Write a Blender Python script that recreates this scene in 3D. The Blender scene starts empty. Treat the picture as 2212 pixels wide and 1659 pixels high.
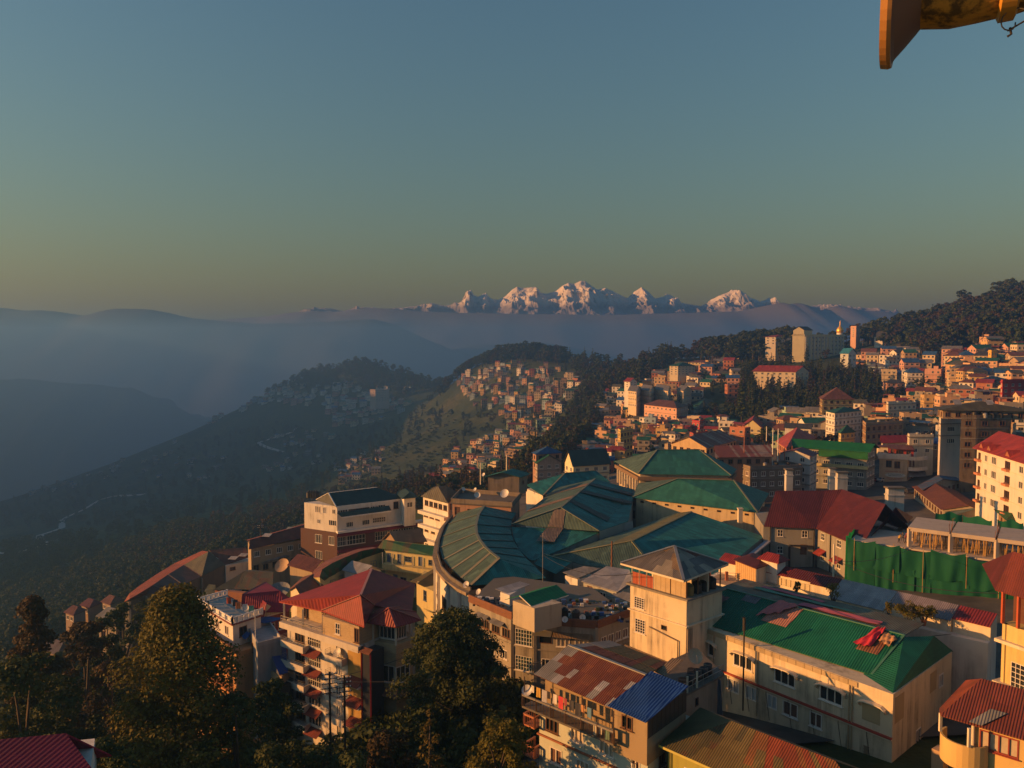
import bpy,math,random
import numpy as np
from mathutils import Vector,noise as mnoise
# ------------------------------------------------------------------ camera, sky, sun, exposure
scene = bpy.context.scene
FPX,HORIZON = 759.0,344.0            # focal length and horizon row in a 1024 x 768 frame
PITCH = math.atan((384.0 - HORIZON) / FPX)
cam = bpy.data.cameras.new('camera')
cam.sensor_width = 36.0
cam.lens = FPX / 1024.0 * 36.0
cam.clip_start = 0.05
cam.clip_end = 200000.0
camera = bpy.data.objects.new('camera',cam)
scene.collection.objects.link(camera)
camera.location = (0,0,0)
camera.rotation_euler = (math.radians(90) - PITCH,0,0)
scene.camera = camera
SUN_ELEV,SUN_LEFT = math.radians(11.5),math.radians(95.0)   # height above horizon; angle left of the view axis
sun_dir = Vector((-math.sin(SUN_LEFT) * math.cos(SUN_ELEV),math.cos(SUN_LEFT) * math.cos(SUN_ELEV),math.sin(SUN_ELEV)))
world = bpy.data.worlds.new('World')
scene.world = world
world.use_nodes = True
wn = world.node_tree
sky = wn.nodes.new('ShaderNodeTexSky')
sky.sky_type = 'NISHITA'
sky.sun_disc = False
sky.sun_elevation = SUN_ELEV
sky.sun_rotation = math.atan2(sun_dir.x,sun_dir.y)
sky.altitude = 2100.0
sky.air_density = 2.8
sky.dust_density = 7.0
sky.ozone_density = 5.6
wn.nodes['Background'].inputs['Strength'].default_value = 0.064
wn.links.new(sky.outputs['Color'],wn.nodes['Background'].inputs['Color'])
sun = bpy.data.lights.new('sun','SUN')
sun.energy = 5.0
sun.angle = math.radians(0.6)
sun.color = (1.0,0.43,0.115)
sun_object = bpy.data.objects.new('sun',sun)
scene.collection.objects.link(sun_object)
sun_object.rotation_euler = sun_dir.to_track_quat('Z','Y').to_euler()
scene.view_settings.view_transform = 'Standard'
scene.view_settings.look = 'None'
scene.view_settings.gamma = 1.0
scene.view_settings.exposure = 0.88
scene.cycles.use_denoising = True
scene.cycles.max_bounces = 5
scene.cycles.volume_bounces = 1
scene.cycles.transparent_max_bounces = 8
# ------------------------------------------------------------------ layout helpers
cp,sp = math.cos(PITCH),math.sin(PITCH)
def ray(x,y):
 a,b = (x - 512.0) / FPX,(384.0 - y) / FPX
 return Vector((a,cp + b * sp,b * cp - sp))
def at(x,y,Y):
 d = ray(x,y); return d * (Y / d.y)
def onz(x,y,z):
 d = ray(x,y); return d * (z / d.z)
def pixel(p):
 f = p[1] * cp - p[2] * sp
 return 512 + FPX * p[0] / f,384 - FPX * (p[1] * sp + p[2] * cp) / f
# coordinates read off enlargements of the photograph
def q1(x,y): return x / 7.61,550 + y / 7.61
def q2(x,y): return 250 + x / 7.61,550 + y / 7.61
def q3(x,y): return 500 + x / 7.61,550 + y / 7.61
def q4(x,y): return 749 + x / 7.61,550 + y / 7.61
def q5(x,y): return 250 + x / 8.044,445 + y / 8.044
def q6(x,y): return 500 + x / 8.044,420 + y / 8.044
def q7(x,y): return 749 + x / 8.044,400 + y / 8.044
def q8(x,y): return 749 + x / 8.044,275 + y / 8.044
def q9(x,y): return 587.5 + x / 11.06,320 + y / 11.06
rng = random.Random(7)
C = scene.collection
def link(o,parent=None):
 C.objects.link(o)
 if parent is not None: o.parent = parent
 return o
def tag(o,label,cat=None,group=None,kind=None):
 if label: o['label'] = label
 if cat: o['category'] = cat
 if group: o['group'] = group
 if kind: o['kind'] = kind
 return o
def thing(name,label,cat,loc=(0,0,0),rz=0.0,group=None):
 o = bpy.data.objects.new(name,None)
 o.empty_display_size = 0.2
 o.location = loc; o.rotation_euler = (0,0,rz)
 link(o); tag(o,label,cat,group)
 return o
def mesh_data(name,verts,faces,mat=None,uvs=None,smooth=False,mats=None,idx=None):
 me = bpy.data.meshes.new(name)
 me.from_pydata([tuple(v) for v in verts],[],faces)
 if mats:
  for m in mats: me.materials.append(m)
  if idx is not None: me.polygons.foreach_set('material_index',idx)
 elif mat: me.materials.append(mat)
 if uvs is not None:
  l = me.uv_layers.new(name='UVMap')
  l.data.foreach_set('uv',np.array(uvs,dtype=np.float32).ravel())
 if smooth: me.polygons.foreach_set('use_smooth',[True] * len(me.polygons))
 me.update()
 return me
def obj(name,me,parent=None,loc=None,rz=0.0):
 o = bpy.data.objects.new(name,me)
 if loc is not None: o.location = loc
 if rz: o.rotation_euler = (0,0,rz)
 return link(o,parent)
# ------------------------------------------------------------------ materials
MATS = {}
def srgb(r,g,b):
 f = lambda c: c / 12.92 if c <= 0.04045 else ((c + 0.055) / 1.055) ** 2.4
 return (f(r),f(g),f(b),1.0)
def nodes_of(name):
 m = bpy.data.materials.new(name); m.use_nodes = True
 return m,m.node_tree,m.node_tree.nodes['Principled BSDF']
def add(nt,t,**kw):
 n = nt.nodes.new(t)
 for k,v in kw.items():
  if hasattr(n,k): setattr(n,k,v)
  else: n.inputs[k].default_value = v
 return n
def ramp(nt,fac,stops):
 r = nt.nodes.new('ShaderNodeValToRGB')
 el = r.color_ramp.elements
 while len(el) > len(stops): el.remove(el[-1])
 while len(el) < len(stops): el.new(0.5)
 for e,(p,c) in zip(el,stops):
  e.position = p; e.color = c if len(c) == 4 else (*c,1.0)
 nt.links.new(fac,r.inputs['Fac'])
 return r.outputs['Color']
def mix(nt,fac,a,b,mode='MIX'):
 n = nt.nodes.new('ShaderNodeMix'); n.data_type = 'RGBA'; n.blend_type = mode
 for i,v in ((0,fac),(6,a),(7,b)):
  if isinstance(v,(int,float)): n.inputs[i].default_value = v
  elif isinstance(v,tuple): n.inputs[i].default_value = v if len(v) == 4 else (*v,1.0)
  else: nt.links.new(v,n.inputs[i])
 return n.outputs[2]
def noise_tex(nt,scale,detail=4.0,vec=None,rough=0.55):
 n = add(nt,'ShaderNodeTexNoise',Scale=scale,Detail=detail,Roughness=rough)
 if vec is not None: nt.links.new(vec,n.inputs['Vector'])
 return n.outputs['Fac']
def world_pos(nt,sx=1,sy=1,sz=1):
 g = nt.nodes.new('ShaderNodeNewGeometry')
 mp = nt.nodes.new('ShaderNodeMapping'); mp.inputs['Scale'].default_value = (sx,sy,sz)
 nt.links.new(g.outputs['Position'],mp.inputs['Vector'])
 return mp.outputs['Vector']
def dim(c,k): return (c[0] * k,c[1] * k,c[2] * k,1.0)
def plaster(c,stain=0.45,dirt=(0.09,0.075,0.055),rough=0.85):
 """painted render: mottled tone, rain streaks that run down the wall, grime patches"""
 key = ('plaster',tuple(round(v,3) for v in c),stain,dirt)
 if key in MATS: return MATS[key]
 m,nt,b = nodes_of('painted_plaster')
 base = mix(nt,noise_tex(nt,0.35,5,world_pos(nt)),dim(c,0.82),dim(c,1.08))
 streak = noise_tex(nt,1.0,5,world_pos(nt,1.3,1.3,0.10),0.65)
 patch = noise_tex(nt,0.22,6,world_pos(nt),0.62)
 mul = add(nt,'ShaderNodeMath',operation='MULTIPLY')
 nt.links.new(ramp(nt,streak,[(0.44,(0,0,0)),(0.72,(1,1,1))]),mul.inputs[0])
 nt.links.new(ramp(nt,patch,[(0.40,(0,0,0)),(0.70,(1,1,1))]),mul.inputs[1])
 mul2 = add(nt,'ShaderNodeMath',operation='MULTIPLY'); mul2.inputs[1].default_value = stain * 1.9
 nt.links.new(mul.outputs[0],mul2.inputs[0]); mul2.use_clamp = True
 col = mix(nt,mul2.outputs[0],base,(*dirt,1.0))
 nt.links.new(col,b.inputs['Base Color'])
 b.inputs['Roughness'].default_value = rough
 bp = add(nt,'ShaderNodeBump',Strength=0.25,Distance=0.03)
 nt.links.new(noise_tex(nt,2.5,6,world_pos(nt)),bp.inputs['Height'])
 nt.links.new(bp.outputs['Normal'],b.inputs['Normal'])
 MATS[key] = m
 return m
def sheet(c,c2=None,pitch=0.22,rust=0.25,rough=0.45,depth=0.05,sheet_len=3.0,fade=0.25):
 """corrugated roofing metal: UV u runs along the eave in metres, v up the slope"""
 key = ('sheet',tuple(round(v,3) for v in c),None if c2 is None else tuple(c2),pitch,rust,sheet_len,fade)
 if key in MATS: return MATS[key]
 m,nt,b = nodes_of('corrugated_sheet')
 uv = nt.nodes.new('ShaderNodeUVMap'); sep = nt.nodes.new('ShaderNodeSeparateXYZ')
 nt.links.new(uv.outputs['UV'],sep.inputs[0])
 def fl(sock,d):
  a = add(nt,'ShaderNodeMath',operation='DIVIDE'); a.inputs[1].default_value = d
  nt.links.new(sock,a.inputs[0])
  f = add(nt,'ShaderNodeMath',operation='FLOOR'); nt.links.new(a.outputs[0],f.inputs[0])
  return f.outputs[0]
 cmb = nt.nodes.new('ShaderNodeCombineXYZ')
 nt.links.new(fl(sep.outputs['X'],0.82),cmb.inputs[0]); nt.links.new(fl(sep.outputs['Y'],sheet_len),cmb.inputs[1])
 wnz = nt.nodes.new('ShaderNodeTexWhiteNoise'); wnz.noise_dimensions = '2D'
 nt.links.new(cmb.outputs[0],wnz.inputs['Vector'])
 base = mix(nt,wnz.outputs['Value'],dim(c,1.0 - fade),dim(c,1.0 + fade))
 if c2 is not None:
  base = mix(nt,ramp(nt,wnz.outputs['Value'],[(0.62,(0,0,0)),(0.64,(1,1,1))]),base,(*c2[:3],1.0))
 weather = noise_tex(nt,0.5,6,world_pos(nt),0.62)
 base = mix(nt,ramp(nt,weather,[(0.35,(0.25,) * 3),(0.7,(1,) * 3)]),dim(c,0.62),base)
 rn = noise_tex(nt,0.9,7,world_pos(nt),0.7)
 col = mix(nt,ramp(nt,rn,[(0.72 - rust * 0.5,(0,0,0)),(0.86 - rust * 0.3,(1,1,1))]),base,(0.12,0.045,0.02,1))
 nt.links.new(col,b.inputs['Base Color'])
 b.inputs['Roughness'].default_value = rough + 0.12
 b.inputs['Specular IOR Level'].default_value = 0.3
 w = add(nt,'ShaderNodeTexWave',wave_type='BANDS',bands_direction='X',wave_profile='SIN',Scale=1.0)
 w.inputs['Scale'].default_value = 0.314 / pitch
 nt.links.new(uv.outputs['UV'],w.inputs['Vector'])
 bp = add(nt,'ShaderNodeBump',Strength=0.9,Distance=depth)
 nt.links.new(w.outputs['Fac'],bp.inputs['Height'])
 nt.links.new(bp.outputs['Normal'],b.inputs['Normal'])
 MATS[key] = m
 return m
def plain(c,rough=0.6,metal=0.0,var=0.25,scale=1.5,name='paint'):
 key = ('plain',tuple(round(v,3) for v in c),rough,metal,name)
 if key in MATS: return MATS[key]
 m,nt,b = nodes_of(name)
 col = mix(nt,noise_tex(nt,scale,5,world_pos(nt),0.6),dim(c,1 - var),dim(c,1 + var))
 nt.links.new(col,b.inputs['Base Color'])
 b.inputs['Roughness'].default_value = rough
 b.inputs['Metallic'].default_value = metal
 MATS[key] = m
 return m
def glass(c=(0.02,0.025,0.03),rough=0.12):
 key = ('glass',c)
 if key in MATS: return MATS[key]
 m,nt,b = nodes_of('window_glass')
 g = nt.nodes.new('ShaderNodeObjectInfo')
 col = mix(nt,g.outputs['Random'],dim(c,0.5),dim(c,1.9))
 nt.links.new(col,b.inputs['Base Color'])
 b.inputs['Roughness'].default_value = rough
 b.inputs['Specular IOR Level'].default_value = 0.5
 MATS[key] = m
 return m
def foliage(c1,c2,name='leaves',trans=0.25):
 key = ('foliage',c1,c2)
 if key in MATS: return MATS[key]
 m,nt,b = nodes_of(name)
 at_ = nt.nodes.new('ShaderNodeAttribute'); at_.attribute_name = 'tint'
 oi = nt.nodes.new('ShaderNodeObjectInfo')
 f = add(nt,'ShaderNodeMath',operation='MULTIPLY_ADD'); f.inputs[1].default_value = 0.65;
 nt.links.new(at_.outputs['Fac'],f.inputs[0])
 k = add(nt,'ShaderNodeMath',operation='MULTIPLY'); k.inputs[1].default_value = 0.35
 nt.links.new(oi.outputs['Random'],k.inputs[0]); nt.links.new(k.outputs[0],f.inputs[2])
 col = mix(nt,f.outputs[0],(*c1,1),(*c2,1))
 nt.links.new(col,b.inputs['Base Color'])
 b.inputs['Roughness'].default_value = 0.7
 b.inputs['Specular IOR Level'].default_value = 0.2
 tr = nt.nodes.new('ShaderNodeBsdfTranslucent'); nt.links.new(col,tr.inputs['Color'])
 ms = nt.nodes.new('ShaderNodeMixShader'); ms.inputs[0].default_value = trans
 nt.links.new(b.outputs[0],ms.inputs[1]); nt.links.new(tr.outputs[0],ms.inputs[2])
 nt.links.new(ms.outputs[0],nt.nodes['Material Output'].inputs['Surface'])
 MATS[key] = m
 return m
BARK = plain((0.07,0.05,0.035),0.9,var=0.4,name='bark')
CONCRETE = plaster((0.23,0.21,0.18),0.6,(0.05,0.043,0.035))
DARKCONC = plaster((0.13,0.115,0.095),0.6,(0.035,0.03,0.025))
BLACKPL = plain((0.018,0.018,0.019),0.5,name='black_plastic')
METAL = plain((0.32,0.32,0.31),0.45,0.6,name='galvanised_steel')
IRON = plain((0.05,0.045,0.04),0.6,0.4,name='dark_iron')
WHITE = plain((0.72,0.70,0.66),0.6,name='white_paint')
DISHM = plain((0.55,0.53,0.50),0.5,name='dish_paint')
RUSTM = plain((0.17,0.07,0.035),0.8,name='rust')
BRICKISH = plaster((0.22,0.10,0.06),0.5)
WOOD = plain((0.16,0.085,0.04),0.75,name='timber')
GLASS = glass()
# ------------------------------------------------------------------ terrain
# (image column, horizontal distance, ground height relative to the camera) read from the photograph
TER = [(-250,20,-38),(150,20,-38),(512,20,-37),(800,20,-36),(1200,20,-33),
 (-250,60,-47),(0,60,-48),(150,60,-49),(300,60,-47),(420,60,-45),(520,60,-43),(620,62,-40),(720,65,-39.5),(850,65,-38.5),(1000,65,-38),(1300,65,-34),
 (-200,110,-66),(0,110,-68),(150,110,-66),(280,110,-62),(400,108,-56),(480,105,-50),(560,100,-46),(700,95,-43),(850,95,-41),(1000,95,-40),(1300,95,-36),
 (-200,190,-92),(20,190,-90),(110,190,-84),(200,185,-68),(300,185,-60),(400,180,-53),(480,170,-50),(600,165,-48),(750,150,-45),(850,150,-44),(1000,150,-42),(1300,150,-36),
 (-200,350,-150),(0,350,-140),(120,350,-125),(250,330,-100),(330,300,-84),(420,260,-62),(520,260,-54),(620,250,-49),(720,240,-47),(850,230,-46),(960,220,-43),(1100,220,-38),(1300,220,-30),
 (-200,700,-230),(40,700,-192),(110,650,-172),(200,650,-155),(300,600,-138),(400,450,-90),(480,480,-84),(560,420,-68),(640,320,-52),(720,320,-50),(800,340,-46),(900,330,-42),(1000,330,-35),(1200,330,-24),
 (200,850,-190),(300,1000,-179),(400,1000,-130),(440,740,-118),(500,700,-98),(560,560,-80),(600,540,-66),(640,500,-50),(700,480,-48),(760,460,-46),(820,460,-40),(900,470,-34),(960,440,-28),(1024,440,-23),(1200,440,-5),
 (400,1250,-140),(450,1100,-108),(500,900,-88),(560,820,-60),(620,680,-42),(680,620,-32),(740,620,-26),(800,580,-22),(850,600,-18),(900,580,-16),(950,570,-6),(1000,560,6),(1100,560,25),
 (0,1900,-400),(60,1900,-345),(130,1900,-284),(200,1850,-204),(260,1850,-138),(290,1800,-92),(335,1780,-56),(370,1800,-44),(400,1740,-68),(430,1550,-78),(470,1250,-40),(500,1150,-24),(545,1080,-30),(590,950,-36),(640,860,-23),(690,830,-16),(740,760,-14),(790,720,-6),(850,720,-2),(900,720,8),(950,740,26),(1000,760,40),(1060,760,46),(1200,760,50),
 (260,1500,-188),(330,1450,-160),(400,1480,-130),
 (0,1300,-310),(100,1300,-270),(200,1250,-230),
 (0,2600,-640),(200,2500,-520),(350,2500,-420),(450,2000,-330),(550,1700,-300),(700,1400,-240),(850,1200,-200),(1000,1250,-120),(1200,1250,-110),
 (0,4000,-900),(300,4000,-900),(600,4000,-900),(900,4000,-800),(1200,4000,-700),
 # the slopes left of the frame and behind the camera's left: higher ground that the low sun has to clear
 (-350,60,-46),(-420,250,-110),(-450,700,-250),(-420,1300,-330),(-380,2200,-500)]
def _uv(x,y): return x / y,math.log(y)
_pts = np.array([((c - 512) / FPX,math.log(Y)) for c,Y,z in TER]); _val = np.array([z / Y for c,Y,z in TER])
def _k(r2): return 0.5 * r2 * np.log(r2 + 1e-12)
_n = len(_pts)
_A = np.zeros((_n + 3,_n + 3))
_d2 = ((_pts[:,None,:] - _pts[None,:,:]) ** 2).sum(-1)
_A[:_n,:_n] = _k(_d2) + np.eye(_n) * 2e-3
_A[:_n,_n:] = np.c_[np.ones(_n),_pts]; _A[_n:,:_n] = _A[:_n,_n:].T
_w = np.linalg.solve(_A,np.r_[_val,0,0,0])
def ground_np(x,y):
 u = np.stack([x / y,np.log(y)],-1)
 d2 = ((u[:,None,:] - _pts[None]) ** 2).sum(-1)
 t = _k(d2) @ _w[:_n] + _w[_n] + u @ _w[_n + 1:]
 return t * y
def bumps(x,y):
 return min(max((y - 250) / 500,0),1) * 3.0 * (mnoise.noise((x / 160 + 3.3,y / 160 - 3.3,5.6)) + .5 * mnoise.noise((x / 70 + 3.3,y / 70,1.6)))
_GU,_GL = np.linspace(-1.5,1.5,301),np.linspace(math.log(14),math.log(4200),421)
_GT = np.stack([ground_np(np.full(421,u) * np.exp(_GL),np.exp(_GL)) / np.exp(_GL) for u in _GU])
def _col(u):
 k = min(max((u + 1.5) / .01,0),299.999); i = int(k); return _GT[i] * (1 - k + i) + _GT[i + 1] * (k - i)
def ground(x,y):
 y = max(y,14.0)
 return float(np.interp(math.log(y),_GL,_col(x / y))) * y + bumps(x,y)
def on_ground(px,py,y0=60.0,y1=2300.0):
 """where the ray through a picture point meets the terrain"""
 d = ray(px,py); t = _col(d.x / d.y)
 hit = np.nonzero((t > d.z / d.y) & (_GL > math.log(y0)) & (_GL < math.log(y1)))[0]
 if len(hit) == 0: return None
 Y = math.exp(_GL[hit[0]]); return Vector((d.x / d.y * Y,Y,d.z / d.y * Y))
def grass_material():
 m,nt,b = nodes_of('hillside_ground')
 n1 = noise_tex(nt,0.012,8,world_pos(nt),0.6)
 n2 = noise_tex(nt,0.15,6,world_pos(nt),0.65)
 c1 = ramp(nt,n1,[(0.35,(0.030,0.046,0.018)),(0.5,(0.062,0.080,0.026)),(0.62,(0.10,0.10,0.034))])
 col = mix(nt,ramp(nt,n2,[(0.35,(0,0,0)),(0.7,(1,1,1))]),c1,(0.032,0.042,0.018,1))
 nt.links.new(col,b.inputs['Base Color']); b.inputs['Roughness'].default_value = 0.95
 b.inputs['Specular IOR Level'].default_value = 0.1
 bp = add(nt,'ShaderNodeBump',Strength=0.7,Distance=2.0)
 nt.links.new(n2,bp.inputs['Height']); nt.links.new(bp.outputs['Normal'],b.inputs['Normal'])
 return m
GRASS = grass_material()
def fbm(x,y,s,octv=5,seed=0.0,ridged=False):
 out = np.zeros(len(x)); a = 1.0
 for o in range(octv):
  v = np.array([mnoise.noise((float(p) * s + seed,float(q) * s - seed,seed * 1.7 + o * 3.1)) for p,q in zip(x,y)])
  if ridged: v = 1.0 - 2.0 * np.abs(v)
  out += a * v; a *= 0.5; s *= 2.07
 return out
def grid_faces(nu,nv):
 i = np.arange(nu * nv).reshape(nv,nu)
 return np.stack([i[:-1,:-1].ravel(),i[:-1,1:].ravel(),i[1:,1:].ravel(),i[1:,:-1].ravel()],1).tolist()
def make_terrain():
 us = np.linspace(-1.45,1.25,190); ls = np.linspace(math.log(14),math.log(4200),210)
 U,L = np.meshgrid(us,ls)
 Y = np.exp(L).ravel(); X = U.ravel() * Y
 Z = ground_np(X,Y)
 Z = Z + np.array([bumps(a,b) for a,b in zip(X.tolist(),Y.tolist())])
 me = mesh_data('hillside',np.c_[X,Y,Z],grid_faces(190,210),GRASS,smooth=True)
 o = obj('hillside',me); tag(o,None,kind='structure')
 # ground behind the camera and the valley floor
 v,f = [],[]
 return o
hillside = make_terrain()
def street_material():
 m,nt,b = nodes_of('street_surface'); n = noise_tex(nt,.12,7,world_pos(nt),.65)
 nt.links.new(ramp(nt,n,[(.38,(.035,.034,.034)),(.52,(.075,.068,.058)),(.66,(.12,.105,.085))]),b.inputs['Base Color']); b.inputs['Roughness'].default_value = .9
 return m
def make_street():
 us,ls = np.linspace(-.02,.80,70),np.linspace(math.log(72),math.log(430),60); U,L = np.meshgrid(us,ls); Y = np.exp(L).ravel(); X = U.ravel() * Y
 tag(obj('street',mesh_data('street',np.c_[X,Y,[ground(a,b) + .35 for a,b in zip(X,Y)]],grid_faces(70,60),street_material(),smooth=True)),None,kind='structure')
make_street()
def rock_slope_material(c1,c2):
 m,nt,b = nodes_of('wooded_mountain')
 col = mix(nt,noise_tex(nt,0.002,8,world_pos(nt),0.6),(*c1,1),(*c2,1))
 nt.links.new(col,b.inputs['Base Color']); b.inputs['Roughness'].default_value = 1.0
 b.inputs['Specular IOR Level'].default_value = 0.0
 return m
def ridge_sheet(name,crest,Y,mat,depth,base,rough,seed,nu=150,nv=26,ridged=True,amp=.16,sharp=False):
 """a mountain: the crest line seen in the photograph at distance Y, a front slope with gullies and a back slope"""
 xs = np.array([c[0] for c in crest],float); ys = np.array([c[1] for c in crest],float)
 cols = np.linspace(xs[0],xs[-1],nu)
 top = np.interp(cols,xs,ys)
 z = np.array([at(c,t,Y).z for c,t in zip(cols,top)]); x = np.array([at(c,344,Y).x for c in cols])
 vs = []
 for j in range(nv):
  t = j / (nv - 1) * 1.6 - 0.6; t = math.copysign(abs(t) ** 2,t) if sharp else t          # -0.6..0 back slope, 0..1 front slope
  yy = Y - t * depth
  s = abs(t) ** 0.9
  h = base + (z - base) * (1 - min(s,1.0) * (1.0 if t > 0 else 0.75))
  n = fbm(x,np.full(nu,yy),1.0 / rough,6 if sharp else 5,seed,ridged)
  h = h + (n - (0.6 if ridged else 0)) * rough * amp * min(1.0,abs(t) * (14 if sharp else 5) + 0.04)
  vs.append(np.c_[x,np.full(nu,yy),h])
 me = mesh_data(name,np.concatenate(vs),grid_faces(nu,nv),mat,smooth=not sharp)
 return tag(obj(name,me),None,kind='structure')
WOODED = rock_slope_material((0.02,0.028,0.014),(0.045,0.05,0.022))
HAZE_ROCK = rock_slope_material((0.15,0.15,0.185),(0.18,0.17,0.20)); HAZE_WOOD = rock_slope_material((0.07,0.08,0.085),(0.11,0.11,0.11))  # distance haze put into the base colour of the far slopes
# west ridge across the valley, its continuation, lower spurs
ridge_sheet('far_ridge',[(-500,305),(-300,303),(-150,306),(-60,303),(0,305),(18,308),(45,307),(62,309),(80,313),(98,308),(115,306),(132,306),(150,307),(170,311),(190,316),(215,318),(250,321),(300,321),(340,318),(372,317),(392,321),(412,330),(432,340),(460,352),(500,372),(560,392),(640,410)],8000,HAZE_WOOD,2600,-900,900,1.7,amp=.07)
ridge_sheet('far_spur',[(-500,352),(-300,360),(-150,366),(0,377),(40,378),(80,382),(110,386),(128,385),(140,390),(155,400),(175,404),(190,414),(215,425),(260,445),(320,480)],3700,WOODED,1100,-900,500,4.2)
ridge_sheet('distant_ridge',[(380,372),(430,352),(480,343),(510,342),(540,341),(570,345),(600,352),(650,362),(720,380)],8600,HAZE_WOOD,2600,-900,900,6.1,amp=.07)
ridge_sheet('low_foothill',[(-200,320),(0,316),(200,319),(260,315),(285,311),(310,309),(335,310),(360,306),(390,306),(420,309),(470,311),(520,312),(560,312),(600,313),(650,312),(690,311),(740,309),(770,303),(785,300),(790,302),(800,300),(812,305),(822,309),(832,304),(845,304),(860,308),(885,309),(900,313),(930,320),(1000,330),(1300,330)],26000,HAZE_ROCK,9000,-1500,2600,2.4,nu=260,amp=.035)
# valley floor
vf = mesh_data('valley_floor',[(-25000,-5900,-905),(25000,-5900,-905),(25000,4600,-905),(-25000,4600,-905)],[(0,1,2,3)],WOODED)
tag(obj('valley_floor',vf),None,kind='structure')
def snow_material():
 m,nt,b = nodes_of('snow_rock_haze')
 g = nt.nodes.new('ShaderNodeNewGeometry'); s = nt.nodes.new('ShaderNodeSeparateXYZ')
 nt.links.new(g.outputs['Normal'],s.inputs[0])
 n = noise_tex(nt,0.0011,8,world_pos(nt),0.7)
 a = add(nt,'ShaderNodeMath',operation='ADD'); nt.links.new(s.outputs['Z'],a.inputs[0]); nt.links.new(n,a.inputs[1])
 col = mix(nt,ramp(nt,a.outputs[0],[(0.85,(0,0,0)),(1.05,(1,1,1))]),(0.10,0.09,0.10,1),(0.55,0.51,0.50,1))
 g2 = nt.nodes.new('ShaderNodeSeparateXYZ'); nt.links.new(g.outputs['Position'],g2.inputs[0])
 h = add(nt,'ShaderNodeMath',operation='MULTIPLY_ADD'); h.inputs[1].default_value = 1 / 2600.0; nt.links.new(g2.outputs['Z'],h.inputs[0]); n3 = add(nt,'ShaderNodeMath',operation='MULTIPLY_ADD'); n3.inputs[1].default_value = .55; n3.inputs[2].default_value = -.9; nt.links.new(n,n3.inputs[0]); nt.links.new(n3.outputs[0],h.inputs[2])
 col = mix(nt,ramp(nt,h.outputs[0],[(.42,(0,0,0)),(.66,(1,1,1))]),(.16,.15,.185,1),col)  # rock below the snowline carries a painted haze tint that fades the bases
 nt.links.new(col,b.inputs['Base Color']); b.inputs['Roughness'].default_value = 0.8
 return m
SNOW = snow_material()
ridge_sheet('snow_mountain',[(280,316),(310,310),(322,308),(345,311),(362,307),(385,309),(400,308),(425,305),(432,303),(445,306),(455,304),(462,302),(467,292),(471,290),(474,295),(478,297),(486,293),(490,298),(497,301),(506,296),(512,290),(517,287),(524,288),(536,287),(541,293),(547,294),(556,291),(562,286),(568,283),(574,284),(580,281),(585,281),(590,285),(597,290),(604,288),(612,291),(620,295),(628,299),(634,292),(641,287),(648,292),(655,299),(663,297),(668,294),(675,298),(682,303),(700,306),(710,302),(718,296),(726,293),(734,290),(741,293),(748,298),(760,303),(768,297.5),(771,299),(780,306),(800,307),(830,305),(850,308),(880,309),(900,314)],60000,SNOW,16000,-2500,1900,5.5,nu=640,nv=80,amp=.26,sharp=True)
def western_shade_hill():  # unseen hill, its crest shaped to keep the left spur in shade
 cr = [(100,-60),(250,0),(600,40),(850,55),(1100,75),(1400,95),(1900,95),(1960,30),(2000,-120)]; ys = np.linspace(100,2000,48); zs = np.interp(ys,[c[0] for c in cr],[c[1] for c in cr]); V = []
 for k,dz in ((-700,-600),(-300,-200),(0,0),(40,-150),(70,-420)): V += [(min(-1200,-.74 * y) + k,y,z + dz + (8 * mnoise.noise((y / 90,k / 90,2)) if k else 0)) for y,z in zip(ys,zs)]
 tag(obj('western_shade_hill',mesh_data('western_shade_hill',V,grid_faces(48,5),GRASS,smooth=True)),None,kind='structure')
western_shade_hill()
# the air of the valley
def make_haze():
 v = [(-26000,-6000,-906),(26000,-6000,-906),(26000,4700,-906),(-26000,4700,-906),
   (-26000,-6000,100),(26000,-6000,100),(26000,4700,100),(-26000,4700,100)]
 f = [(0,3,2,1),(4,5,6,7),(0,1,5,4),(1,2,6,5),(2,3,7,6),(3,0,4,7)]
 m = bpy.data.materials.new('valley_haze'); m.use_nodes = True
 nt = m.node_tree; nt.nodes.remove(nt.nodes['Principled BSDF'])
 pv = nt.nodes.new('ShaderNodeVolumePrincipled')
 pv.inputs['Color'].default_value = (0.20,0.46,0.92,1.0)
 pv.inputs['Density'].default_value = 1 / 2400.0
 pv.inputs['Anisotropy'].default_value = 0.6
 nt.links.new(pv.outputs[0],nt.nodes['Material Output'].inputs['Volume'])
 o = obj('haze',mesh_data('haze',v,f,m)); tag(o,None,kind='stuff')
 o.display_type = 'WIRE'
 return o
haze = make_haze()
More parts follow.
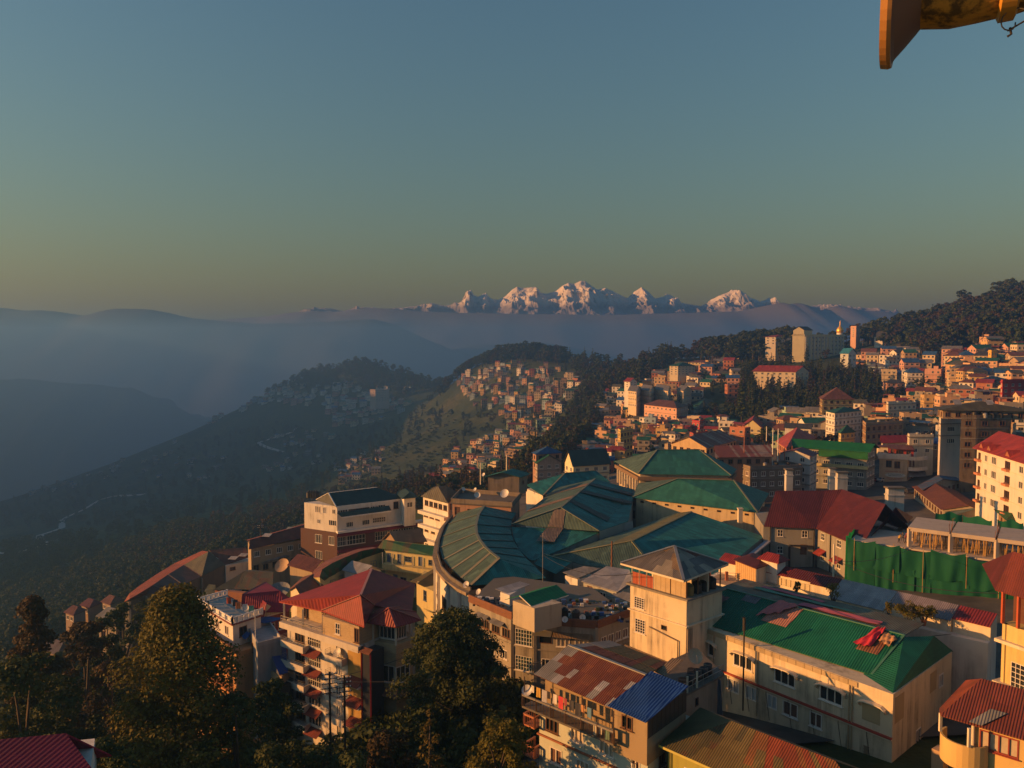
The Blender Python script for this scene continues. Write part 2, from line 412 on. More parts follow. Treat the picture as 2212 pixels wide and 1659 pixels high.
# ------------------------------------------------------------------ mesh building blocks
class MB:
 """collects boxes, quads and tubes; build() makes ONE mesh object"""
 def __init__(s): s.v,s.f,s.m = [],[],[]
 def poly(s,pts,m=0):
  n = len(s.v); s.v += [tuple(p) for p in pts]; s.f.append(tuple(range(n,n + len(pts)))); s.m.append(m); return s
 def box(s,x0,x1,y0,y1,z0,z1,m=0):
  n = len(s.v)
  s.v += [(x0,y0,z0),(x1,y0,z0),(x1,y1,z0),(x0,y1,z0),(x0,y0,z1),(x1,y0,z1),(x1,y1,z1),(x0,y1,z1)]
  s.f += [(n,n + 3,n + 2,n + 1),(n + 4,n + 5,n + 6,n + 7),(n,n + 1,n + 5,n + 4),(n + 1,n + 2,n + 6,n + 5),(n + 2,n + 3,n + 7,n + 6),(n + 3,n,n + 4,n + 7)]
  s.m += [m] * 6; return s
 def bar(s,a,b,w,h=None,m=0):
  """a beam from a to b with section w x h"""
  h = h or w; a,b = Vector(a),Vector(b); d = (b - a)
  if d.length < 1e-6: return s
  d.normalize()
  up = Vector((0,0,1)) if abs(d.z) < 0.95 else Vector((0,1,0))
  sx = d.cross(up).normalized() * (w / 2); sz = sx.cross(d).normalized() * (h / 2)
  n = len(s.v)
  for p in (a,b):
   for q in (-sx - sz,sx - sz,sx + sz,-sx + sz): s.v.append(tuple(p + q))
  s.f += [(n,n + 1,n + 2,n + 3),(n + 7,n + 6,n + 5,n + 4)] + [(n + i,n + 4 + i,n + 4 + (i + 1) % 4,n + (i + 1) % 4) for i in range(4)]
  s.m += [m] * 6; return s
 def tube(s,pts,r,k=8,m=0,cap=True):
  pts = [Vector(p) for p in pts]; rs = r if isinstance(r,(list,tuple)) else [r] * len(pts)
  n0 = len(s.v); ref = None
  for i,p in enumerate(pts):
   d = (pts[min(i + 1,len(pts) - 1)] - pts[max(i - 1,0)]).normalized()
   if ref is None: ref = Vector((1,0,0)) if abs(d.x) < 0.8 else Vector((0,1,0))
   a = (ref - d * ref.dot(d)).normalized(); b = d.cross(a); ref = a
   for j in range(k):
    t = 2 * math.pi * j / k
    s.v.append(tuple(p + a * (rs[i] * math.cos(t)) + b * (rs[i] * math.sin(t))))
  for i in range(len(pts) - 1):
   for j in range(k):
    s.f.append((n0 + i * k + j,n0 + i * k + (j + 1) % k,n0 + (i + 1) * k + (j + 1) % k,n0 + (i + 1) * k + j)); s.m.append(m)
  if cap:
   s.f.append(tuple(n0 + j for j in reversed(range(k)))); s.m.append(m)
   s.f.append(tuple(n0 + (len(pts) - 1) * k + j for j in range(k))); s.m.append(m)
  return s
 def lathe(s,prof,c=(0,0,0),k=16,m=0):
  n0 = len(s.v)
  for r,z in prof:
   for j in range(k):
    t = 2 * math.pi * j / k
    s.v.append((c[0] + r * math.cos(t),c[1] + r * math.sin(t),c[2] + z))
  for i in range(len(prof) - 1):
   for j in range(k):
    s.f.append((n0 + i * k + j,n0 + i * k + (j + 1) % k,n0 + (i + 1) * k + (j + 1) % k,n0 + (i + 1) * k + j)); s.m.append(m)
  return s
 def data(s,name,mat,off=None,smooth=False):
  v = s.v if off is None else [(p[0] - off[0],p[1] - off[1],p[2] - off[2]) for p in s.v]
  if isinstance(mat,(list,tuple)): return mesh_data(name,v,s.f,mats=mat,idx=s.m,smooth=smooth)
  return mesh_data(name,v,s.f,mat,smooth=smooth)
 def build(s,name,mat,root=None,smooth=False,label=None):
  """vertices are world coordinates; the object hangs under root at root's own place"""
  base = Vector(root['base']) if root is not None and 'base' in root else Vector((0,0,0))
  o = obj(name,s.data(name,mat,base,smooth),root)
  if label: o['label'] = label
  return o
def V2(p): return Vector((p[0],p[1]))
def V3(p,z): return Vector((p[0],p[1],z))
def lerp(a,b,t): return a + (b - a) * t
def root_at(name,label,cat,p,group=None):
 r = thing(name,label,cat,tuple(p),0.0,group); r['base'] = tuple(p); return r
# ---- windows: one mesh per size and style, shared by every copy
WIN = {}
FR_WHITE = plain((0.66,0.62,0.56),0.5,name='window_paint')
FR_RED = plain((0.25,0.045,0.03),0.5,name='red_window_paint')
FR_BROWN = plain((0.13,0.06,0.03),0.6,name='brown_window_paint')
FR_BLUE = plain((0.08,0.12,0.2),0.5,name='blue_window_paint')
CURTAIN = plain((0.42,0.36,0.27),0.9,name='curtain')
CURTAIN2 = plain((0.13,0.07,0.05),0.9,name='dark_curtain')
GREENGL = glass((0.05,0.10,0.09)); MILKY = glass((0.22,0.24,0.25),0.3)
STYLES = {  # frame material, panes across, panes down, glass, frame width, sill
 'w3': (FR_WHITE,3,1,GLASS,0.09,True),'w2': (FR_WHITE,2,1,GLASS,0.09,True),'w4': (FR_WHITE,4,1,GLASS,0.08,True),'w6': (FR_WHITE,6,2,GLASS,0.07,True),
 'w22': (FR_WHITE,2,2,GLASS,0.08,True),'grid': (FR_WHITE,4,5,GLASS,0.05,True),'grid6': (FR_WHITE,6,4,GREENGL,0.05,True),'r4': (FR_RED,4,1,CURTAIN,0.10,True),'r2': (FR_RED,2,2,GLASS,0.09,True),
 'b2': (FR_BROWN,2,1,GLASS,0.09,True),'b3': (FR_BROWN,3,1,GLASS,0.09,True),'c2': (FR_WHITE,2,1,CURTAIN2,0.10,True),'c3': (FR_WHITE,3,1,CURTAIN,0.10,True),'m2': (FR_WHITE,2,1,MILKY,0.12,False),
 'blue2': (FR_BLUE,2,2,GLASS,0.08,True),'open': (FR_BROWN,1,1,GLASS,0.05,False),'door': (FR_BROWN,1,2,CURTAIN2,0.12,False),'bdoor': (FR_BLUE,1,2,FR_BLUE,0.12,False)}
def window_meshes(w,h,style):
 key = (round(w,2),round(h,2),style)
 if key not in WIN:
  fm,nx,ny,gm,fw,sill = STYLES[style]
  b = MB()
  b.box(-w / 2,-w / 2 + fw,-0.05,0.14,0,h).box(w / 2 - fw,w / 2,-0.05,0.14,0,h)
  b.box(-w / 2 + fw,w / 2 - fw,-0.05,0.14,0,fw).box(-w / 2 + fw,w / 2 - fw,-0.05,0.14,h - fw,h)
  for i in range(1,nx):
   x = -w / 2 + w * i / nx; b.box(x - fw * 0.45,x + fw * 0.45,-0.03,0.12,fw,h - fw)
  for i in range(1,ny):
   z = h * i / ny; b.box(-w / 2 + fw,w / 2 - fw,-0.02,0.11,z - fw * 0.4,z + fw * 0.4)
  if sill: b.box(-w / 2 - 0.1,w / 2 + 0.1,-0.16,0.1,-0.08,-0.003)
  g = MB().poly([(-w / 2 + fw,0.09,fw),(w / 2 - fw,0.09,fw),(w / 2 - fw,0.09,h - fw),(-w / 2 + fw,0.09,h - fw)])
  WIN[key] = (b.data('window',fm),g.data('pane',gm))
 return WIN[key]
def put_window(root,A,B,u,z,w,h,style,name='window'):
 """bottom centre at fraction u of the wall A-B, height z; the wall's outside lies to the right of A->B"""
 fr,pn = window_meshes(w,h,style)
 d = (B - A); ang = math.atan2(d.y,d.x); p = A + d * u
 base = Vector(root['base'])
 o = obj(name,fr,root,(p.x - base.x,p.y - base.y,z - base.z),ang)
 obj('pane',pn,o)
 return o
def wall_holes(mb,A,B,z0,z1,holes,depth=0.22):
 """a wall face with real openings and their reveals; holes = (u0, u1, za, zb) in metres along A-B / world z"""
 L = (B - A).length; d = (B - A) / L; inn = Vector((-d.y,d.x))
 us = sorted({0.0,L,*[h[0] for h in holes],*[h[1] for h in holes]})
 zs = sorted({z0,z1,*[h[2] for h in holes],*[h[3] for h in holes]})
 P = lambda u,z,k=0.0: (A.x + d.x * u + inn.x * k,A.y + d.y * u + inn.y * k,z)
 for i in range(len(us) - 1):
  for j in range(len(zs) - 1):
   cu,cz = (us[i] + us[i + 1]) / 2,(zs[j] + zs[j + 1]) / 2
   if any(h[0] < cu < h[1] and h[2] < cz < h[3] for h in holes): continue
   mb.poly([P(us[i],zs[j]),P(us[i + 1],zs[j]),P(us[i + 1],zs[j + 1]),P(us[i],zs[j + 1])])
 for u0,u1,a,b in holes:
  k = depth
  mb.poly([P(u0,a),P(u1,a),P(u1,a,k),P(u0,a,k)]); mb.poly([P(u0,b,k),P(u1,b,k),P(u1,b),P(u0,b)])
  mb.poly([P(u0,a,k),P(u0,b,k),P(u0,b),P(u0,a)]); mb.poly([P(u1,a),P(u1,b),P(u1,b,k),P(u1,a,k)])
  mb.poly([P(u0,a,k),P(u1,a,k),P(u1,b,k),P(u0,b,k)])
def row(n,dz,w,h,style,u0=0.0,u1=1.0):
 return [(u0 + (u1 - u0) * (i + 0.5) / n,dz,w,h,style) for i in range(n)]
def walls(root,foot,z0,z1,mat,wins=None,name='wall',cap=True):
 """closed walls over a footprint (counter-clockwise); wins[edge] = [(u, sill height below z1, w, h, style)]"""
 mb = MB(); n = len(foot); wins = wins or {}
 for e in range(n):
  A,B = V2(foot[e]),V2(foot[(e + 1) % n]); L = (B - A).length; holes = []
  for (u,dz,w,h,st) in wins.get(e,[]):
   w = min(w,L * 0.95)
   holes.append((max(0.02,u * L - w / 2),min(L - 0.02,u * L + w / 2),z1 + dz,z1 + dz + h))
   put_window(root,A,B,u,z1 + dz,w,h,st)
  wall_holes(mb,A,B,z0,z1,holes)
 if cap: mb.poly([(p[0],p[1],z1) for p in foot])
 return mb.build(name,mat,root)
def uv_plane(pts):
 """metre coordinates on a roof plane: u level along the eave, v up the slope"""
 p = [Vector(q) for q in pts]
 n = Vector((0,0,0))
 for i in range(len(p)): n += p[i].cross(p[(i + 1) % len(p)])
 n.normalize()
 if n.z < 0: n = -n
 u = Vector((0,0,1)).cross(n)
 if u.length < 1e-3: u = (p[1] - p[0])
 u.normalize(); v = n.cross(u)
 return n,[(q.dot(u),q.dot(v)) for q in p]
def roof(root,polys,mat,thick=0.10,name='roof',udir=None):
 vs,fs,uv = [],[],[]
 base = Vector(root['base']) if root is not None else Vector((0,0,0))
 for poly in polys:
  p = [Vector(q) for q in poly]
  n,t = uv_plane(p)
  area = sum((p[i].x * p[(i + 1) % len(p)].y - p[(i + 1) % len(p)].x * p[i].y) for i in range(len(p)))
  if area < 0: p.reverse(); t.reverse()
  if udir is not None:
   d = Vector(udir).normalized(); e = n.cross(d).normalized(); t = [(q.dot(d),q.dot(e)) for q in p]
  k = len(vs); m = len(p)
  vs += [q - base for q in p] + [q - base - Vector((0,0,thick)) for q in p]
  fs.append(tuple(range(k,k + m))); uv += t
  fs.append(tuple(range(k + 2 * m - 1,k + m - 1,-1))); uv += list(reversed(t))
  for i in range(m):
   j = (i + 1) % m
   fs.append((k + i,k + m + i,k + m + j,k + j)); uv += [t[i],t[i],t[j],t[j]]
 return obj(name,mesh_data(name,vs,fs,mat,uvs=uv),root)
def ridge_caps(root,segs,mat,w=0.28,name='ridge_cap'):
 for a,b in segs:
  a,b = Vector(a),Vector(b)
  MB().bar(a + Vector((0,0,0.05)),b + Vector((0,0,0.05)),w,0.10).build(name,mat,root)
def quad4(L,F,R):
 L,F,R = V2(L),V2(F),V2(R); return [L,F,R,L + R - F]
def grow(foot,o):
 c = sum((V2(p) for p in foot),Vector((0,0))) / len(foot)
 out = []
 n = len(foot)
 for i in range(n):
  a,b,d = V2(foot[i - 1]),V2(foot[i]),V2(foot[(i + 1) % n])
  e1 = (b - a).normalized(); e2 = (d - b).normalized()
  n1 = Vector((e1.y,-e1.x)); n2 = Vector((e2.y,-e2.x))
  k = 1 + n1.dot(n2)
  out.append(b + (n1 + n2) * (o / max(k,0.3)))
 return out
def auto_roof(root,foot,z,rise,kind,mat,over=0.5,axis=0,cap=None,inset=0.5,gable=None):
 L,F,R,B = [V2(p) for p in grow(foot,over)]
 if axis == 1: L,F,R,B = F,R,B,L
 m0,m1 = (L + B) / 2,(F + R) / 2
 zl = z - 0.0
 if kind == 'flat':
  return roof(root,[[V3(p,z + 0.16) for p in (L,F,R,B)]],mat,0.16)
 half = (L - B).length / 2
 ln = (m1 - m0).length
 t = min(0.46,half * inset / ln) if kind == 'hip' else 0.0
 r0,r1 = V3(lerp(m0,m1,t),z + rise),V3(lerp(m0,m1,1 - t),z + rise)
 l,f,r,b = V3(L,zl),V3(F,zl),V3(R,zl),V3(B,zl)
 polys = [[l,f,r1,r0],[r,b,r0,r1]]
 if kind == 'hip': polys += [[f,r,r1],[b,l,r0]]
 o = roof(root,polys,mat)
 if kind == 'gable':
  a,c,d,e = [V2(p) for p in foot]
  if axis == 1: a,c,d,e = c,d,e,a
  k = MB()
  for p,q in ((c,d),(e,a)):
   k.poly([V3(p,z - 0.02),V3(q,z - 0.02),V3((p + q) / 2,z + rise * 0.93)])
  k.build('gable_wall',gable,root)
 if cap: ridge_caps(root,[(r0,r1)] + ([(l,r0),(b,r0),(f,r1),(r,r1)] if kind == 'hip' else []),cap)
 return o
def band(root,foot,z,h,out,mat,name='floor_band'):
 """a projecting string course or slab edge round a footprint"""
 big = grow(foot,out); mb = MB(); n = len(foot)
 a = [V3(p,z) for p in big]; b = [V3(p,z + h) for p in big]
 for i in range(n):
  j = (i + 1) % n; mb.poly([a[i],a[j],b[j],b[i]])
 mb.poly(b); mb.poly(list(reversed(a)))
 return mb.build(name,mat,root)
def parapet(root,foot,z,h,mat,t=0.18,name='parapet',skip=()):
 n = len(foot); inn = grow(foot,-t); mb = MB()
 for i in range(n):
  if i in skip: continue
  j = (i + 1) % n; A,B,D,E = V2(foot[i]),V2(foot[j]),V2(inn[j]),V2(inn[i])
  mb.poly([V3(A,z),V3(B,z),V3(B,z + h),V3(A,z + h)]); mb.poly([V3(D,z),V3(E,z),V3(E,z + h),V3(D,z + h)])
  mb.poly([V3(A,z + h),V3(B,z + h),V3(D,z + h),V3(E,z + h)])
  mb.poly([V3(A,z),V3(A,z + h),V3(E,z + h),V3(E,z)]); mb.poly([V3(B,z),V3(D,z),V3(D,z + h),V3(B,z + h)])
 return mb.build(name,mat,root)
def railing(root,pts,h,mat,gap=1.2,bars=3,w=0.05,name='railing'):
 mb = MB()
 for a,b in zip(pts[:-1],pts[1:]):
  a,b = Vector(a),Vector(b); n = max(1,int((b - a).length / gap))
  for i in range(n + 1):
   p = lerp(a,b,i / n); mb.bar(p,p + Vector((0,0,h)),w)
  for k in range(bars):
   z = Vector((0,0,h * (k + 1) / bars)); mb.bar(a + z,b + z,w * 0.8)
 return mb.build(name,mat,root)
def beam(root,name,a,b,w,mat,h=None): return MB().bar(a,b,w,h).build(name,mat,root)
def post(root,name,p,z1,w,mat): return MB().bar(p,(p[0],p[1],z1),w).build(name,mat,root)
def awning(root,A,B,u,z,w,out,drop,mat,name='awning'):
 d = (B - A).normalized(); o = Vector((d.y,-d.x)); p = A + (B - A) * u
 a,b = p - d * (w / 2),p + d * (w / 2)
 roof(root,[[V3(a + o * 0.02,z),V3(a + o * out,z - drop),V3(b + o * out,z - drop),V3(b + o * 0.02,z)]],mat,0.08,name)
def hood(root,A,B,u,z,w,mat):
 """arched concrete window hood on two brackets, as over the windows of the cream building"""
 d = (B - A).normalized(); o = Vector((d.y,-d.x)); p = A + (B - A) * u; mb = MB(); n = 7; prev = None
 for i in range(n + 1):
  t = i / n * 2 - 1; c = p + d * (t * w / 2); zz = z - 0.30 * abs(t) ** 5
  cur = [V3(c + o * 0.01,zz),V3(c + o * 0.5,zz - 0.06),V3(c + o * 0.5,zz - 0.17),V3(c + o * 0.01,zz - 0.14)]
  if prev:
   for k in range(4): mb.poly([prev[k],prev[(k + 1) % 4],cur[(k + 1) % 4],cur[k]])
  else: mb.poly(cur)
  prev = cur
 mb.poly(list(reversed(prev)))
 for s in (-1,1):
  c = p + d * (s * (w / 2 - 0.08)); mb.bar(V3(c + o * 0.02,z - 0.75),V3(c + o * 0.40,z - 0.32),0.13,0.13)
  mb.bar(V3(c + o * 0.05,z - 0.70),V3(c + o * 0.05,z - 0.3),0.12)
 return mb.build('window_hood',mat,root)
def sheets(root,A,B,D,E,nu,nv,mats,pick,lift=0.02,name='roof_sheet'):
 """a slope covered with separate overlapping metal sheets: A-B eave, D above B, E above A"""
 A,B,D,E = [Vector(p) for p in (A,B,D,E)]
 P = lambda u,v: lerp(lerp(A,B,u),lerp(E,D,u),v)
 base = Vector(root['base']); n = (B - A).cross(E - A).normalized()
 if n.z < 0: n = -n
 for j in range(nv):
  for i in range(nu):
   m = pick(i,j)
   if m is None: continue
   u0,u1 = i / nu,(i + 1) / nu + 0.12 / nu; v0,v1 = j / nv - (0.05 / nv if j else 0),(j + 1) / nv
   k = n * (lift + 0.02 * (j % 2) + 0.012 * (i % 2)); u1 = min(u1,1.0)
   pts = [P(u0,v0),P(u1,v0),P(u1,v1),P(u0,v1)]
   _,t = uv_plane(pts); up = [q - base + k for q in pts]; dn = [q - base + k - n * 0.015 for q in pts]
   f = [(0,1,2,3),(7,6,5,4)] + [(a,a + 4,(a + 1) % 4 + 4,(a + 1) % 4) for a in range(4)]
   uv = t + list(reversed(t)) + [t[q % 4] for a in range(4) for q in (a,a,(a + 1) % 4,(a + 1) % 4)]
   obj(name,mesh_data(name,up + dn,f,mats[m],uvs=uv),root)
# ---- loose things that stand on the roofs
def water_tank(p,r=0.55,h=1.2,mat=None,label='',group='water tanks',k=14):
 t = root_at('water_tank',label,'water tank',p,group); m = mat or BLACKPL
 b = MB(); prof = [(0.01,0),(r,0)]
 for i in range(6):
  z = h * (i + 0.5) / 7; prof += [(r,z),(r * 1.035,z + h * 0.03),(r,z + h * 0.06)]
 prof += [(r,h * 0.82),(r * 0.8,h * 0.95),(r * 0.34,h)]
 b.lathe(prof,p,k).build('tank_body',m,t,True)
 MB().lathe([(r * 0.36,h),(r * 0.36,h * 1.08),(0.01,h * 1.1)],p,k).build('tank_lid',m,t)
 return t
def dish(p,r,az,label,mat=None,mast=0.8,group='satellite dishes',elev=0.6):
 t = root_at('satellite_dish',label,'satellite dish',p,group)
 d = Vector((math.cos(az) * math.cos(elev),math.sin(az) * math.cos(elev),math.sin(elev)))
 c = Vector(p) + Vector((0,0,mast)); a = d.cross(Vector((0,0,1))).normalized(); u = a.cross(d)
 b = MB(); n,k = 5,18; pts = []
 for i in range(n + 1):
  q = r * max(i / n,0.02)
  pts.append([c + d * (0.32 * q * q / r) + a * (q * math.cos(2 * math.pi * j / k)) + u * (q * math.sin(2 * math.pi * j / k)) for j in range(k)])
 for i in range(n):
  for j in range(k):
   b.poly([pts[i][j],pts[i][(j + 1) % k],pts[i + 1][(j + 1) % k],pts[i + 1][j]])
 b.build('bowl',mat or DISHM,t)
 MB().tube([p,c - d * 0.05],0.04,6).build('mast',METAL,t)
 MB().tube([c - u * r * 0.9 + d * r * 0.3,c + d * r * 0.75 - u * r * 0.1],0.02,5).tube([c + d * r * 0.70 - u * r * 0.1,c + d * r * 0.85 - u * r * 0.1],0.06,6).build('feed_arm',METAL,t)
 return t
def pole(p,h,r,label,mat,cat='pole',group=None,name='pole',arms=0):
 t = root_at(name,label,cat,p,group)
 MB().tube([p,Vector(p) + Vector((0,0,h))],[r,r * 0.8],8).build('shaft',mat,t)
 for i in range(arms):
  z = Vector((0,0,h - 0.25 - 0.5 * i)); a = Vector((0.75,0.25,0))
  MB().bar(Vector(p) + z - a,Vector(p) + z + a,0.08).build('crossarm',mat,t)
  for s in (-0.8,-0.35,0.35,0.8):
   MB().lathe([(0.05,0),(0.07,0.08),(0.03,0.18)],Vector(p) + z + a * s,6).build('insulator',WHITE,t)
 return t
def cloth_drape(name,label,cat,A,B,drop,mat,n=14,m=7,wave=0.05,group=None,seed=1,bottom=None):
 """fabric hung from the line A-B, with folds; real thickness through double sides"""
 A,B = Vector(A),Vector(B); r = random.Random(seed); d = (B - A).normalized(); o = Vector((d.y,-d.x,0))
 ph = [r.uniform(0,6.3) for _ in range(4)]; vs,fs = [],[]
 for s in (0,1):
  for j in range(m + 1):
   for i in range(n + 1):
    u,v = i / n,j / m
    w = wave * (0.3 + v) * (math.sin(u * n * 0.9 + ph[0]) + 0.6 * math.sin(u * n * 1.7 + ph[1] + v))
    vs.append(lerp(A,B,u) + o * (w + 0.01 * s) - Vector((0,0,drop * v)))
 for s in (0,1):
  k = s * (n + 1) * (m + 1)
  for j in range(m):
   for i in range(n):
    q = k + j * (n + 1) + i; fs.append((q,q + 1,q + n + 2,q + n + 1))
 t = root_at(name,label,cat,A,group) if cat else None
 off = A if cat else Vector((0,0,0))
 return vs,fs,t,off
# ------------------------------------------------------------------ near buildings, right half
def Z(q,z): return onz(q[0],q[1],z)
def gz(foot): return min(ground(p[0],p[1]) for p in foot) - 1.5
CREAM = plaster((0.62,0.52,0.36),0.8)
CREAM2 = plaster((0.66,0.58,0.44),0.35)
OCHRE = plaster((0.60,0.42,0.16),0.35)
WHITEW = plaster((0.66,0.63,0.57),0.4)
MINT = plaster((0.50,0.54,0.46),0.3)
TERRA = plaster((0.33,0.12,0.06),0.4)
ROOF_GREEN = sheet((0.008,0.125,0.07),pitch=0.25,rust=0.02,fade=0.16)
ROOF_EMER = sheet((0.01,0.18,0.055),pitch=0.25,rust=0.0,fade=0.12)
ROOF_TEAL = sheet((0.025,0.14,0.115),pitch=0.25,rust=0.05,fade=0.25)
ROOF_RUST = sheet((0.13,0.042,0.025),pitch=0.2,rust=0.35)
ROOF_RUST2 = sheet((0.17,0.06,0.03),pitch=0.2,rust=0.5)
ROOF_GREY = sheet((0.20,0.20,0.20),pitch=0.2,rust=0.08)
ROOF_PALE = sheet((0.30,0.30,0.32),pitch=0.2,rust=0.03)
ROOF_BLUE = sheet((0.012,0.055,0.24),pitch=0.25,rust=0.0,fade=0.1,depth=0.07)
ROOF_RED = sheet((0.23,0.03,0.03),pitch=0.28,rust=0.06)
ROOF_MAROON = sheet((0.105,0.022,0.022),pitch=0.28,rust=0.1)
ROOF_ORANGE = sheet((0.25,0.06,0.022),pitch=0.2,rust=0.35)
ROOF_OLIVE = sheet((0.085,0.075,0.032),pitch=0.2,rust=0.4)
ROOF_MAGENTA = sheet((0.30,0.010,0.055),pitch=0.24,rust=0.0,fade=0.05,depth=0.02)
ROOF_TAN = sheet((0.22,0.15,0.085),pitch=0.2,rust=0.2)
RED_PAINT = plain((0.35,0.05,0.03),0.6,name='red_paint')
PINK_TARP = plain((0.42,0.13,0.13),0.8,name='pink_tarpaulin')
RED_TARP = plain((0.50,0.03,0.05),0.7,name='red_cloth')
BUFF_TARP = plain((0.40,0.22,0.11),0.85,name='buff_cloth')
def crumple(name,label,cat,pts,mat,amp=0.10,n=10,seed=1):
 """cloth thrown over a roof: follows the four points, with folds"""
 r = random.Random(seed); A,B,D,E = [Vector(p) for p in pts]; vs,fs = [],[]
 nn = (B - A).cross(E - A).normalized()
 if nn.z < 0: nn = -nn
 for s in (0,1):
  for j in range(n + 1):
   for i in range(n + 1):
    u,v = i / n,j / n
    e = 0.05 * mnoise.noise((i * 0.8,j * 0.8,seed))
    p = lerp(lerp(A,B,u),lerp(E,D,u),v) + (B - A) * e
    h = 0.05 + amp * (1 + mnoise.noise((u * 4.2 + seed,v * 3.1,seed * 2.0))) * (0.35 + abs(math.sin(u * 7 + v * 3 + seed)))
    vs.append(p + nn * (h - 0.03 * s))
 m = n + 1
 for s in (0,1):
  for j in range(n):
   for i in range(n):
    q = s * m * m + j * m + i; fs.append((q,q + 1,q + m + 1,q + m))
 rim = [i for i in range(n)]
 o = obj(name,mesh_data(name,[p - A for p in vs],fs,mat,smooth=True),None,tuple(A))
 return tag(o,label,cat)
# long cream building under the bright green roof ------------------------------------------------
def long_cream():
 ze = -32.0
 A,F,R = Z(q3(1435,545),ze),Z(q4(1098,1100),ze),Z(q4(1545,775),ze)
 foot = quad4(A,F,R)
 r = root_at('long_building','long cream building with bright green corrugated roof and arched window hoods','building',V3(foot[1],gz(foot)))
 L = (V2(F) - V2(A)).length; d = (V2(F) - V2(A)).normalized()
 up = [(0.105,-3.0,2.35,1.45,'w3'),(0.315,-3.0,2.35,1.45,'w3'),(0.53,-3.0,2.35,1.5,'w3'),(0.745,-3.0,2.35,1.5,'w3')]
 lo = [(0.265,-6.1,1.5,1.5,'m2'),(0.365,-6.1,1.5,1.5,'m2'),(0.47,-6.1,1.2,1.5,'m2'),(0.56,-6.1,1.7,1.5,'c2'),(0.68,-6.1,1.3,1.5,'c2'),(0.14,-6.0,0.5,0.9,'m2')]
 side = [(0.42,-6.9,1.2,1.6,'w2'),(0.80,-2.9,1.2,1.4,'m2')]
 walls(r,foot,r['base'][2],ze,CREAM,{0: up + lo,1: side})
 for u,*_ in up: hood(r,foot[0],foot[1],u,ze - 1.25,3.1,CREAM2)
 hood(r,foot[0],foot[1],0.92,ze - 1.35,2.6,CREAM2)
 # blind panel under the last hood, two more on the end wall
 for e,u,w,h,z in ((0,0.915,1.7,1.9,-3.35),(1,0.10,2.0,2.4,-2.9),(1,0.66,1.6,1.9,-2.6)):
  a,b = V2(foot[e]),V2(foot[e + 1]); dd = (b - a).normalized(); o = Vector((dd.y,-dd.x)); p = a + (b - a) * u
  mb = MB(); q0,q1_ = p - dd * w / 2,p + dd * w / 2
  mb.poly([V3(q0 + o * 0.03,ze + z),V3(q1_ + o * 0.03,ze + z),V3(q1_ + o * 0.03,ze + z + h),V3(q0 + o * 0.03,ze + z + h)])
  mb.bar(V3(q0,ze + z),V3(q1_,ze + z),0.06).bar(V3(q0,ze + z + h),V3(q1_,ze + z + h),0.06)
  mb.build('blind_panel',plaster((0.40,0.31,0.17),0.2),r)
 # block course under the eave
 n = 22; bm = plaster((0.42,0.33,0.20),0.5)
 for i in range(n):
  a,b = lerp(foot[0],foot[1],i / n * 0.86),lerp(foot[0],foot[1],(i + 0.95) / n * 0.86); o = Vector((d.y,-d.x)) * (0.03 + 0.012 * (i % 3))
  MB().bar(V3(a + o,ze - 0.28),V3(b + o,ze - 0.28),0.16,0.5).build('block',bm,r)
 # red string course
 o = Vector((d.y,-d.x)) * 0.12
 for k,(h,m) in enumerate(((0.16,RED_PAINT),(0.12,CREAM2))):
  MB().bar(V3(foot[0] + o,ze - 4.15 - 0.15 * k),V3(foot[1] + o,ze - 4.15 - 0.15 * k),0.34 - 0.1 * k,h).build('string_course',m,r)
 # drainpipes
 for u in (0.155,0.395,0.825,0.838):
  p = lerp(foot[0],foot[1],u) + o
  MB().tube([V3(p,ze - 0.5),V3(p,ze - 7.5)],0.06,6).build('drainpipe',plain((0.35,0.27,0.16),0.6,name='pipe_paint'),r)
 # main slope, gable and lower end roof
 e0,e1 = Z(q3(1418,515),ze + 0.15),Z(q4(935,948),ze + 0.15)
 g1 = Z(q4(1182,650),-29.4); g0 = g1 + (e0 - e1) * 1.0; g0 = Vector((g0.x,g0.y,-29.4))
 roof(r,[[e0,e1,g1,g0]],ROOF_GREEN,0.08)
 lo0,lo1,lo2,lo3 = Z(q4(862,950),ze - 0.05),Z(q4(1092,1098),ze - 0.05),Z(q4(1552,768),ze - 0.05),Z(q4(1410,655),-29.75)
 g1b = g1 - Vector((0.05,0.05,0.12))
 roof(r,[[lo0,lo1,lo2,lo3,g1b]],ROOF_GREEN,0.08,'end_roof')
 ridge_caps(r,[(g0,g1),(e1,g1)],plain((0.05,0.16,0.11),0.5,name='green_flashing'),0.22)
 # flat back of the roof
 bo = V2(foot[3]) - V2(foot[0]); bo = bo.normalized() * 5.2
 roof(r,[[g0 - Vector((0,0,0.03)),g1 - Vector((0,0,0.03)),g1 + Vector((bo.x,bo.y,-0.05)),g0 + Vector((bo.x,bo.y,-0.05))]],sheet((0.12,0.13,0.10),pitch=0.2,rust=0.4),0.1,'flat_roof')
 # patches of bleached and rusty sheet on the green slope
 U = lambda u,v: lerp(lerp(e0,e1,u),lerp(g0,g1,u),v)
 for u in (.12,.24,.335,.44,.55,.66,.78,.9): MB().tube([V3(lerp(foot[0],foot[1],u) + o * .6,ze - 4.4),V3(lerp(foot[0],foot[1],u) + o * .6,ze - 4.75),V3(lerp(foot[0],foot[1],u + .02) + o * .7,ze - 7.4)],.025,4).build('hanging_cable',BLACKPL,r)
 up_ = Vector((0,0,0.06))
 roof(r,[[U(0.36,0.45) + up_,U(0.50,0.45) + up_,U(0.50,0.99) + up_,U(0.36,0.99) + up_]],sheet((0.42,0.20,0.15),pitch=0.25,rust=0.1),0.02,'patch_sheet')
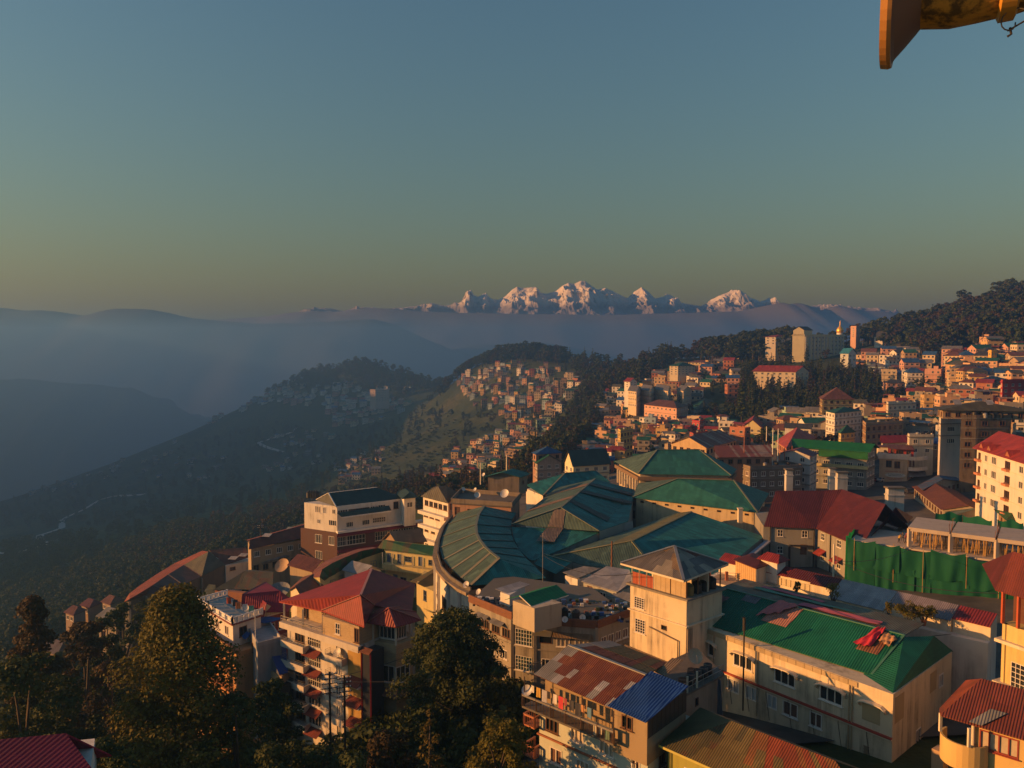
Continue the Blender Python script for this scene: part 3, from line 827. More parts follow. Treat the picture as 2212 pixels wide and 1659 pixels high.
 roof(r,[[U(0.17,0.80) + up_,U(0.26,0.80) + up_,U(0.26,1.0) + up_,U(0.17,1.0) + up_]],sheet((0.16,0.15,0.17),pitch=0.25,rust=0.1),0.02,'patch_sheet')
 roof(r,[[U(0.86,0.42) + up_,U(0.96,0.42) + up_,U(0.96,0.72) + up_,U(0.86,0.72) + up_]],sheet((0.24,0.11,0.06),pitch=0.25,rust=0.4),0.02,'patch_sheet')
 z5 = Vector((0,0,0.09))
 crumple('tarpaulin','pale pink tarpaulin crumpled over the left of the green roof','tarpaulin',[U(0.32,0.50) + z5,U(0.42,0.72) + z5,U(0.47,1.02) + z5,U(0.36,1.02) + z5],PINK_TARP,0.16,12,3)
 crumple('tarpaulin','dull mauve cloth bundle at the left end of the green roof','tarpaulin',[U(0.015,0.42) + z5,U(0.10,0.42) + z5,U(0.12,0.72) + z5,U(0.04,0.72) + z5],plain((0.22,0.12,0.12),0.9,name='mauve_cloth'),0.28,9,5)
 crumple('tarpaulin','bright red torn cloth on the right part of the green roof','tarpaulin',[U(0.84,0.48) + z5,U(0.915,0.50) + z5,U(0.92,0.98) + z5,U(0.885,0.98) + z5],RED_TARP,0.22,12,8)
 crumple('tarpaulin','small red and buff cloth near the ridge end of the green roof','tarpaulin',[U(0.925,0.70) + z5,U(0.985,0.62) + z5,U(0.99,0.84) + z5,U(0.93,0.92) + z5],BUFF_TARP,0.2,9,9)
 G = lambda u,v: lerp(lerp(g0,g1,u),lerp(g0,g1,u) + Vector((bo.x,bo.y,-0.02)),v)
 crumple('tarpaulin','long faded pink cloth strip lying along the ridge of the green roof','tarpaulin',[G(0.45,0.10),G(0.86,0.16),G(0.86,0.40),G(0.45,0.34)],plain((0.42,0.10,0.14),0.85,name='rose_cloth'),0.07,14,13)
 crumple('tarpaulin','faded green net strip lying behind the ridge of the green roof','tarpaulin',[G(0.14,0.46),G(0.70,0.50),G(0.70,0.62),G(0.14,0.60)],plain((0.10,0.22,0.16),0.85,name='faded_green_cloth'),0.06,14,14)
 crumple('tarpaulin','rose pink cloth strip at the left back of the green roof','tarpaulin',[G(0.16,0.66),G(0.52,0.66),G(0.52,0.78),G(0.16,0.80)],plain((0.46,0.12,0.15),0.85,name='rose_cloth'),0.06,14,15)
 return r,foot,(g0,g1,bo)
LC,LC_FOOT,LC_RIDGE = long_cream()
# cream tower with hipped patchwork roof ----------------------------------------------------------
def tower():
 zt = -28.0
 Lp,F,R = Z(q3(992,262),zt),Z(q3(1420,385),zt),Z(q3(1690,300),zt)
 foot = quad4(Lp,F,R)
 r = root_at('tower_house','cream stair tower with planked loft under a hipped patchwork metal roof','building',V3(foot[1],gz(foot)))
 w0 = [(0.17,-2.5,1.4,1.3,'grid'),(0.19,-5.35,1.4,1.6,'grid'),(0.62,-4.1,0.75,0.55,'open')]
 walls(r,foot,r['base'][2],zt,CREAM,{0: w0})
 band(r,foot,zt,0.22,0.35,CONCRETE,'roof_slab'); band(r,foot,zt - 2.95,0.14,0.22,CREAM2)
 d = (foot[1] - foot[0]).normalized(); o = Vector((d.y,-d.x))
 # loft walls: brown boards, then pale sheets, in single planks
 z0,z1 = zt + 0.22,-25.45; n = 22
 inner = grow(foot,-0.15)
 a,b = inner[0],inner[1]
 bm,pm = plain((0.30,0.06,0.025),0.7,name='red_brown_board'),plain((0.42,0.32,0.19),0.75,name='pale_board')
 for i in range(n):
  p,q = lerp(a,b,i / n),lerp(a,b,(i + 0.96) / n)
  top = z0 + 1.35 if i < 9 else z1 - 0.05
  k = o * (0.02 * (i % 2))
  MB().bar(V3(p + k,(z0 + top) / 2),V3(q + k,(z0 + top) / 2),0.05,top - z0).build('board',bm if i < 9 else pm,r)
 for u in (0.0,0.14,0.28,0.41,0.72,1.0): post(r,'post',V3(lerp(a,b,u),z0),z1,0.14,CREAM2 if u < 0.42 else WOOD)
 b2,c2 = inner[1],inner[2]
 for u in (0.33,0.66,1.0): post(r,'post',V3(lerp(b2,c2,u),z0),z1,0.12,WOOD)
 MB().bar(V3(lerp(foot[0],foot[3],0.6),(z0 + z1) / 2),V3(lerp(foot[1],foot[2],0.6),(z0 + z1) / 2),0.1,z1 - z0).build('loft_wall',CREAM2,r)
 # hipped roof in sheets
 e = [Z(q3(918,98),-25.3),Z(q3(1398,232),-25.3),Z(q3(1738,104),-25.3)]
 e.append(e[0] + e[2] - e[1]); apex = (e[0] + e[2]) / 2; apex = Vector((apex.x,apex.y,-23.3))
 mats = [sheet((0.13,0.12,0.115),pitch=0.2,rust=0.1),sheet((0.28,0.25,0.2),pitch=0.2,rust=0.15),ROOF_RUST,sheet((0.05,0.14,0.11),pitch=0.2,rust=0.1),ROOF_TAN]
 rr = random.Random(4)
 for k in range(4):
  p,q = e[k],e[(k + 1) % 4]
  if k > 1:
   roof(r,[[p,q,apex]],mats[0],0.06); continue
  nv = 4
  for j in range(nv):
   va,vb = j / nv,(j + 1) / nv; m_ = 6 - j
   for i in range(m_):
    u0,u1 = i / m_,(i + 1) / m_
    up_ = Vector((0,0,0.015 * ((i + j) % 3)))
    pts = [lerp(lerp(p,q,u0),apex,va) + up_,lerp(lerp(p,q,u1),apex,va) + up_,lerp(lerp(p,q,u1),apex,vb) + up_,lerp(lerp(p,q,u0),apex,vb) + up_]
    if j == nv - 1: pts = pts[:3]
    roof(r,[pts],rr.choice(mats[:2] * 3 + mats[2:]) if k else rr.choice(mats[:1] * 3 + mats[1:2] + mats[4:]),0.03,'roof_sheet')
 ridge_caps(r,[(e[k],apex) for k in range(4)],METAL,0.34)
 for k in (0,1): beam(r,'fascia',e[k] - Vector((0,0,0.12)),e[(k + 1) % 4] - Vector((0,0,0.12)),0.06,CREAM2,0.2)
 # outside pipes
 pm2 = plain((0.10,0.07,0.05),0.6,name='old_pipe')
 p0,p1 = foot[0] + (foot[1] - foot[0]) * 0.37 + o * 0.15,foot[1] + o * 0.15
 MB().tube([V3(p0,zt - 4.2),V3(lerp(p0,p1,0.8),zt - 4.75),V3(lerp(p0,p1,0.8),zt - 7.5)],0.07,6).build('waste_pipe',pm2,r)
 for k in range(4):
  p = foot[1] + o * 0.1 + (foot[2] - foot[1]).normalized() * (0.25 * k + 0.2) + Vector((d.x,d.y)) * 0.12
  MB().tube([V3(p,zt - 3.2),V3(p,zt - 9)],0.055,6).build('drainpipe',plain((0.33,0.27,0.2),0.6,name='pipe_paint'),r)
 # tanks on the open side
 for i,u in enumerate((0.18,0.42,0.64,0.85)):
  p = lerp(inner[1],inner[2],u) + (inner[0] - inner[1]).normalized() * 0.5
  water_tank(V3(p,z0),0.55,1.25,plain((0.22,0.15,0.05),0.6,name='tan_plastic') if i == 0 else BLACKPL,['tan','nearest black','middle black','rearmost black'][i] + ' water tank under the hipped roof of the cream tower','water tanks on the cream tower')
 # lean-to at the foot on the left
 a0,a1 = foot[0] + o * 0.1,foot[1] + o * 0.1
 roof(r,[[V3(lerp(a0,a1,-0.08),zt - 7.3),V3(lerp(a0,a1,-0.08) + o * 1.6,zt - 8.2),V3(a1 + o * 1.6,zt - 8.4),V3(a1,zt - 7.6)]],ROOF_TAN,0.06,'lean_to_roof')
 return r,foot
TW,TW_FOOT = tower()
# mint house with rusty patched roof, blue sheet bay and a washing balcony ----------------------
def washing_house():
 ze = -34.0
 A,F = Z(q3(300,1185),ze),Z(q3(1125,1525),ze)
 dF = (V2(F) - V2(A)).normalized(); perp = Vector((-dF.y,dF.x))
 foot = [V2(A),V2(F),V2(F) + perp * 7.6,V2(A) + perp * 7.6]
 r = root_at('balcony_house','mint white house with rusty patched roof, blue roof bay and washing on its balcony','house',V3(foot[1],gz(foot)))
 up = [(0.13,-2.0,1.5,1.45,'b3'),(0.375,-2.0,1.5,1.45,'c3'),(0.65,-2.0,1.55,1.45,'c3'),(0.90,-2.15,0.85,1.3,'c2')]
 mid = [(0.17,-4.9,1.4,1.5,'c2'),(0.43,-4.9,1.5,1.5,'c3'),(0.70,-4.9,1.4,1.5,'c2')]
 walls(r,foot,r['base'][2],ze,MINT,{0: up + mid,1: [(0.3,-2.2,1.0,1.2,'b2'),(0.7,-2.2,1.0,1.2,'b2')]})
 band(r,foot,ze - 2.75,0.16,0.18,TERRA)
 o = Vector((dF.y,-dF.x))
 # balcony deck, posts, rail
 b0,b1 = V2(foot[0]) - dF * 1.1,lerp(foot[0],foot[1],0.78)
 mb = MB(); pts = [b0 + o * 1.25,b1 + o * 1.25,b1 + perp * 0.1,b0 + perp * 0.1]
 t_,u_ = [V3(p,ze + 0.1) for p in pts],[V3(p,ze - 0.08) for p in pts]
 mb.poly(t_); mb.poly(list(reversed(u_)))
 for i in range(4): mb.poly([u_[i],u_[(i + 1) % 4],t_[(i + 1) % 4],t_[i]])
 mb.build('balcony_deck',DARKCONC,r)
 n = 7
 for i in range(n):
  p = lerp(b0 + o * 1.2,b1 + o * 1.2,i / (n - 1)); post(r,'post',V3(p,ze + 0.1),ze + 1.25,0.16,WOOD)
 rail0,rail1 = V3(b0 + o * 1.2,ze + 1.15),V3(b1 + o * 1.2,ze + 1.15)
 beam(r,'handrail',rail0,rail1,0.16,CONCRETE)
 for k in range(26):
  p = lerp(rail0,rail1,(k + 0.5) / 26); MB().bar(p - Vector((0,0,1.0)),p,0.05).build('baluster',WOOD,r)
 # two small side balconies on the left corner
 for k,z in enumerate((ze - 1.9,ze - 4.8)):
  p = V2(foot[0]); c = [p - dF * 1.3 + o * 0.7,p - dF * 0.02 + o * 0.7,p - dF * 0.02 - o * 0.9,p - dF * 1.3 - o * 0.9]
  mb = MB()
  mb.poly([V3(q,z) for q in c]); mb.poly([V3(q,z - 0.15) for q in reversed(c)])
  for i in (0,1,3):
   a,b = c[i],c[(i + 1) % 4]
   mb.poly([V3(a,z - 0.15),V3(b,z - 0.15),V3(b,z),V3(a,z)])
   mb.bar(V3(a,z + 0.95),V3(b,z + 0.95),0.16); mb.bar(V3(a,z),V3(a,z + 1),0.18)
   for q in range(5): mb.bar(V3(lerp(a,b,(q + .5) / 5),z),V3(lerp(a,b,(q + .5) / 5),z + 0.9),0.06)
  mb.build('side_balcony',plaster((0.45,0.17,0.08),0.4),r)
 # low white balustrade with cut-outs at the lowest storey
 for k in range(12):
  p = lerp(foot[0],foot[1],0.02 + k * 0.055) + o * 0.8
  MB().bar(V3(p,ze - 7.0),V3(p + dF * 0.42,ze - 7.0),0.08,0.75).build('balustrade_panel',plain((0.42,0.47,0.55),0.6,name='pale_blue_paint'),r)
 # roofs
 e0,e1 = Z(q3(258,945),-31.1),Z(q3(825,1180),-31.1)
 g0,g1 = Z(q3(522,725),-29.2),Z(q3(1112,952),-29.2)
 ee1 = e0 + (g1 - g0); ee1 = Vector((ee1.x,ee1.y,-31.1))
 mats = [ROOF_RUST,ROOF_RUST2,ROOF_GREY,ROOF_PALE]
 grid = ["2200100010010","2001002100100","3110010000103","2200301103010","2223101002003"]
 sheets(r,e0,ee1,g1,g0,13,4,mats,lambda i,j: int(grid[4 - j - (1 if j == 3 else 0)][i]))
 roof(r,[[e0,ee1,g1,g0]],ROOF_RUST,0.04,'roof')
 k0,k1 = Z(q3(832,690),-29.5),Z(q3(1275,862),-29.5)
 roof(r,[[g0 - Vector((0,0,.05)),g1 - Vector((0,0,.05)),k1,k0]],ROOF_OLIVE,0.05,'back_roof')
 sheets(r,g0,g1,k1,k0,9,2,[ROOF_GREY,ROOF_RUST,ROOF_OLIVE],lambda i,j: [[0,1,1,1,1,1,1,2,2],[0,0,2,2,2,2,1,2,1]][j][i])
 ridge_caps(r,[(g0,g1)],METAL,0.3)
 b0_,b1_,b2_,b3_ = Z(q3(818,1182),-30.95),Z(q3(1110,1312),-30.95),Z(q3(1436,1034),-29.35),Z(q3(1150,920),-28.95)
 roof(r,[[b0_,b1_,b2_,b3_]],ROOF_BLUE,0.06,'blue_roof',udir=(b1_ - b0_))
 # concrete room under the blue roof
 bf = [lerp(V2(foot[0]),V2(foot[1]),0.72) + o * 0.3,V2(foot[1]) + o * 0.3 + dF * 0.1,V2(foot[1]) + perp * 6.2 + dF * 0.1,lerp(V2(foot[0]),V2(foot[1]),0.72) + perp * 6.2]
 walls(r,bf,ze - 1.2,-31.35,plaster((0.33,0.25,0.15),0.7,(0.06,0.04,0.025)),{0: [(0.42,-1.35,1.1,1.15,'b2')]},'bay_wall')
 for i in range(9):
  p,q = lerp(bf[1],bf[2],i / 9),lerp(bf[1],bf[2],(i + .95) / 9); oo = dF * 0.05
  MB().bar(V3(p + oo,-31.9),V3(q + oo,-31.9),0.05,1.9).build('board',plain((0.05,0.035,0.025),0.8,name='dark_board'),r)
 # back wall behind balcony and roof posts
 MB().bar(V3(lerp(foot[0],foot[1],0.0) + perp * 0.9,ze + 1.4),V3(lerp(foot[0],foot[1],0.72) + perp * 0.9,ze + 1.4),0.1,2.6).build('verandah_wall',plaster((0.30,0.22,0.13),0.5),r)
 cols = [(0.55,0.52,0.45),(0.5,0.30,0.05),(0.35,0.35,0.38),(0.03,0.03,0.035),(0.6,0.55,0.5),(0.45,0.04,0.05),(0.25,0.05,0.06),(0.05,0.05,0.06),(0.04,0.04,0.05),(0.6,0.3,0.12),(0.1,0.2,0.3),(0.4,0.38,0.3),(0.45,0.42,0.36),(0.15,0.25,0.18)]
 cn = ['white','yellow','grey','black','cream','red','maroon','dark grey','charcoal','orange','blue','khaki','off-white','green']
 for i,c in enumerate(cols):
  u = 0.10 + 0.062 * i
  zz = ze + 2.35 if i < 11 else ze + 1.05
  p = lerp(b0 + o * 1.1,b1 + o * 1.1,u); w = 0.34 + 0.12 * (i % 3); h = 0.65 + 0.25 * ((i * 7) % 3)
  vs,fs,t,off = cloth_drape('garment',cn[i] + ' garment on the washing line of the mint house','laundry',V3(p,zz),V3(p + dF * w,zz),h,None,5,4,0.03,'washing on the balcony of the mint house',i)
  obj('cloth',mesh_data('cloth',[v - off for v in vs],fs,plain(c,0.9,name='washing'),smooth=True),t)
 MB().tube([V3(b0 + o * 1.1,ze + 2.36),V3(b1 + o * 1.1,ze + 2.36)],0.015,4).build('washing_line',IRON,r)
 for u in (0.02,0.35,0.68,0.99): post(r,'verandah_post',V3(lerp(b0 + o * 1.1,b1 + o * 1.1,u),ze + 0.1),ze + 2.9,0.09,WOOD)
 dish(V3(b0 + o * 0.9 + dF * 0.35,ze + 1.2),0.5,-1.9,'white satellite dish at the left end of the washing balcony',mast=0.35)
 p = V2(foot[1]) + o * 0.2 - dF * 1.2
 MB().tube([V3(p - dF * 1.2,ze + 1.3),V3(p - dF * 0.7,ze - 1.3),V3(p,ze - 1.6),V3(p + dF * 0.1,ze - 8)],0.08,7).build('drainpipe',METAL,r)
 return r,foot
washing_house()
# flat roof yard with tanks between the mint house and the long building
def tank_roof():
 z = -32.3
 F = Z(q3(1385,1120),z); Rr = Z(q3(1695,955),z); Lp = Z(q3(1200,905),z)
 foot = quad4(Lp,F,Rr)
 r = root_at('flat_annex','small grimy concrete annex with railed flat roof full of drums','building',V3(foot[1],gz(foot)))
 walls(r,foot,r['base'][2],z,plaster((0.26,0.22,0.17),0.7),{1: [(0.35,-1.6,0.5,0.8,'open'),(0.55,-4.2,1.0,1.2,'b2')]})
 band(r,foot,z - 0.02,0.18,0.15,DARKCONC,'roof_slab')
 railing(r,[V3(foot[1],z + .16),V3(foot[2],z + .16)],0.95,METAL,1.4,2,0.06)
 for u in (0.12,0.35): post(r,'pillar_stub',V3(lerp(foot[1],foot[2],u),z),z + 1.7,0.16,CREAM2)
 # drums
 k = 0
 for u,v in ((0.10,0.10),(0.30,0.14),(0.48,0.18),(0.62,0.12),(0.40,0.36),(0.75,0.2)):
  p = lerp(foot[1],foot[2],u) + (V2(foot[0]) - V2(foot[1])).normalized() * (0.6 + 3 * v)
  t = root_at('drum',['leftmost rusty','second black','third black','fourth dark','rear rusty','rightmost dark'][k] + ' oil drum on the railed roof behind the blue roof','drum',V3(p,z + .16),'drums on the railed flat roof')
  MB().lathe([(0.01,0),(0.42,0),(0.42,0.3),(0.45,0.32),(0.42,0.34),(0.42,0.62),(0.45,0.64),(0.42,0.66),(0.42,0.95),(0.38,0.95),(0.38,0.88),(0.01,0.88)],(p.x,p.y,z + .16),14).build('drum_body',RUSTM if k in (0,4) else BLACKPL,t,True); k += 1
 # long tan slab leaning as a roof behind
 s = [Z(q3(1180,925),-29.6),Z(q3(1262,960),-29.6),Z(q3(1395,835),-29.2),Z(q3(1310,820),-29.2)]
 roof(r,[s],ROOF_TAN,0.06,'tan_roof')
 # dark rolled sheet against the wall
 p = lerp(foot[1],foot[2],0.86)
 crumple('tarpaulin','grey blue tarpaulin hanging on the annex wall beside the long building','tarpaulin',[V3(p + Vector((0,-0.15)),z - 3.8),V3(p + Vector((0.5,-0.4)),z - 3.6),V3(p + Vector((0.25,-0.4)),z + 0.1),V3(p + Vector((0.05,-0.15)),z + 0.1)],plain((0.10,0.12,0.16),0.8,name='grey_tarpaulin'),0.15,8,21)
 dish(Z(q3(1478,865),z + 1.6),0.75,-1.3,'large pale dish on the flat roof beside the long cream building',plain((0.42,0.30,0.2),0.7,name='buff_dish'),0.7)
tank_roof()
# rust and olive hipped roof at the bottom edge ---------------------------------------------------
def bottom_roof():
 R0,R1 = Z(q3(1762,1302),-31.6),Z(q4(655,1605),-31.6)
 e0,b0 = Z(q3(1208,1482),-33.6),Z(q3(1522,1196),-33.2)
 d = (R1 - R0); d.z = 0; d.normalize()
 b1 = b0 + d * 17.5; e1 = e0 + d * 19.0
 b1 = Vector((b1.x,b1.y,-33.2)); e1 = Vector((e1.x,e1.y,-33.6))
 foot = [V2(p) for p in (e0 + d * 0.7 + Vector((.3,.5,0)),e1 + Vector((-1,.5,0)),b1 - Vector((1,.5,0)),b0 + d * 0.6)]
 r = root_at('green_shed','low yellow green house under a wide rust and olive hipped roof','house',V3(foot[1],gz(foot)))
 YG = plaster((0.32,0.30,0.06),0.3)
 walls(r,foot,r['base'][2],-33.8,YG,{0: [(0.13,-2.2,1.2,1.2,'c2'),(0.30,-2.0,1.9,1.3,'w4'),(0.55,-2.0,1.6,1.3,'w4')],3: [(0.5,-2.2,1.2,1.3,'w2')]})
 roof(r,[[e0,e1,R1,R0]],ROOF_OLIVE,0.05)
 rr = random.Random(11)
 mats = [ROOF_ORANGE,sheet((0.24,0.10,0.03),pitch=0.2,rust=0.3),ROOF_OLIVE,sheet((0.16,0.12,0.04),pitch=0.2,rust=0.3)]
 f0 = lerp(e0,e1,0.16)
 sheets(r,f0,e1,R1,R0,16,3,mats,lambda i,j: rr.choice([0,1,1,0,3]) if i > 2 else rr.choice([2,3]))
 roof(r,[[b0,R0,R1,b1]],ROOF_OLIVE,0.05,'back_slope')
 roof(r,[[e0,R0,b0]],sheet((0.07,0.085,0.035),pitch=0.2,rust=0.2),0.05,'hip_end')
 beam(r,'fascia',e0 - Vector((0,0,.1)),e1 - Vector((0,0,.1)),0.06,plain((0.45,0.40,0.10),0.6,name='yellow_paint'),0.2)
 for u in (0.05,0.22,0.4): post(r,'post',V3(lerp(V2(e0),V2(e1),u) + Vector((.3,.4)),-38),-33.7,0.16,plain((0.5,0.42,0.1),0.6,name='yellow_paint'))
bottom_roof()
# tanks at the foot of the long building
for i,(x,y,rr_,hh,m,lab) in enumerate([(712,1450,0.72,1.7,BLACKPL,'left black'),(820,1490,0.72,1.7,BLACKPL,'second black'),(955,1480,0.75,1.7,plain((0.30,0.17,0.08),0.6,name='brown_plastic'),'rear brown'),(925,1605,0.95,2.1,plain((0.22,0.16,0.10),0.6,name='tan_plastic'),'large front tan')]):
 water_tank(Z(q4(x,y),-39.4 + (0.1 if i < 2 else -0.2)),rr_,hh,m,lab + ' water tank at the foot of the long cream building','tanks beside the long cream building')
def tank_plinth():
 c = [Z(q4(630,1455),-39.4),Z(q4(760,1570),-39.5),Z(q4(1010,1640),-39.6),Z(q4(1060,1530),-39.6),Z(q4(760,1400),-39.4)]
 r = root_at('tank_plinth','low concrete plinth carrying the tanks beside the long building','plinth',Vector((c[0].x,c[0].y,-42.5)))
 mb = MB(); top = [V3(p,-39.62) for p in c]; bot = [V3(p,-43) for p in c]
 mb.poly(top)
 for i in range(5): mb.poly([bot[i],bot[(i + 1) % 5],top[(i + 1) % 5],top[i]])
 mb.build('slab',DARKCONC,r)
tank_plinth()
# the thin dark lamp pole in front of the long facade
def lamp_pole():
 p = Z(q3(1848,1222),-39.0)
 top = Z(q3(1838,515),-39); h = (p.y * (-(ray(*q3(1838,515)).z) / ray(*q3(1838,515)).y)); hh = -h + 39.0
 t = root_at('lamp_pole','thin dark iron pole standing in front of the long cream building','pole',p)
 MB().tube([p,p + Vector((0,0,hh * 0.86))],0.09,8).build('shaft',IRON,t)
 MB().tube([p + Vector((0,0,hh * 0.86)),p + Vector((0,0,hh))],0.16,8).build('lamp_head',IRON,t)
 MB().bar(p + Vector((-0.25,0,hh)),p + Vector((0.1,0,hh + 0.05)),0.07).build('bracket',IRON,t)
lamp_pole()
# terrace wing behind the long building, with red lean-to roofs ----------------------------------
def terrace_wing():
 zb = -29.0
 back0,back1 = Z(q4(-180,20),zb),Z(q4(1890,484),zb)
 d = (V2(back1) - V2(back0)).normalized(); perp = Vector((d.y,-d.x))      # towards the camera
 foot = [V2(back0) + perp * 6.4,V2(back1) + perp * 3.2,V2(back1),V2(back0)]
 r = root_at('terrace_wing','long white wing with roof terrace and red and grey lean-to roofs','building',V3(foot[1],gz(foot)))
 walls(r,foot,r['base'][2],-31.4,WHITEW,{})
 L = (V2(back1) - V2(back0)).length
 def lean(u0,u1,w,mat,drop=0.75,zt=zb,name='lean_to_roof'):
  a,b = lerp(V2(back0),V2(back1),u0),lerp(V2(back0),V2(back1),u1)
  roof(r,[[V3(a,zt),V3(a + perp * w,zt - drop),V3(b + perp * w,zt - drop),V3(b,zt)]],mat,0.07,name)
  wa,wb = a + perp * (w - 0.25),b + perp * (w - 0.25)
  MB().poly([V3(wa,-31.4),V3(wb,-31.4),V3(wb,zt - drop),V3(wa,zt - drop)]).poly([V3(wb,-31.4),V3(b,-31.4),V3(b,zt - .1),V3(wb,zt - drop)]).poly([V3(a,-31.4),V3(wa,-31.4),V3(wa,zt - drop),V3(a,zt - .1)]).build('lean_to_wall',CREAM2,r)
 lean(0.0,0.30,1.9,ROOF_RED); lean(0.30,0.40,1.9,ROOF_MAROON,0.7); lean(0.40,0.493,2.2,ROOF_MAROON,0.8)
 lean(0.495,0.69,4.2,ROOF_PALE,1.3); lean(0.692,0.888,3.0,sheet((0.25,0.22,0.24),pitch=0.2,rust=0.05),1.0); lean(0.89,1.0,2.6,ROOF_RED,0.8)
 # light boards along the low wall
 for i in range(16):
  u = 0.13 + 0.019 * i
  p = lerp(V2(back0),V2(back1),u) + perp * 1.75; q = lerp(V2(back0),V2(back1),u + 0.016) + perp * 1.75
  MB().bar(V3(p,-30.6),V3(q,-30.6),0.06,0.9).build('wall_panel',plain((0.50,0.42,0.26),0.7,name='pale_panel'),r)
 # patio floor and red railing
 T = lambda u,v: V3(lerp(V2(back0),V2(back1),u) + perp * v,-31.34)
 MB().poly([T(0.02,2.0),T(0.02,6.3),T(0.48,5.2),T(0.48,2.3)]).build('terrace_floor',plaster((0.36,0.28,0.20),0.3),r)
 BR = plaster((0.38,0.14,0.08),0.3)
 for u,v in ((0.03,5.6),(0.085,4.3),(0.14,2.9),(0.195,2.6)):
  p = T(u,v); MB().bar(p,p + Vector((0,0,1.15)),0.36).build('pier',BR,r)
 railing(r,[T(0.03,5.6),T(0.085,4.3),T(0.14,2.9)],1.0,METAL,1.0,3,0.05)
 # small gatehouse cubes with red caps
 for (x,y,z,w,lab) in ((185,55,-27.9,1.5,'cabin'),):
  p = Z(q4(x,y),z); f = [V2(p) + Vector(k) for k in ((-w,0.3),(0,-w),(w,-0.3),(0,w))]
  walls(r,f,-31,z - 0.2,WHITEW,{},'cabin_wall'); auto_roof(r,f,z - 0.2,0.75,'hip',ROOF_RED,0.4)
 # the grey sheet cabin beside it
 p0,p1,p2 = Z(q4(-100,60),-28.5),Z(q4(55,120),-28.5),Z(q4(190,75),-28.5)
 f = quad4(p0,p1,p2); walls(r,f,-31.4,-28.7,CREAM2,{},'kiosk_wall'); auto_roof(r,f,-28.7,0.3,'hip',ROOF_MAROON,0.35)
 for i in range(10):
  a,b = lerp(f[0],f[1],i / 10),lerp(f[0],f[1],(i + .9) / 10); MB().bar(V3(a,-30),V3(b,-30),0.08,2.4).build('board',plain((0.46,0.30,0.14),0.7,name='pale_board'),r)
 return T
TERR = terrace_wing()
p = Z(q4(640,250),-31.3)
pole(p,5.2,0.13,'pale chimney post with a small shrine base on the red lean-to roofs',CREAM2,'post',name='post')
pole(Z(q4(668,200),-30.5),2.8,0.04,'slim lamp post beside the pale chimney post on the terrace',METAL,'pole',name='lamp_post')
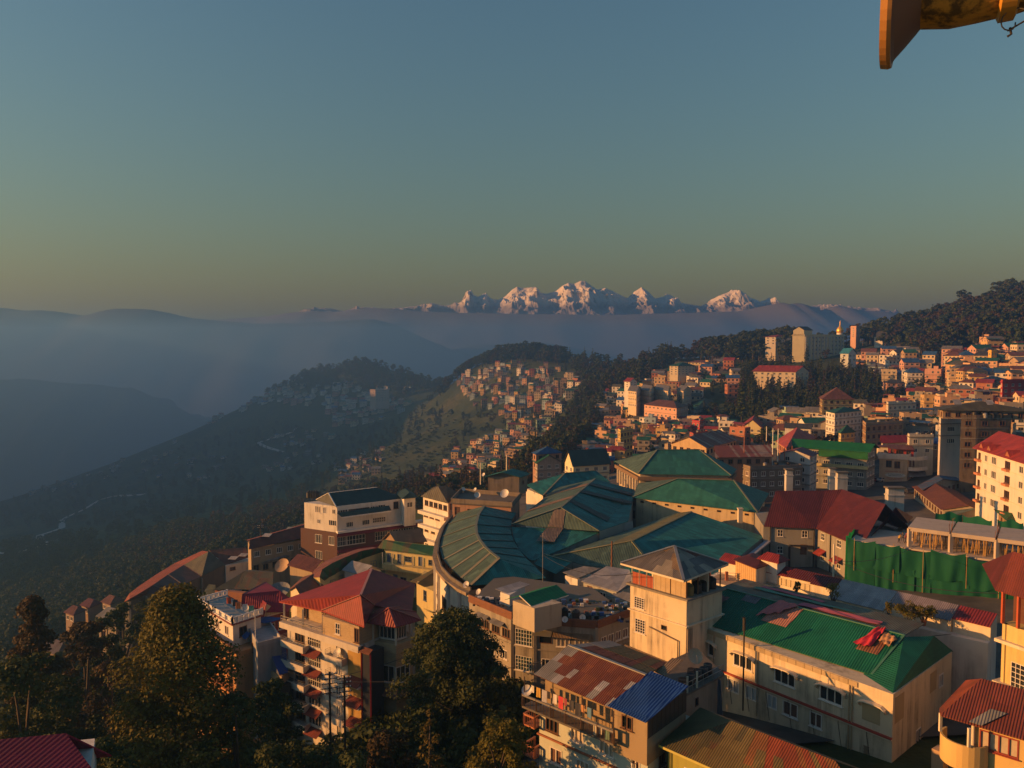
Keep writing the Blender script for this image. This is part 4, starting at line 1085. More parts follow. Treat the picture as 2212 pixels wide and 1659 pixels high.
# ------------------------------------------------------------------ market halls, yards behind the tower, building site
ROOF_TEAL2 = sheet((0.024,0.165,0.15),pitch=0.3,rust=0.08,fade=0.42,sheet_len=2.2)
ROOF_GREEN_LIT = sheet((0.075,0.125,0.095),pitch=0.3,rust=0.08,fade=0.35,sheet_len=2.2)  # market green with the sunlit olive tone painted in, for sun-facing slopes
SKYLIGHT = sheet((0.17,0.13,0.105),pitch=0.3,rust=0.1,sheet_len=1.6,fade=0.3)
LIGHTBAND = plain((0.17,0.16,0.11),0.7,name='weathered_strip')
CAPM = plain((0.16,0.17,0.11),0.6,name='ridge_flashing')
def crescent():
 outer = [Z(q5(*p),-38.2) for p in ((1672,545),(1585,640),(1540,740),(1522,830),(1555,925),(1625,1000),(1700,1070),(1775,1128))]
 ridge = [Z(q5(*p),-35.2) for p in ((1882,492),(1838,560),(1818,640),(1822,710),(1848,765),(1890,820),(1940,865),(2002,912))]
 inner = [Z(q5(*p),-37.8) for p in ((2140,545),(2108,600),(2098,660),(2106,720),(2125,775),(2160,835),(2215,905),(2290,975))]
 para = [Z(q5(*p),-37.9) for p in ((1618,560),(1548,650),(1508,760),(1493,870),(1525,975),(1600,1058),(1690,1118),(1762,1152))]
 r = root_at('market_crescent','crescent shaped market hall with curved green roof and lit white facade','market hall',Vector((-12,140,-52)))
 polys = []
 for i in range(7): polys += [[outer[i],outer[i + 1],ridge[i + 1],ridge[i]]]
 roof(r,polys,ROOF_GREEN_LIT,0.1,'roof')
 roof(r,[[ridge[i],ridge[i + 1],inner[i + 1],inner[i]] for i in range(7)],ROOF_TEAL2,0.1,'inner_roof')
 # near hip end
 e1 = Z(q6(20,1312),-38.2); e2 = Z(q6(368,1268),-38.0)
 roof(r,[[ridge[7],outer[7],e1,e2,inner[7]]],ROOF_TEAL2,0.1,'hip_end')
 for i in range(1,8):     # strips of weathered flashing across each slope
  for k in (0.0,):
   beam(r,'batten_strip',outer[i] + Vector((0,0,.08)),ridge[i] + Vector((0,0,.08)),0.55,LIGHTBAND,0.05)
   if i < 7: beam(r,'batten_strip',ridge[i] + Vector((0,0,.08)),inner[i] + Vector((0,0,.08)),0.5,plain((0.06,0.075,0.07),0.7,name='dark_strip'),0.05)
 ridge_caps(r,[(ridge[i],ridge[i + 1]) for i in range(7)] + [(ridge[7],outer[7])],CAPM,0.5)
 # curved facade
 fz = -53.5; mb = MB(); pm = MB()
 W = plaster((0.64,0.60,0.50),0.45)
 for i in range(7):
  A,B = V2(para[i]),V2(para[i + 1]); L = (B - A).length
  n = 2 if L > 9 else 1
  w = MB(); holes = []
  for k in range(n):
   for zz in (-44.6,-48.6):
    uu = (k + 0.5) / n * L; holes.append((uu - min(1.4,L * .3),uu + min(1.4,L * .3),zz,zz + 2.3))
  wall_holes(w,A,B,fz,-38.9,holes); w.build('wall',W,r)
  for k in range(n):
   for zz in (-44.6,-48.6): put_window(r,A,B,(k + 0.5) / n,zz,min(2.8,L * .6),2.3,'b3')
  d = (B - A).normalized(); o = Vector((d.y,-d.x))
  MB().bar(V3(A + o * .18,-39.2),V3(A + o * .18,fz),0.45).build('pilaster',WHITEW,r)
  # cornice and gutter
  MB().bar(V3(A + o * .2,-38.75),V3(B + o * .2,-38.75),0.75,0.5).build('cornice',plaster((0.28,0.22,0.15),0.8,(0.05,0.04,0.03)),r)
  MB().bar(V3(A - o * .35,-38.2),V3(B - o * .35,-38.2),0.25,0.7).build('parapet',DARKCONC,r)
 for i,p in enumerate(((1715,1105),(1615,1035),(1530,955))):
  q = Z(q5(*p),-38.2); MB().tube([q,q + Vector((0,0,0.9))],0.04,5).build('post',IRON,r)
 # body under the roof
 body = [V2(p) for p in para] + [V2(e1),V2(e2)] + [V2(p) for p in reversed(inner)]
 m = MB();
 for i in range(7,len(body) - 1):
  m.poly([V3(body[i],fz),V3(body[i + 1],fz),V3(body[i + 1],-38.3),V3(body[i],-38.3)])
 m.build('rear_wall',DARKCONC,r)
 return para,e1,e2
CRES,CE1,CE2 = crescent()
dish(Z(q5(1742,1150),-38.3),0.55,-2.2,'white dish on the near end of the crescent roof',mast=0.5)
def hall_middle():
 a,b = Z(q6(490,702),-33.6),Z(q6(762,474),-33.6)
 l0,l1 = Z(q6(92,838),-36.9),Z(q6(455,545),-36.9)
 r0,r1,r2 = Z(q6(800,892),-37.0),Z(q6(1032,812),-37.0),Z(q6(1085,560),-36.6)
 r = root_at('market_hall','middle market hall with teal gabled roof and rusty skylight strip on its front','market hall',Vector((10,150,-50)))
 roof(r,[[l1,l0,a,b]],ROOF_GREEN_LIT); roof(r,[[a,r0,r1,r2,b]],ROOF_TEAL2,0.1,'right_slope')
 m0 = Z(q6(395,800),-36.6)
 roof(r,[[l0,Z(q6(445,868),-37.2),r0,a]],ROOF_GREEN_LIT,0.1,'front_slope')
 sk = [Z(q6(*p),z) for p,z in (((92,858),-37.4),((105,935),-38.2),((150,1040),-39.0),((240,1125),-39.6),((275,1128),-39.6),((520,1030),-38.6),((798,905),-37.5),((445,875),-37.35))]
 roof(r,[sk],ROOF_TEAL2,0.1,'skirt_roof')
 z4 = Vector((0,0,.12))
 # skylight strips: separate weathered panels down the front
 M = Z(q6(445,868),-37.2); lf = lambda t: lerp(lerp(a,l0,.14),lerp(M,l0,.17),t) + z4; rf = lambda t: lerp(lerp(a,r0,.13),lerp(M,r0,.17),t) + z4
 for j in range(6): roof(r,[[lf(j / 6),lf((j + .94) / 6),rf((j + .94) / 6),rf(j / 6)]],SKYLIGHT,.03,'skylight_panel')
 A0,A1,B0,B1 = [Z(q6(*q),zz) for q,zz in (((375,866),-37.0),((512,866),-37.0),((290,972),-37.9),((436,980),-37.9))]
 for j in range(4): roof(r,[[lerp(A0,B0,j / 4),lerp(A0,B0,(j + .94) / 4),lerp(A1,B1,(j + .94) / 4),lerp(A1,B1,j / 4)]],SKYLIGHT,.03,'skylight_panel')
 for u in (0.18,0.48,0.76):
  p,q = lerp(a,b,u) + z4,lerp(r0 if u < .3 else r1,r2,u) + z4
  p2,q2_ = lerp(a,b,u + 0.08) + z4,lerp(r0 if u < .3 else r1,r2,u + 0.08) + z4
  roof(r,[[p,q,q2_,p2]],sheet((0.05,0.06,0.055),pitch=0.3,rust=0.1),0.03,'skylight_strip')
 for u in (0.28,0.72):
  p,q,p2,q2_ = lerp(a,b,u),lerp(l0,l1,u),lerp(a,b,u + .1),lerp(l0,l1,u + .1)
  roof(r,[[p + z4,q + z4,q2_ + z4,p2 + z4]],sheet((0.20,0.13,0.08),pitch=0.3,rust=0.2),0.03,'skylight_strip')
 ridge_caps(r,[(a,b),(a,r0),(a,l0)],CAPM,0.45)
 m = MB()
 for p,q in ((r0,r1),(r1,r2)): m.poly([V3(p,-50),V3(q,-50),q - Vector((0,0,.1)),p - Vector((0,0,.1))])
 p,q = sk[5],sk[6]
 m.poly([V3(sk[3],-50),V3(q,-50),q - Vector((0,0,.1)),sk[3] - Vector((0,0,.1))])
 m.build('wall',plaster((0.30,0.30,0.26),0.5),r)
 for k in range(7):
  pp = lerp(sk[4],Vector((r1.x,r1.y,r1.z)),(k + .5) / 7) - Vector((0.1,0.25,1.2))
  MB().bar(pp,lerp(sk[4],r1,(k + 1.42) / 7) - Vector((0.1,.25,1.2)),0.1,1.6).build('wall_panel',plaster((0.34,0.34,0.31),0.5),r)
hall_middle()
def hall_front():
 a,b = Z(q6(1060,972),-36.4),Z(q6(1540,737),-36.4)
 l0,l1 = Z(q6(430,1092),-39.2),Z(q6(1405,755),-37.4)
 r0,r1,r2 = Z(q6(1150,1082),-38.1),Z(q6(1745,1245),-39.6),Z(q6(2122,938),-38.6)
 f0,f1 = Z(q6(665,1165),-39.7),Z(q6(985,1200),-39.8)
 r = root_at('market_hall','front market hall with broad teal roof behind the hipped tower','market hall',Vector((28,140,-50)))
 mid = Z(q6(760,1012),-37.9)
 roof(r,[[l1,l0,a,b]],ROOF_GREEN_LIT); roof(r,[[a,r0,r1,r2,b]],ROOF_TEAL2,0.1,'right_slope')
 roof(r,[[l0,f0,f1,r0,a]],ROOF_GREEN_LIT,0.1,'front_slope')
 roof(r,[[r0,f1,Z(q6(1300,1300),-40.2),r1]],ROOF_TEAL2,0.1,'skirt_roof')
 ridge_caps(r,[(a,b),(a,r0),(a,l0)],plain((0.24,0.22,0.10),0.6,name='pale_flashing'),0.5)
 z4 = Vector((0,0,.12)); g0 = Z(q6(1440,752),-37.2)
 roof(r,[[lerp(a,l0,0.3) + z4,a + z4,b + z4,lerp(b,l1,0.75) + z4]],sheet((0.16,0.15,0.06),pitch=0.3,rust=0.1),0.02,'sunlit_slope_strip')  # yellow sunlight painted as a strip along the left slope
 m = MB()
 for p,q in ((l0,f0),(f0,f1),(f1,r1),(r1,r2)): m.poly([V3(p,-52),V3(q,-52),q - Vector((0,0,.1)),p - Vector((0,0,.1))])
 m.build('wall',plaster((0.25,0.25,0.22),0.6),r)
 # small saddle roof linking to the middle hall
 s = [Z(q6(350,1078),-38.4),Z(q6(572,1145),-38.7),Z(q6(450,1238),-39.9),Z(q6(272,1155),-39.6)]
 roof(r,[s],ROOF_TEAL2,0.08,'saddle_roof'); beam(r,'roof_edge',s[0] + Vector((0,0,.06)),s[1] + Vector((0,0,.06)),0.3,CAPM,0.1)
 # gutter path along the right edge
 MB().bar(r1 + Vector((0.8,-0.6,-0.5)),r2 + Vector((1.0,-0.6,-0.5)),1.1,0.3).build('gutter',plaster((0.25,0.27,0.33),0.4),r)
hall_front()
def hall_hip(label,ef,er,lb,rb,ra,rz,ze,zr,zb,capw,name,under):
 f,e = Z(q6(*ef),ze),Z(q6(*er),ze); l,rr_ = Z(q6(*lb),zb),Z(q6(*rb),zb); a,b = Z(q6(*ra),zr),Z(q6(*rz),zr)
 r = root_at('market_hall',label,'market hall',Vector((f.x,f.y,-50)))
 roof(r,[[f,e,b,a]],ROOF_TEAL); roof(r,[[l,f,a]],ROOF_GREEN_LIT,0.1,'left_hip'); roof(r,[[e,rr_,b]],ROOF_TEAL,0.1,'right_hip'); roof(r,[[rr_,l,a,b]],ROOF_TEAL,0.1,'back_slope')
 ridge_caps(r,[(a,b),(f,a),(e,b)],CAPM,0.35)
 ft = grow([V2(l),V2(f),V2(e),V2(rr_)],-0.9)
 return r,ft,(l,f,e,rr_)
rA,fA,cA = hall_hip('rear market hall with large dark teal hipped roof and lit pillared end',(1108,432),(1862,446),(922,332),(1905,395),(1262,240),(1602,237),-33.4,-28.6,-33.4,.35,'a',0)
walls(rA,fA,-50,-33.6,plaster((0.42,0.36,0.27),0.6))
for i in range(8):
 p = lerp(fA[0],fA[1],(i + 0.5) / 8); d = (fA[1] - fA[0]).normalized(); o = Vector((d.y,-d.x))
 MB().bar(V3(p + o * .6,-39),V3(p + o * .6,-35.2),0.7).build('pillar',CREAM2,rA)
band(rA,grow(fA,0.4),-35.2,0.9,0.5,plaster((0.20,0.13,0.08),0.7),'terrace_slab')
rB,fB,cB = hall_hip('second market hall with ribbed green hipped roof above a rusty terrace edge',(1062,622),(2072,742),(1112,508),(2165,590),(1432,470),(1882,486),-36.0,-31.6,-35.6,.35,'b',0)
walls(rB,fB,-50,-36.3,plaster((0.52,0.42,0.27),0.5),{0: row(3,-1.0,.8,.6,'open'),1: row(9,-0.9,0.9,0.45,'open')})
tf = [Z(q6(*p),-38.3) for p in ((1100,600),(992,668),(1792,748),(2205,800),(2190,720))]
band(rB,[V2(p) for p in tf],-38.6,0.75,0.2,plaster((0.22,0.10,0.055),0.8,(0.07,0.035,0.02)),'terrace_slab')
walls(rB,grow([V2(p) for p in tf],-0.6),-52,-38.65,plaster((0.50,0.46,0.36),0.5),{1: [(0.07,-3.3,1.2,2.0,'door')]},'lower_wall')
for k,(x,y,m) in enumerate(((1930,830,CREAM2),(2035,720,CREAM2),(1500,690,TERRA))):
 p = Z(q6(x,y),-38.5); h = 3.0 if k == 0 else 2.2
 MB().box(p.x - .45,p.x + .45,p.y - .45,p.y + .45,-38.4,-38.4 + h).box(p.x - .55,p.x + .55,p.y - .55,p.y + .55,-38.4 + h,-38.2 + h).build('chimney_stack',m,rB)
# further teal roofs behind the middle hall
def rear_wing():
 P = lambda x,y,z: Z(q6(x,y),z)
 r = root_at('market_wing','rear wing of the market with low teal roofs behind the middle hall','market hall',Vector((5,200,-52)))
 a,b = P(520,428,-34.6),P(770,405,-34.6)
 roof(r,[[P(210,520,-36.6),P(345,608,-37.6),P(620,520,-36.9),P(560,455,-35.4),a]],ROOF_TEAL2)
 roof(r,[[a,P(560,455,-35.4),P(620,520,-36.9),P(890,500,-37.0),b]],ROOF_TEAL2,0.1,'right_slope')
 ridge_caps(r,[(a,P(345,608,-37.6)),(a,b)],CAPM,.4)
 for t in (0.25,0.5,0.75):
  beam(r,'batten_strip',lerp(P(210,520,-36.6),a,t) + Vector((0,0,.06)),lerp(P(345,608,-37.6),P(620,520,-36.9),t) + Vector((0,0,.06)),.5,plain((0.06,0.075,0.07),0.7,name='dark_strip'),.05)
 walls(r,[V2(P(210,525,-37)),V2(P(345,612,-38)),V2(P(890,505,-37.4)),V2(P(760,410,-35))],-52,-37.9,WHITEW,{})
rear_wing()
# grimy rooftop with stair block and dishes at the back end of the crescent
def rooftop_block():
 z = -36.2
 Lp,F,R = Z(q5(1628,470),z),Z(q5(2100,500),z),Z(q5(2168,425),z)
 foot = [V2(Lp),V2(F),V2(R),V2(Z(q5(1700,390),z))]
 r = root_at('flat_block','grimy concrete flat roof block with green capped stair house behind the crescent','building',V3(foot[0],-52))
 walls(r,foot,-52,z,plaster((0.42,0.24,0.16),0.5),{0: [(0.08,-2.6,1.2,1.9,'door'),(0.3,-2.2,1.2,1.2,'b2')]})
 band(r,foot,z,0.25,0.35,DARKCONC,'roof_slab'); parapet(r,grow(foot,.3),z + .25,0.95,plaster((0.22,0.18,0.14),0.8))
 f2 = [V2(Z(q5(*p),z)) for p in ((1915,395),(2165,400),(2230,372),(1985,368))]
 walls(r,f2,z,-31.9,plaster((0.27,0.21,0.15),0.7),{1: [(0.5,-2,.8,.8,'b2')]},'stair_wall')
 auto_roof(r,f2,-31.9,1.2,'gable',ROOF_TEAL,0.6,1,None,0.5,DARKCONC)
 dish(Z(q5(2050,425),z + 1.2),1.05,-2.0,'largest white dish on the grimy rooftop behind the crescent',mast=0.9)
 dish(Z(q5(1828,425),z + 1.2),0.72,-1.5,'grey dish left of the largest dish on the grimy rooftop',mast=0.6)
 dish(Z(q5(1812,375),z + 1.2),0.45,-2.4,'small white dish above the grey dish on the grimy rooftop',mast=0.5)
 dish(Z(q5(1880,300),z + 1.5),0.5,-2.4,'small dish on a tall mast beside the stair house',mast=1.9)
 dish(Z(q5(1715,385),z + 1.2),0.5,-1.0,'bluish dish at the left corner of the grimy rooftop',mast=0.9)
 pole(Z(q5(1855,318),z + .5),5.6,0.16,'leaning pale post on the grimy rooftop beside the stair house',CREAM2,'post',name='post')
 pole(Z(q5(2065,210),z + 3.5),4.2,0.2,'pale chimney pipe rising behind the green stair house cap',CREAM2,'post',name='post')
 pole(Z(q5(2085,215),z + 3.5),3.2,0.12,'shorter brown pipe beside the pale chimney pipe',RUSTM,'post',name='post')
rooftop_block()
# concrete tenement in the middle with a tank terrace -------------------------------------------
def tenement():
 z = -37.6
 P = lambda q,zz=z: V2(Z(q,zz))
 f = [P(q2(1668,392)),P(q3(95,530)),P(q3(268,560)),P(q3(735,595)),P(q3(992,500))]
 back = (f[0] + Vector((6,9)))
 foot = f + [f[4] + Vector((-4,12)),f[0] + Vector((4,13))]
 r = root_at('tenement','grimy concrete tenement with brick parapet and tanks on its terrace','building',V3(f[2],-56))
 CC = plaster((0.30,0.27,0.22),0.75,(0.06,0.05,0.04))
 w0 = row(4,-2.9,1.7,1.3,'b3',0.05,0.98) + row(3,-6.0,1.6,1.3,'w3',0.1,0.95)
 w1 = [(0.5,-3.3,2.5,2.2,'grid6'),(0.5,-6.8,2.5,2.0,'grid6'),(0.5,-10.2,2.2,1.8,'b3')]
 w2 = [(0.17,-2.6,1.7,1.5,'open'),(0.46,-2.9,1.8,1.3,'c3'),(0.76,-2.9,1.8,1.3,'c3'),(0.2,-6.2,1.6,1.5,'w3'),(0.5,-6.2,1.5,1.5,'w3')]
 w3 = row(4,-2.8,1.1,1.3,'c2',0.1,0.95)
 walls(r,foot,-58,z,CC,{0: w0,1: w1,2: w2,3: w3})
 # brick parapet bands
 BRK = plaster((0.20,0.085,0.045),0.6,(0.05,0.03,0.02))
 for i in (0,2,3):
  a,b = V2(foot[i]),V2(foot[i + 1]); d = (b - a).normalized(); o = Vector((d.y,-d.x)) * .06
  for k in range(4):
   MB().bar(V3(a + o * (1 + .2 * (k % 2)),z + 0.1 + 0.28 * k),V3(b + o * (1 + .2 * (k % 2)),z + .1 + .28 * k),0.2,0.26).build('brick_course',BRK,r)
 MB().poly([V3(p,z + .03) for p in foot]).build('terrace_floor',plaster((0.13,0.12,0.10),0.5),r)
 # corner piers and floor bands
 for i in (1,2,3): MB().bar(V3(foot[i],-58),V3(foot[i],z + .1),0.4).build('pier',CC,r)
 for zz in (-41.2,-44.6,-48): band(r,foot,zz,0.16,0.12,CC)
 # stair house with green roof
 zt = -34.4
 Lp,F,R = Z(q3(98,385),zt),Z(q3(262,445),zt),Z(q3(470,400),zt)
 s = [V2(Lp),V2(F),V2(R),V2(Lp) + V2(R) - V2(F)]
 walls(r,s,z,zt,plaster((0.46,0.40,0.30),0.5),{},'stair_wall')
 e0,e1,g1,g0 = Z(q3(150,348),-33.6),Z(q3(246,438),-34.5),Z(q3(522,345),-34.5),Z(q3(432,265),-33.6)
 roof(r,[[e0,e1,g1,g0]],ROOF_EMER,0.06,udir=(e1 - e0))
 roof(r,[[Z(q3(35,378),-34.6),e0,g0,Z(q3(330,285),-34.8)]],ROOF_EMER,0.06,'back_slope')
 beam(r,'verge',e0,e1,.12,CREAM2); beam(r,'verge',e1,g1,.1,CREAM2)
 # sheet awnings
 for (u,e,m) in ((0.12,2,METAL),(0.46,2,ROOF_TAN),(0.76,2,ROOF_TAN),(0.35,0,ROOF_GREY),(0.7,0,ROOF_GREY)):
  awning(r,V2(foot[e]),V2(foot[e + 1]),u,z - 0.9,2.6,0.9,0.35,m)
 # tanks and dishes
 names = ['leftmost','second','third','rightmost']
 for i,(x,y) in enumerate(((430,500),(490,515),(578,530),(665,555))):
  water_tank(Z(q3(x,y),z + .05),0.55,1.35,BLACKPL if i != 2 else plain((0.10,0.06,0.04),0.6,name='dusty_plastic'),names[i] + ' black water tank along the brick parapet of the tenement','tanks on the tenement terrace')
 for i,(x,y) in enumerate(((365,530),(495,555),(628,540))):
  dish(Z(q3(x,y),z + 0.7),0.42,-2.0 + .2 * i,['left','middle','right'][i] + ' white satellite dish on the brick parapet of the tenement',mast=0.45)
 dish(Z(q2(1742,345),-36.6),0.45,-2.4,'white dish above the rubbish strewn corner of the tenement',mast=.5)
 # terrace clutter: sheet-metal hut, plants in pots, rubbish
 hut = [Z(q2(*p),-36.2) for p in ((1895,330),(2093,350),(2200,262),(1990,300))]
 roof(r,[[Z(q2(1865,295),-35.6),Z(q2(1960,330),-35.9),Z(q3(230,262),-35.7),Z(q3(150,238),-35.4)]],ROOF_PALE,0.06,'hut_roof')
 walls(r,[V2(Z(q2(1905,325),-36)),V2(Z(q2(1975,350),-36)),V2(Z(q3(190,280),-36)),V2(Z(q3(110,262),-36))],z,-35.9,WHITEW,{},'hut_wall')
 rr = random.Random(5)
 bits = MB()
 for k in range(60):
  p = Z(q2(rr.uniform(1700,1930),rr.uniform(355,425)),z + .1); a = rr.uniform(.1,.35)
  bits.box(p.x - a,p.x + a,p.y - a * .7,p.y + a * .7,z + .03,z + .03 + a * rr.uniform(.4,1.2),rr.randrange(3))
 o = bits.build('rubbish',[BLACKPL,WHITE,plain((0.05,0.06,0.10),.7,name='blue_rag')],r); o['kind'] = 'stuff'
 bits = MB()
 for k in range(110):
  p = Z(q3(rr.uniform(470,980),rr.uniform(380,545)),z + .1); a = rr.uniform(.08,.32); bits.box(p.x - a,p.x + a,p.y - a * .8,p.y + a * .8,z + .04,z + .04 + a * rr.uniform(.5,2),rr.randrange(5))
 o = bits.build('roof_clutter',[BLACKPL,WHITE,TERRA,plain((.04,.10,.3),.6,name='blue_plastic'),plain((.04,.07,.02),.9,name='pot_greenery')],r); o['kind'] = 'stuff'
 return z
TZ = tenement()
# grey sheds between tenement and hall
def sheds():
 P = lambda x,y,z: Z(q3(x,y),z)
 r = root_at('sheet_shed','pale grey corrugated shed between the tenement terrace and the teal halls','shed',P(740,330,-40.5))
 q = [P(618,236,-37.6),P(895,318,-37.6),P(1010,235,-36.6),P(985,150,-36.3),P(812,122,-36.3)]
 roof(r,[[q[0],q[1],q[2],q[3],q[4]]],ROOF_PALE);
 f = [V2(P(635,245,-37.6)),V2(P(885,318,-37.6)),V2(P(990,250,-37)),V2(P(830,140,-37))]
 walls(r,f,-43,-37.7,plaster((0.36,0.36,0.30),.4),{0: [(.2,-2.2,1,2,'door'),(.6,-1.6,1.2,1,'w2')]})
 r2 = root_at('sheet_shed','lower grey sheet roof left of the pale corrugated shed','shed',P(560,200,-40.5))
 roof(r2,[[P(478,168,-37.4),P(590,215,-37.7),P(762,140,-36.9),P(640,122,-36.7)]],ROOF_GREY)
 walls(r2,[V2(P(495,175,-37.5)),V2(P(590,215,-37.7)),V2(P(740,150,-37)),V2(P(640,135,-37))],-43,-37.9,WHITEW,{})
 r3 = root_at('sheet_shed','small grey lean-to roof against the left side of the cream tower','shed',P(900,390,-40.5))
 roof(r3,[[P(820,350,-38.2),P(992,392,-38.2),P(1000,330,-37.6),P(905,308,-37.6)]],ROOF_GREY)
 walls(r3,[V2(P(835,355,-38.2)),V2(P(990,392,-38.2)),V2(P(1000,340,-38)),V2(P(905,315,-38))],-43,-38.3,plaster((0.36,0.36,0.28),.4),{})
 pole(P(850,150,-39),5.0,0.16,'orange rusty flue pipe rising beside the grey shed roof',RUSTM,'pipe',name='flue_pipe')
 pole(P(325,260,-38),8.2,0.05,'thin bare mast between the green stair house and the halls',METAL,'mast',name='mast')
sheds()
# red-brown roofed stone building with chimneys --------------------------------------------------
def stone_school():
 z = -36.0
 P = lambda x,y,zz: Z(q7(x,y),zz)
 a0,a1,a2 = P(120,1015,z),P(540,1032,z),P(905,1185,z)
 a0 = Vector((a0.x,a0.y,z))
 ra,rb,rc = P(215,730,-30.2),P(610,728,-30.2),P(1098,838,-30.2)
 rm = P(752,718,-29.8)
 d1 = (V2(a1) - V2(a0)).normalized(); n1 = Vector((-d1.y,d1.x)); d2 = (V2(a2) - V2(a1)).normalized(); n2 = Vector((-d2.y,d2.x))
 r = root_at('stone_building','grey stone building with steep dark red roof and tall white chimneys','building',V3(a1,-50))
 ST = plaster((0.26,0.25,0.22),0.5)
 fl = [V2(a0) + n1 * .7,V2(a1) + n1 * .7,V2(a1) + n1 * 14,V2(a0) + n1 * 14]
 fr = [V2(a1) + n2 * .7 - d2 * .5,V2(a2) + n2 * .7,V2(a2) + n2 * 15,V2(a1) + n2 * 15]
 walls(r,fl,-50,z - .1,ST,{0: [(0.33,-2.0,1.1,1.4,'w22'),(0.8,-2.0,1.1,1.4,'w22'),(0.33,-5.4,1.1,1.5,'w22'),(.78,-5.4,1.2,2.0,'door')]},'wall')
 walls(r,fr,-50,z - .1,ST,{0: [(0.12,-2.0,1.2,1.4,'w22'),(0.48,-2.0,1.4,1.4,'w22'),(.85,-2.0,1.3,1.4,'w22'),(.12,-6.0,1.3,1.6,'w22'),(.48,-6.0,1.3,1.6,'w22'),(.85,-6.0,1.3,1.6,'w22')]},'wing_wall')
 RM = sheet((0.10,0.020,0.018),pitch=0.35,rust=0.03,fade=0.2)
 b0 = V3(V2(ra) + n1 * 6.5,z);
 roof(r,[[a0,a1,rm,rb,ra]],RM,.12)
 roof(r,[[a1,a2,rc,rm]],RM,.12,'wing_roof')
 bk = V2(rc) + n2 * 6.5; bk2 = V2(rm) + n2 * 7
 roof(r,[[rc,V3(bk,z),V3(bk2,z),rm]],RM,.12,'wing_back_slope')
 roof(r,[[ra,rb,V3(V2(rb) + n1 * 7,z),V3(V2(ra) + n1 * 7,z)]],RM,.12,'back_slope')
 gb = [P(1110,985,-35.2),P(1280,985,-35.2),P(1320,940,-35.2),P(1180,862,-31.5)]
 roof(r,[[a2,gb[0],gb[3]],],RM,.1,'dormer_side'); roof(r,[[gb[0],gb[1],gb[3]],[gb[1],gb[2],gb[3]]],sheet((0.17,0.03,0.02),pitch=.35,rust=.05),.1,'dormer_roof')
 MB().poly([V3(a2,-50),V3(gb[1],-50),V3(gb[1],-35.3),V3(a2,z - .1)]).build('end_wall',ST,r)
 # chimneys
 WC = plaster((0.50,0.49,0.47),0.5)
 for (x,y,w,dd,h,zz) in ((318,700,1.5,1.2,4.2,-32.5),(665,650,1.4,1.2,3.0,-31.2),(742,715,2.2,1.2,3.8,-31.6),(1168,880,3.2,1.4,4.6,-33.2)):
  p = P(x,y,zz); c = MB()
  c.box(p.x - w / 2,p.x + w / 2,p.y - dd / 2,p.y + dd / 2,zz - 2,zz + h * .62)
  c.box(p.x - w / 2 - .12,p.x + w / 2 + .12,p.y - dd / 2 - .12,p.y + dd / 2 + .12,zz + h * .62,zz + h * .68)
  c.box(p.x - w / 2 + .05,p.x + w / 2 - .05,p.y - dd / 2 + .05,p.y + dd / 2 - .05,zz + h * .68,zz + h * .93)
  ch = c.build('chimney',WC,r)
  MB().box(p.x - w / 2 - .2,p.x + w / 2 + .2,p.y - dd / 2 - .2,p.y + dd / 2 + .2,zz + h * .93,zz + h).build('chimney_cap',DARKCONC,r)
 for u in (.12,.48,.85): awning(r,V2(fr[0]),V2(fr[1]),u,z - 3.9,2.4,1.4,.9,sheet((0.26,0.04,0.03),pitch=.3,rust=.1))
 for e,u in ((fl,.13),(fl,.97),(fr,.30),(fr,.68)):
  p = lerp(e[0],e[1],u); dd = (e[1] - e[0]).normalized(); p = p + Vector((dd.y,-dd.x)) * .15
  MB().tube([V3(p,z - .2),V3(p,-47)],.11,6).build('drainpipe',BLACKPL,r)
 p = lerp(fl[0],fl[1],.5); q = lerp(fl[0],fl[1],.97); o = Vector((d1.y,-d1.x)) * .8
 MB().bar(V3(p + o,-39.6),V3(q + o,-39.6),.3).bar(V3(p + o,-39.6),V3(p + o,-46),.3).build('pipe_gantry',BLACKPL,r)
 # red sheet fence in the yard
 for i in range(7):
  s,t = lerp(P(420,1240,-45),P(720,1400,-45.5),i / 7),lerp(P(420,1240,-45),P(720,1400,-45.5),(i + .94) / 7)
  MB().bar(s,t,.06,1.8).build('fence_sheet',ROOF_MAROON if i % 3 else ROOF_GREY,r)
stone_school()
# building site wrapped in green nets -------------------------------------------------------------
NETM = None
def net_material():
 m,nt,b = nodes_of('green_net')
 n = noise_tex(nt,0.8,6,world_pos(nt,1,1,.35),.6)
 col = mix(nt,n,(0.012,0.10,0.065,1),(0.02,0.18,0.09,1))
 nt.links.new(col,b.inputs['Base Color']); b.inputs['Roughness'].default_value = .75; b.inputs['Specular IOR Level'].default_value = .2
 tr = nt.nodes.new('ShaderNodeBsdfTranslucent'); nt.links.new(mix(nt,n,(0.006,0.20,0.09,1),(0.03,0.34,0.08,1)),tr.inputs['Color'])
 ms = nt.nodes.new('ShaderNodeMixShader'); ms.inputs[0].default_value = .45
 nt.links.new(b.outputs[0],ms.inputs[1]); nt.links.new(tr.outputs[0],ms.inputs[2]); nt.links.new(ms.outputs[0],nt.nodes['Material Output'].inputs['Surface'])
 return m
NETM = net_material()
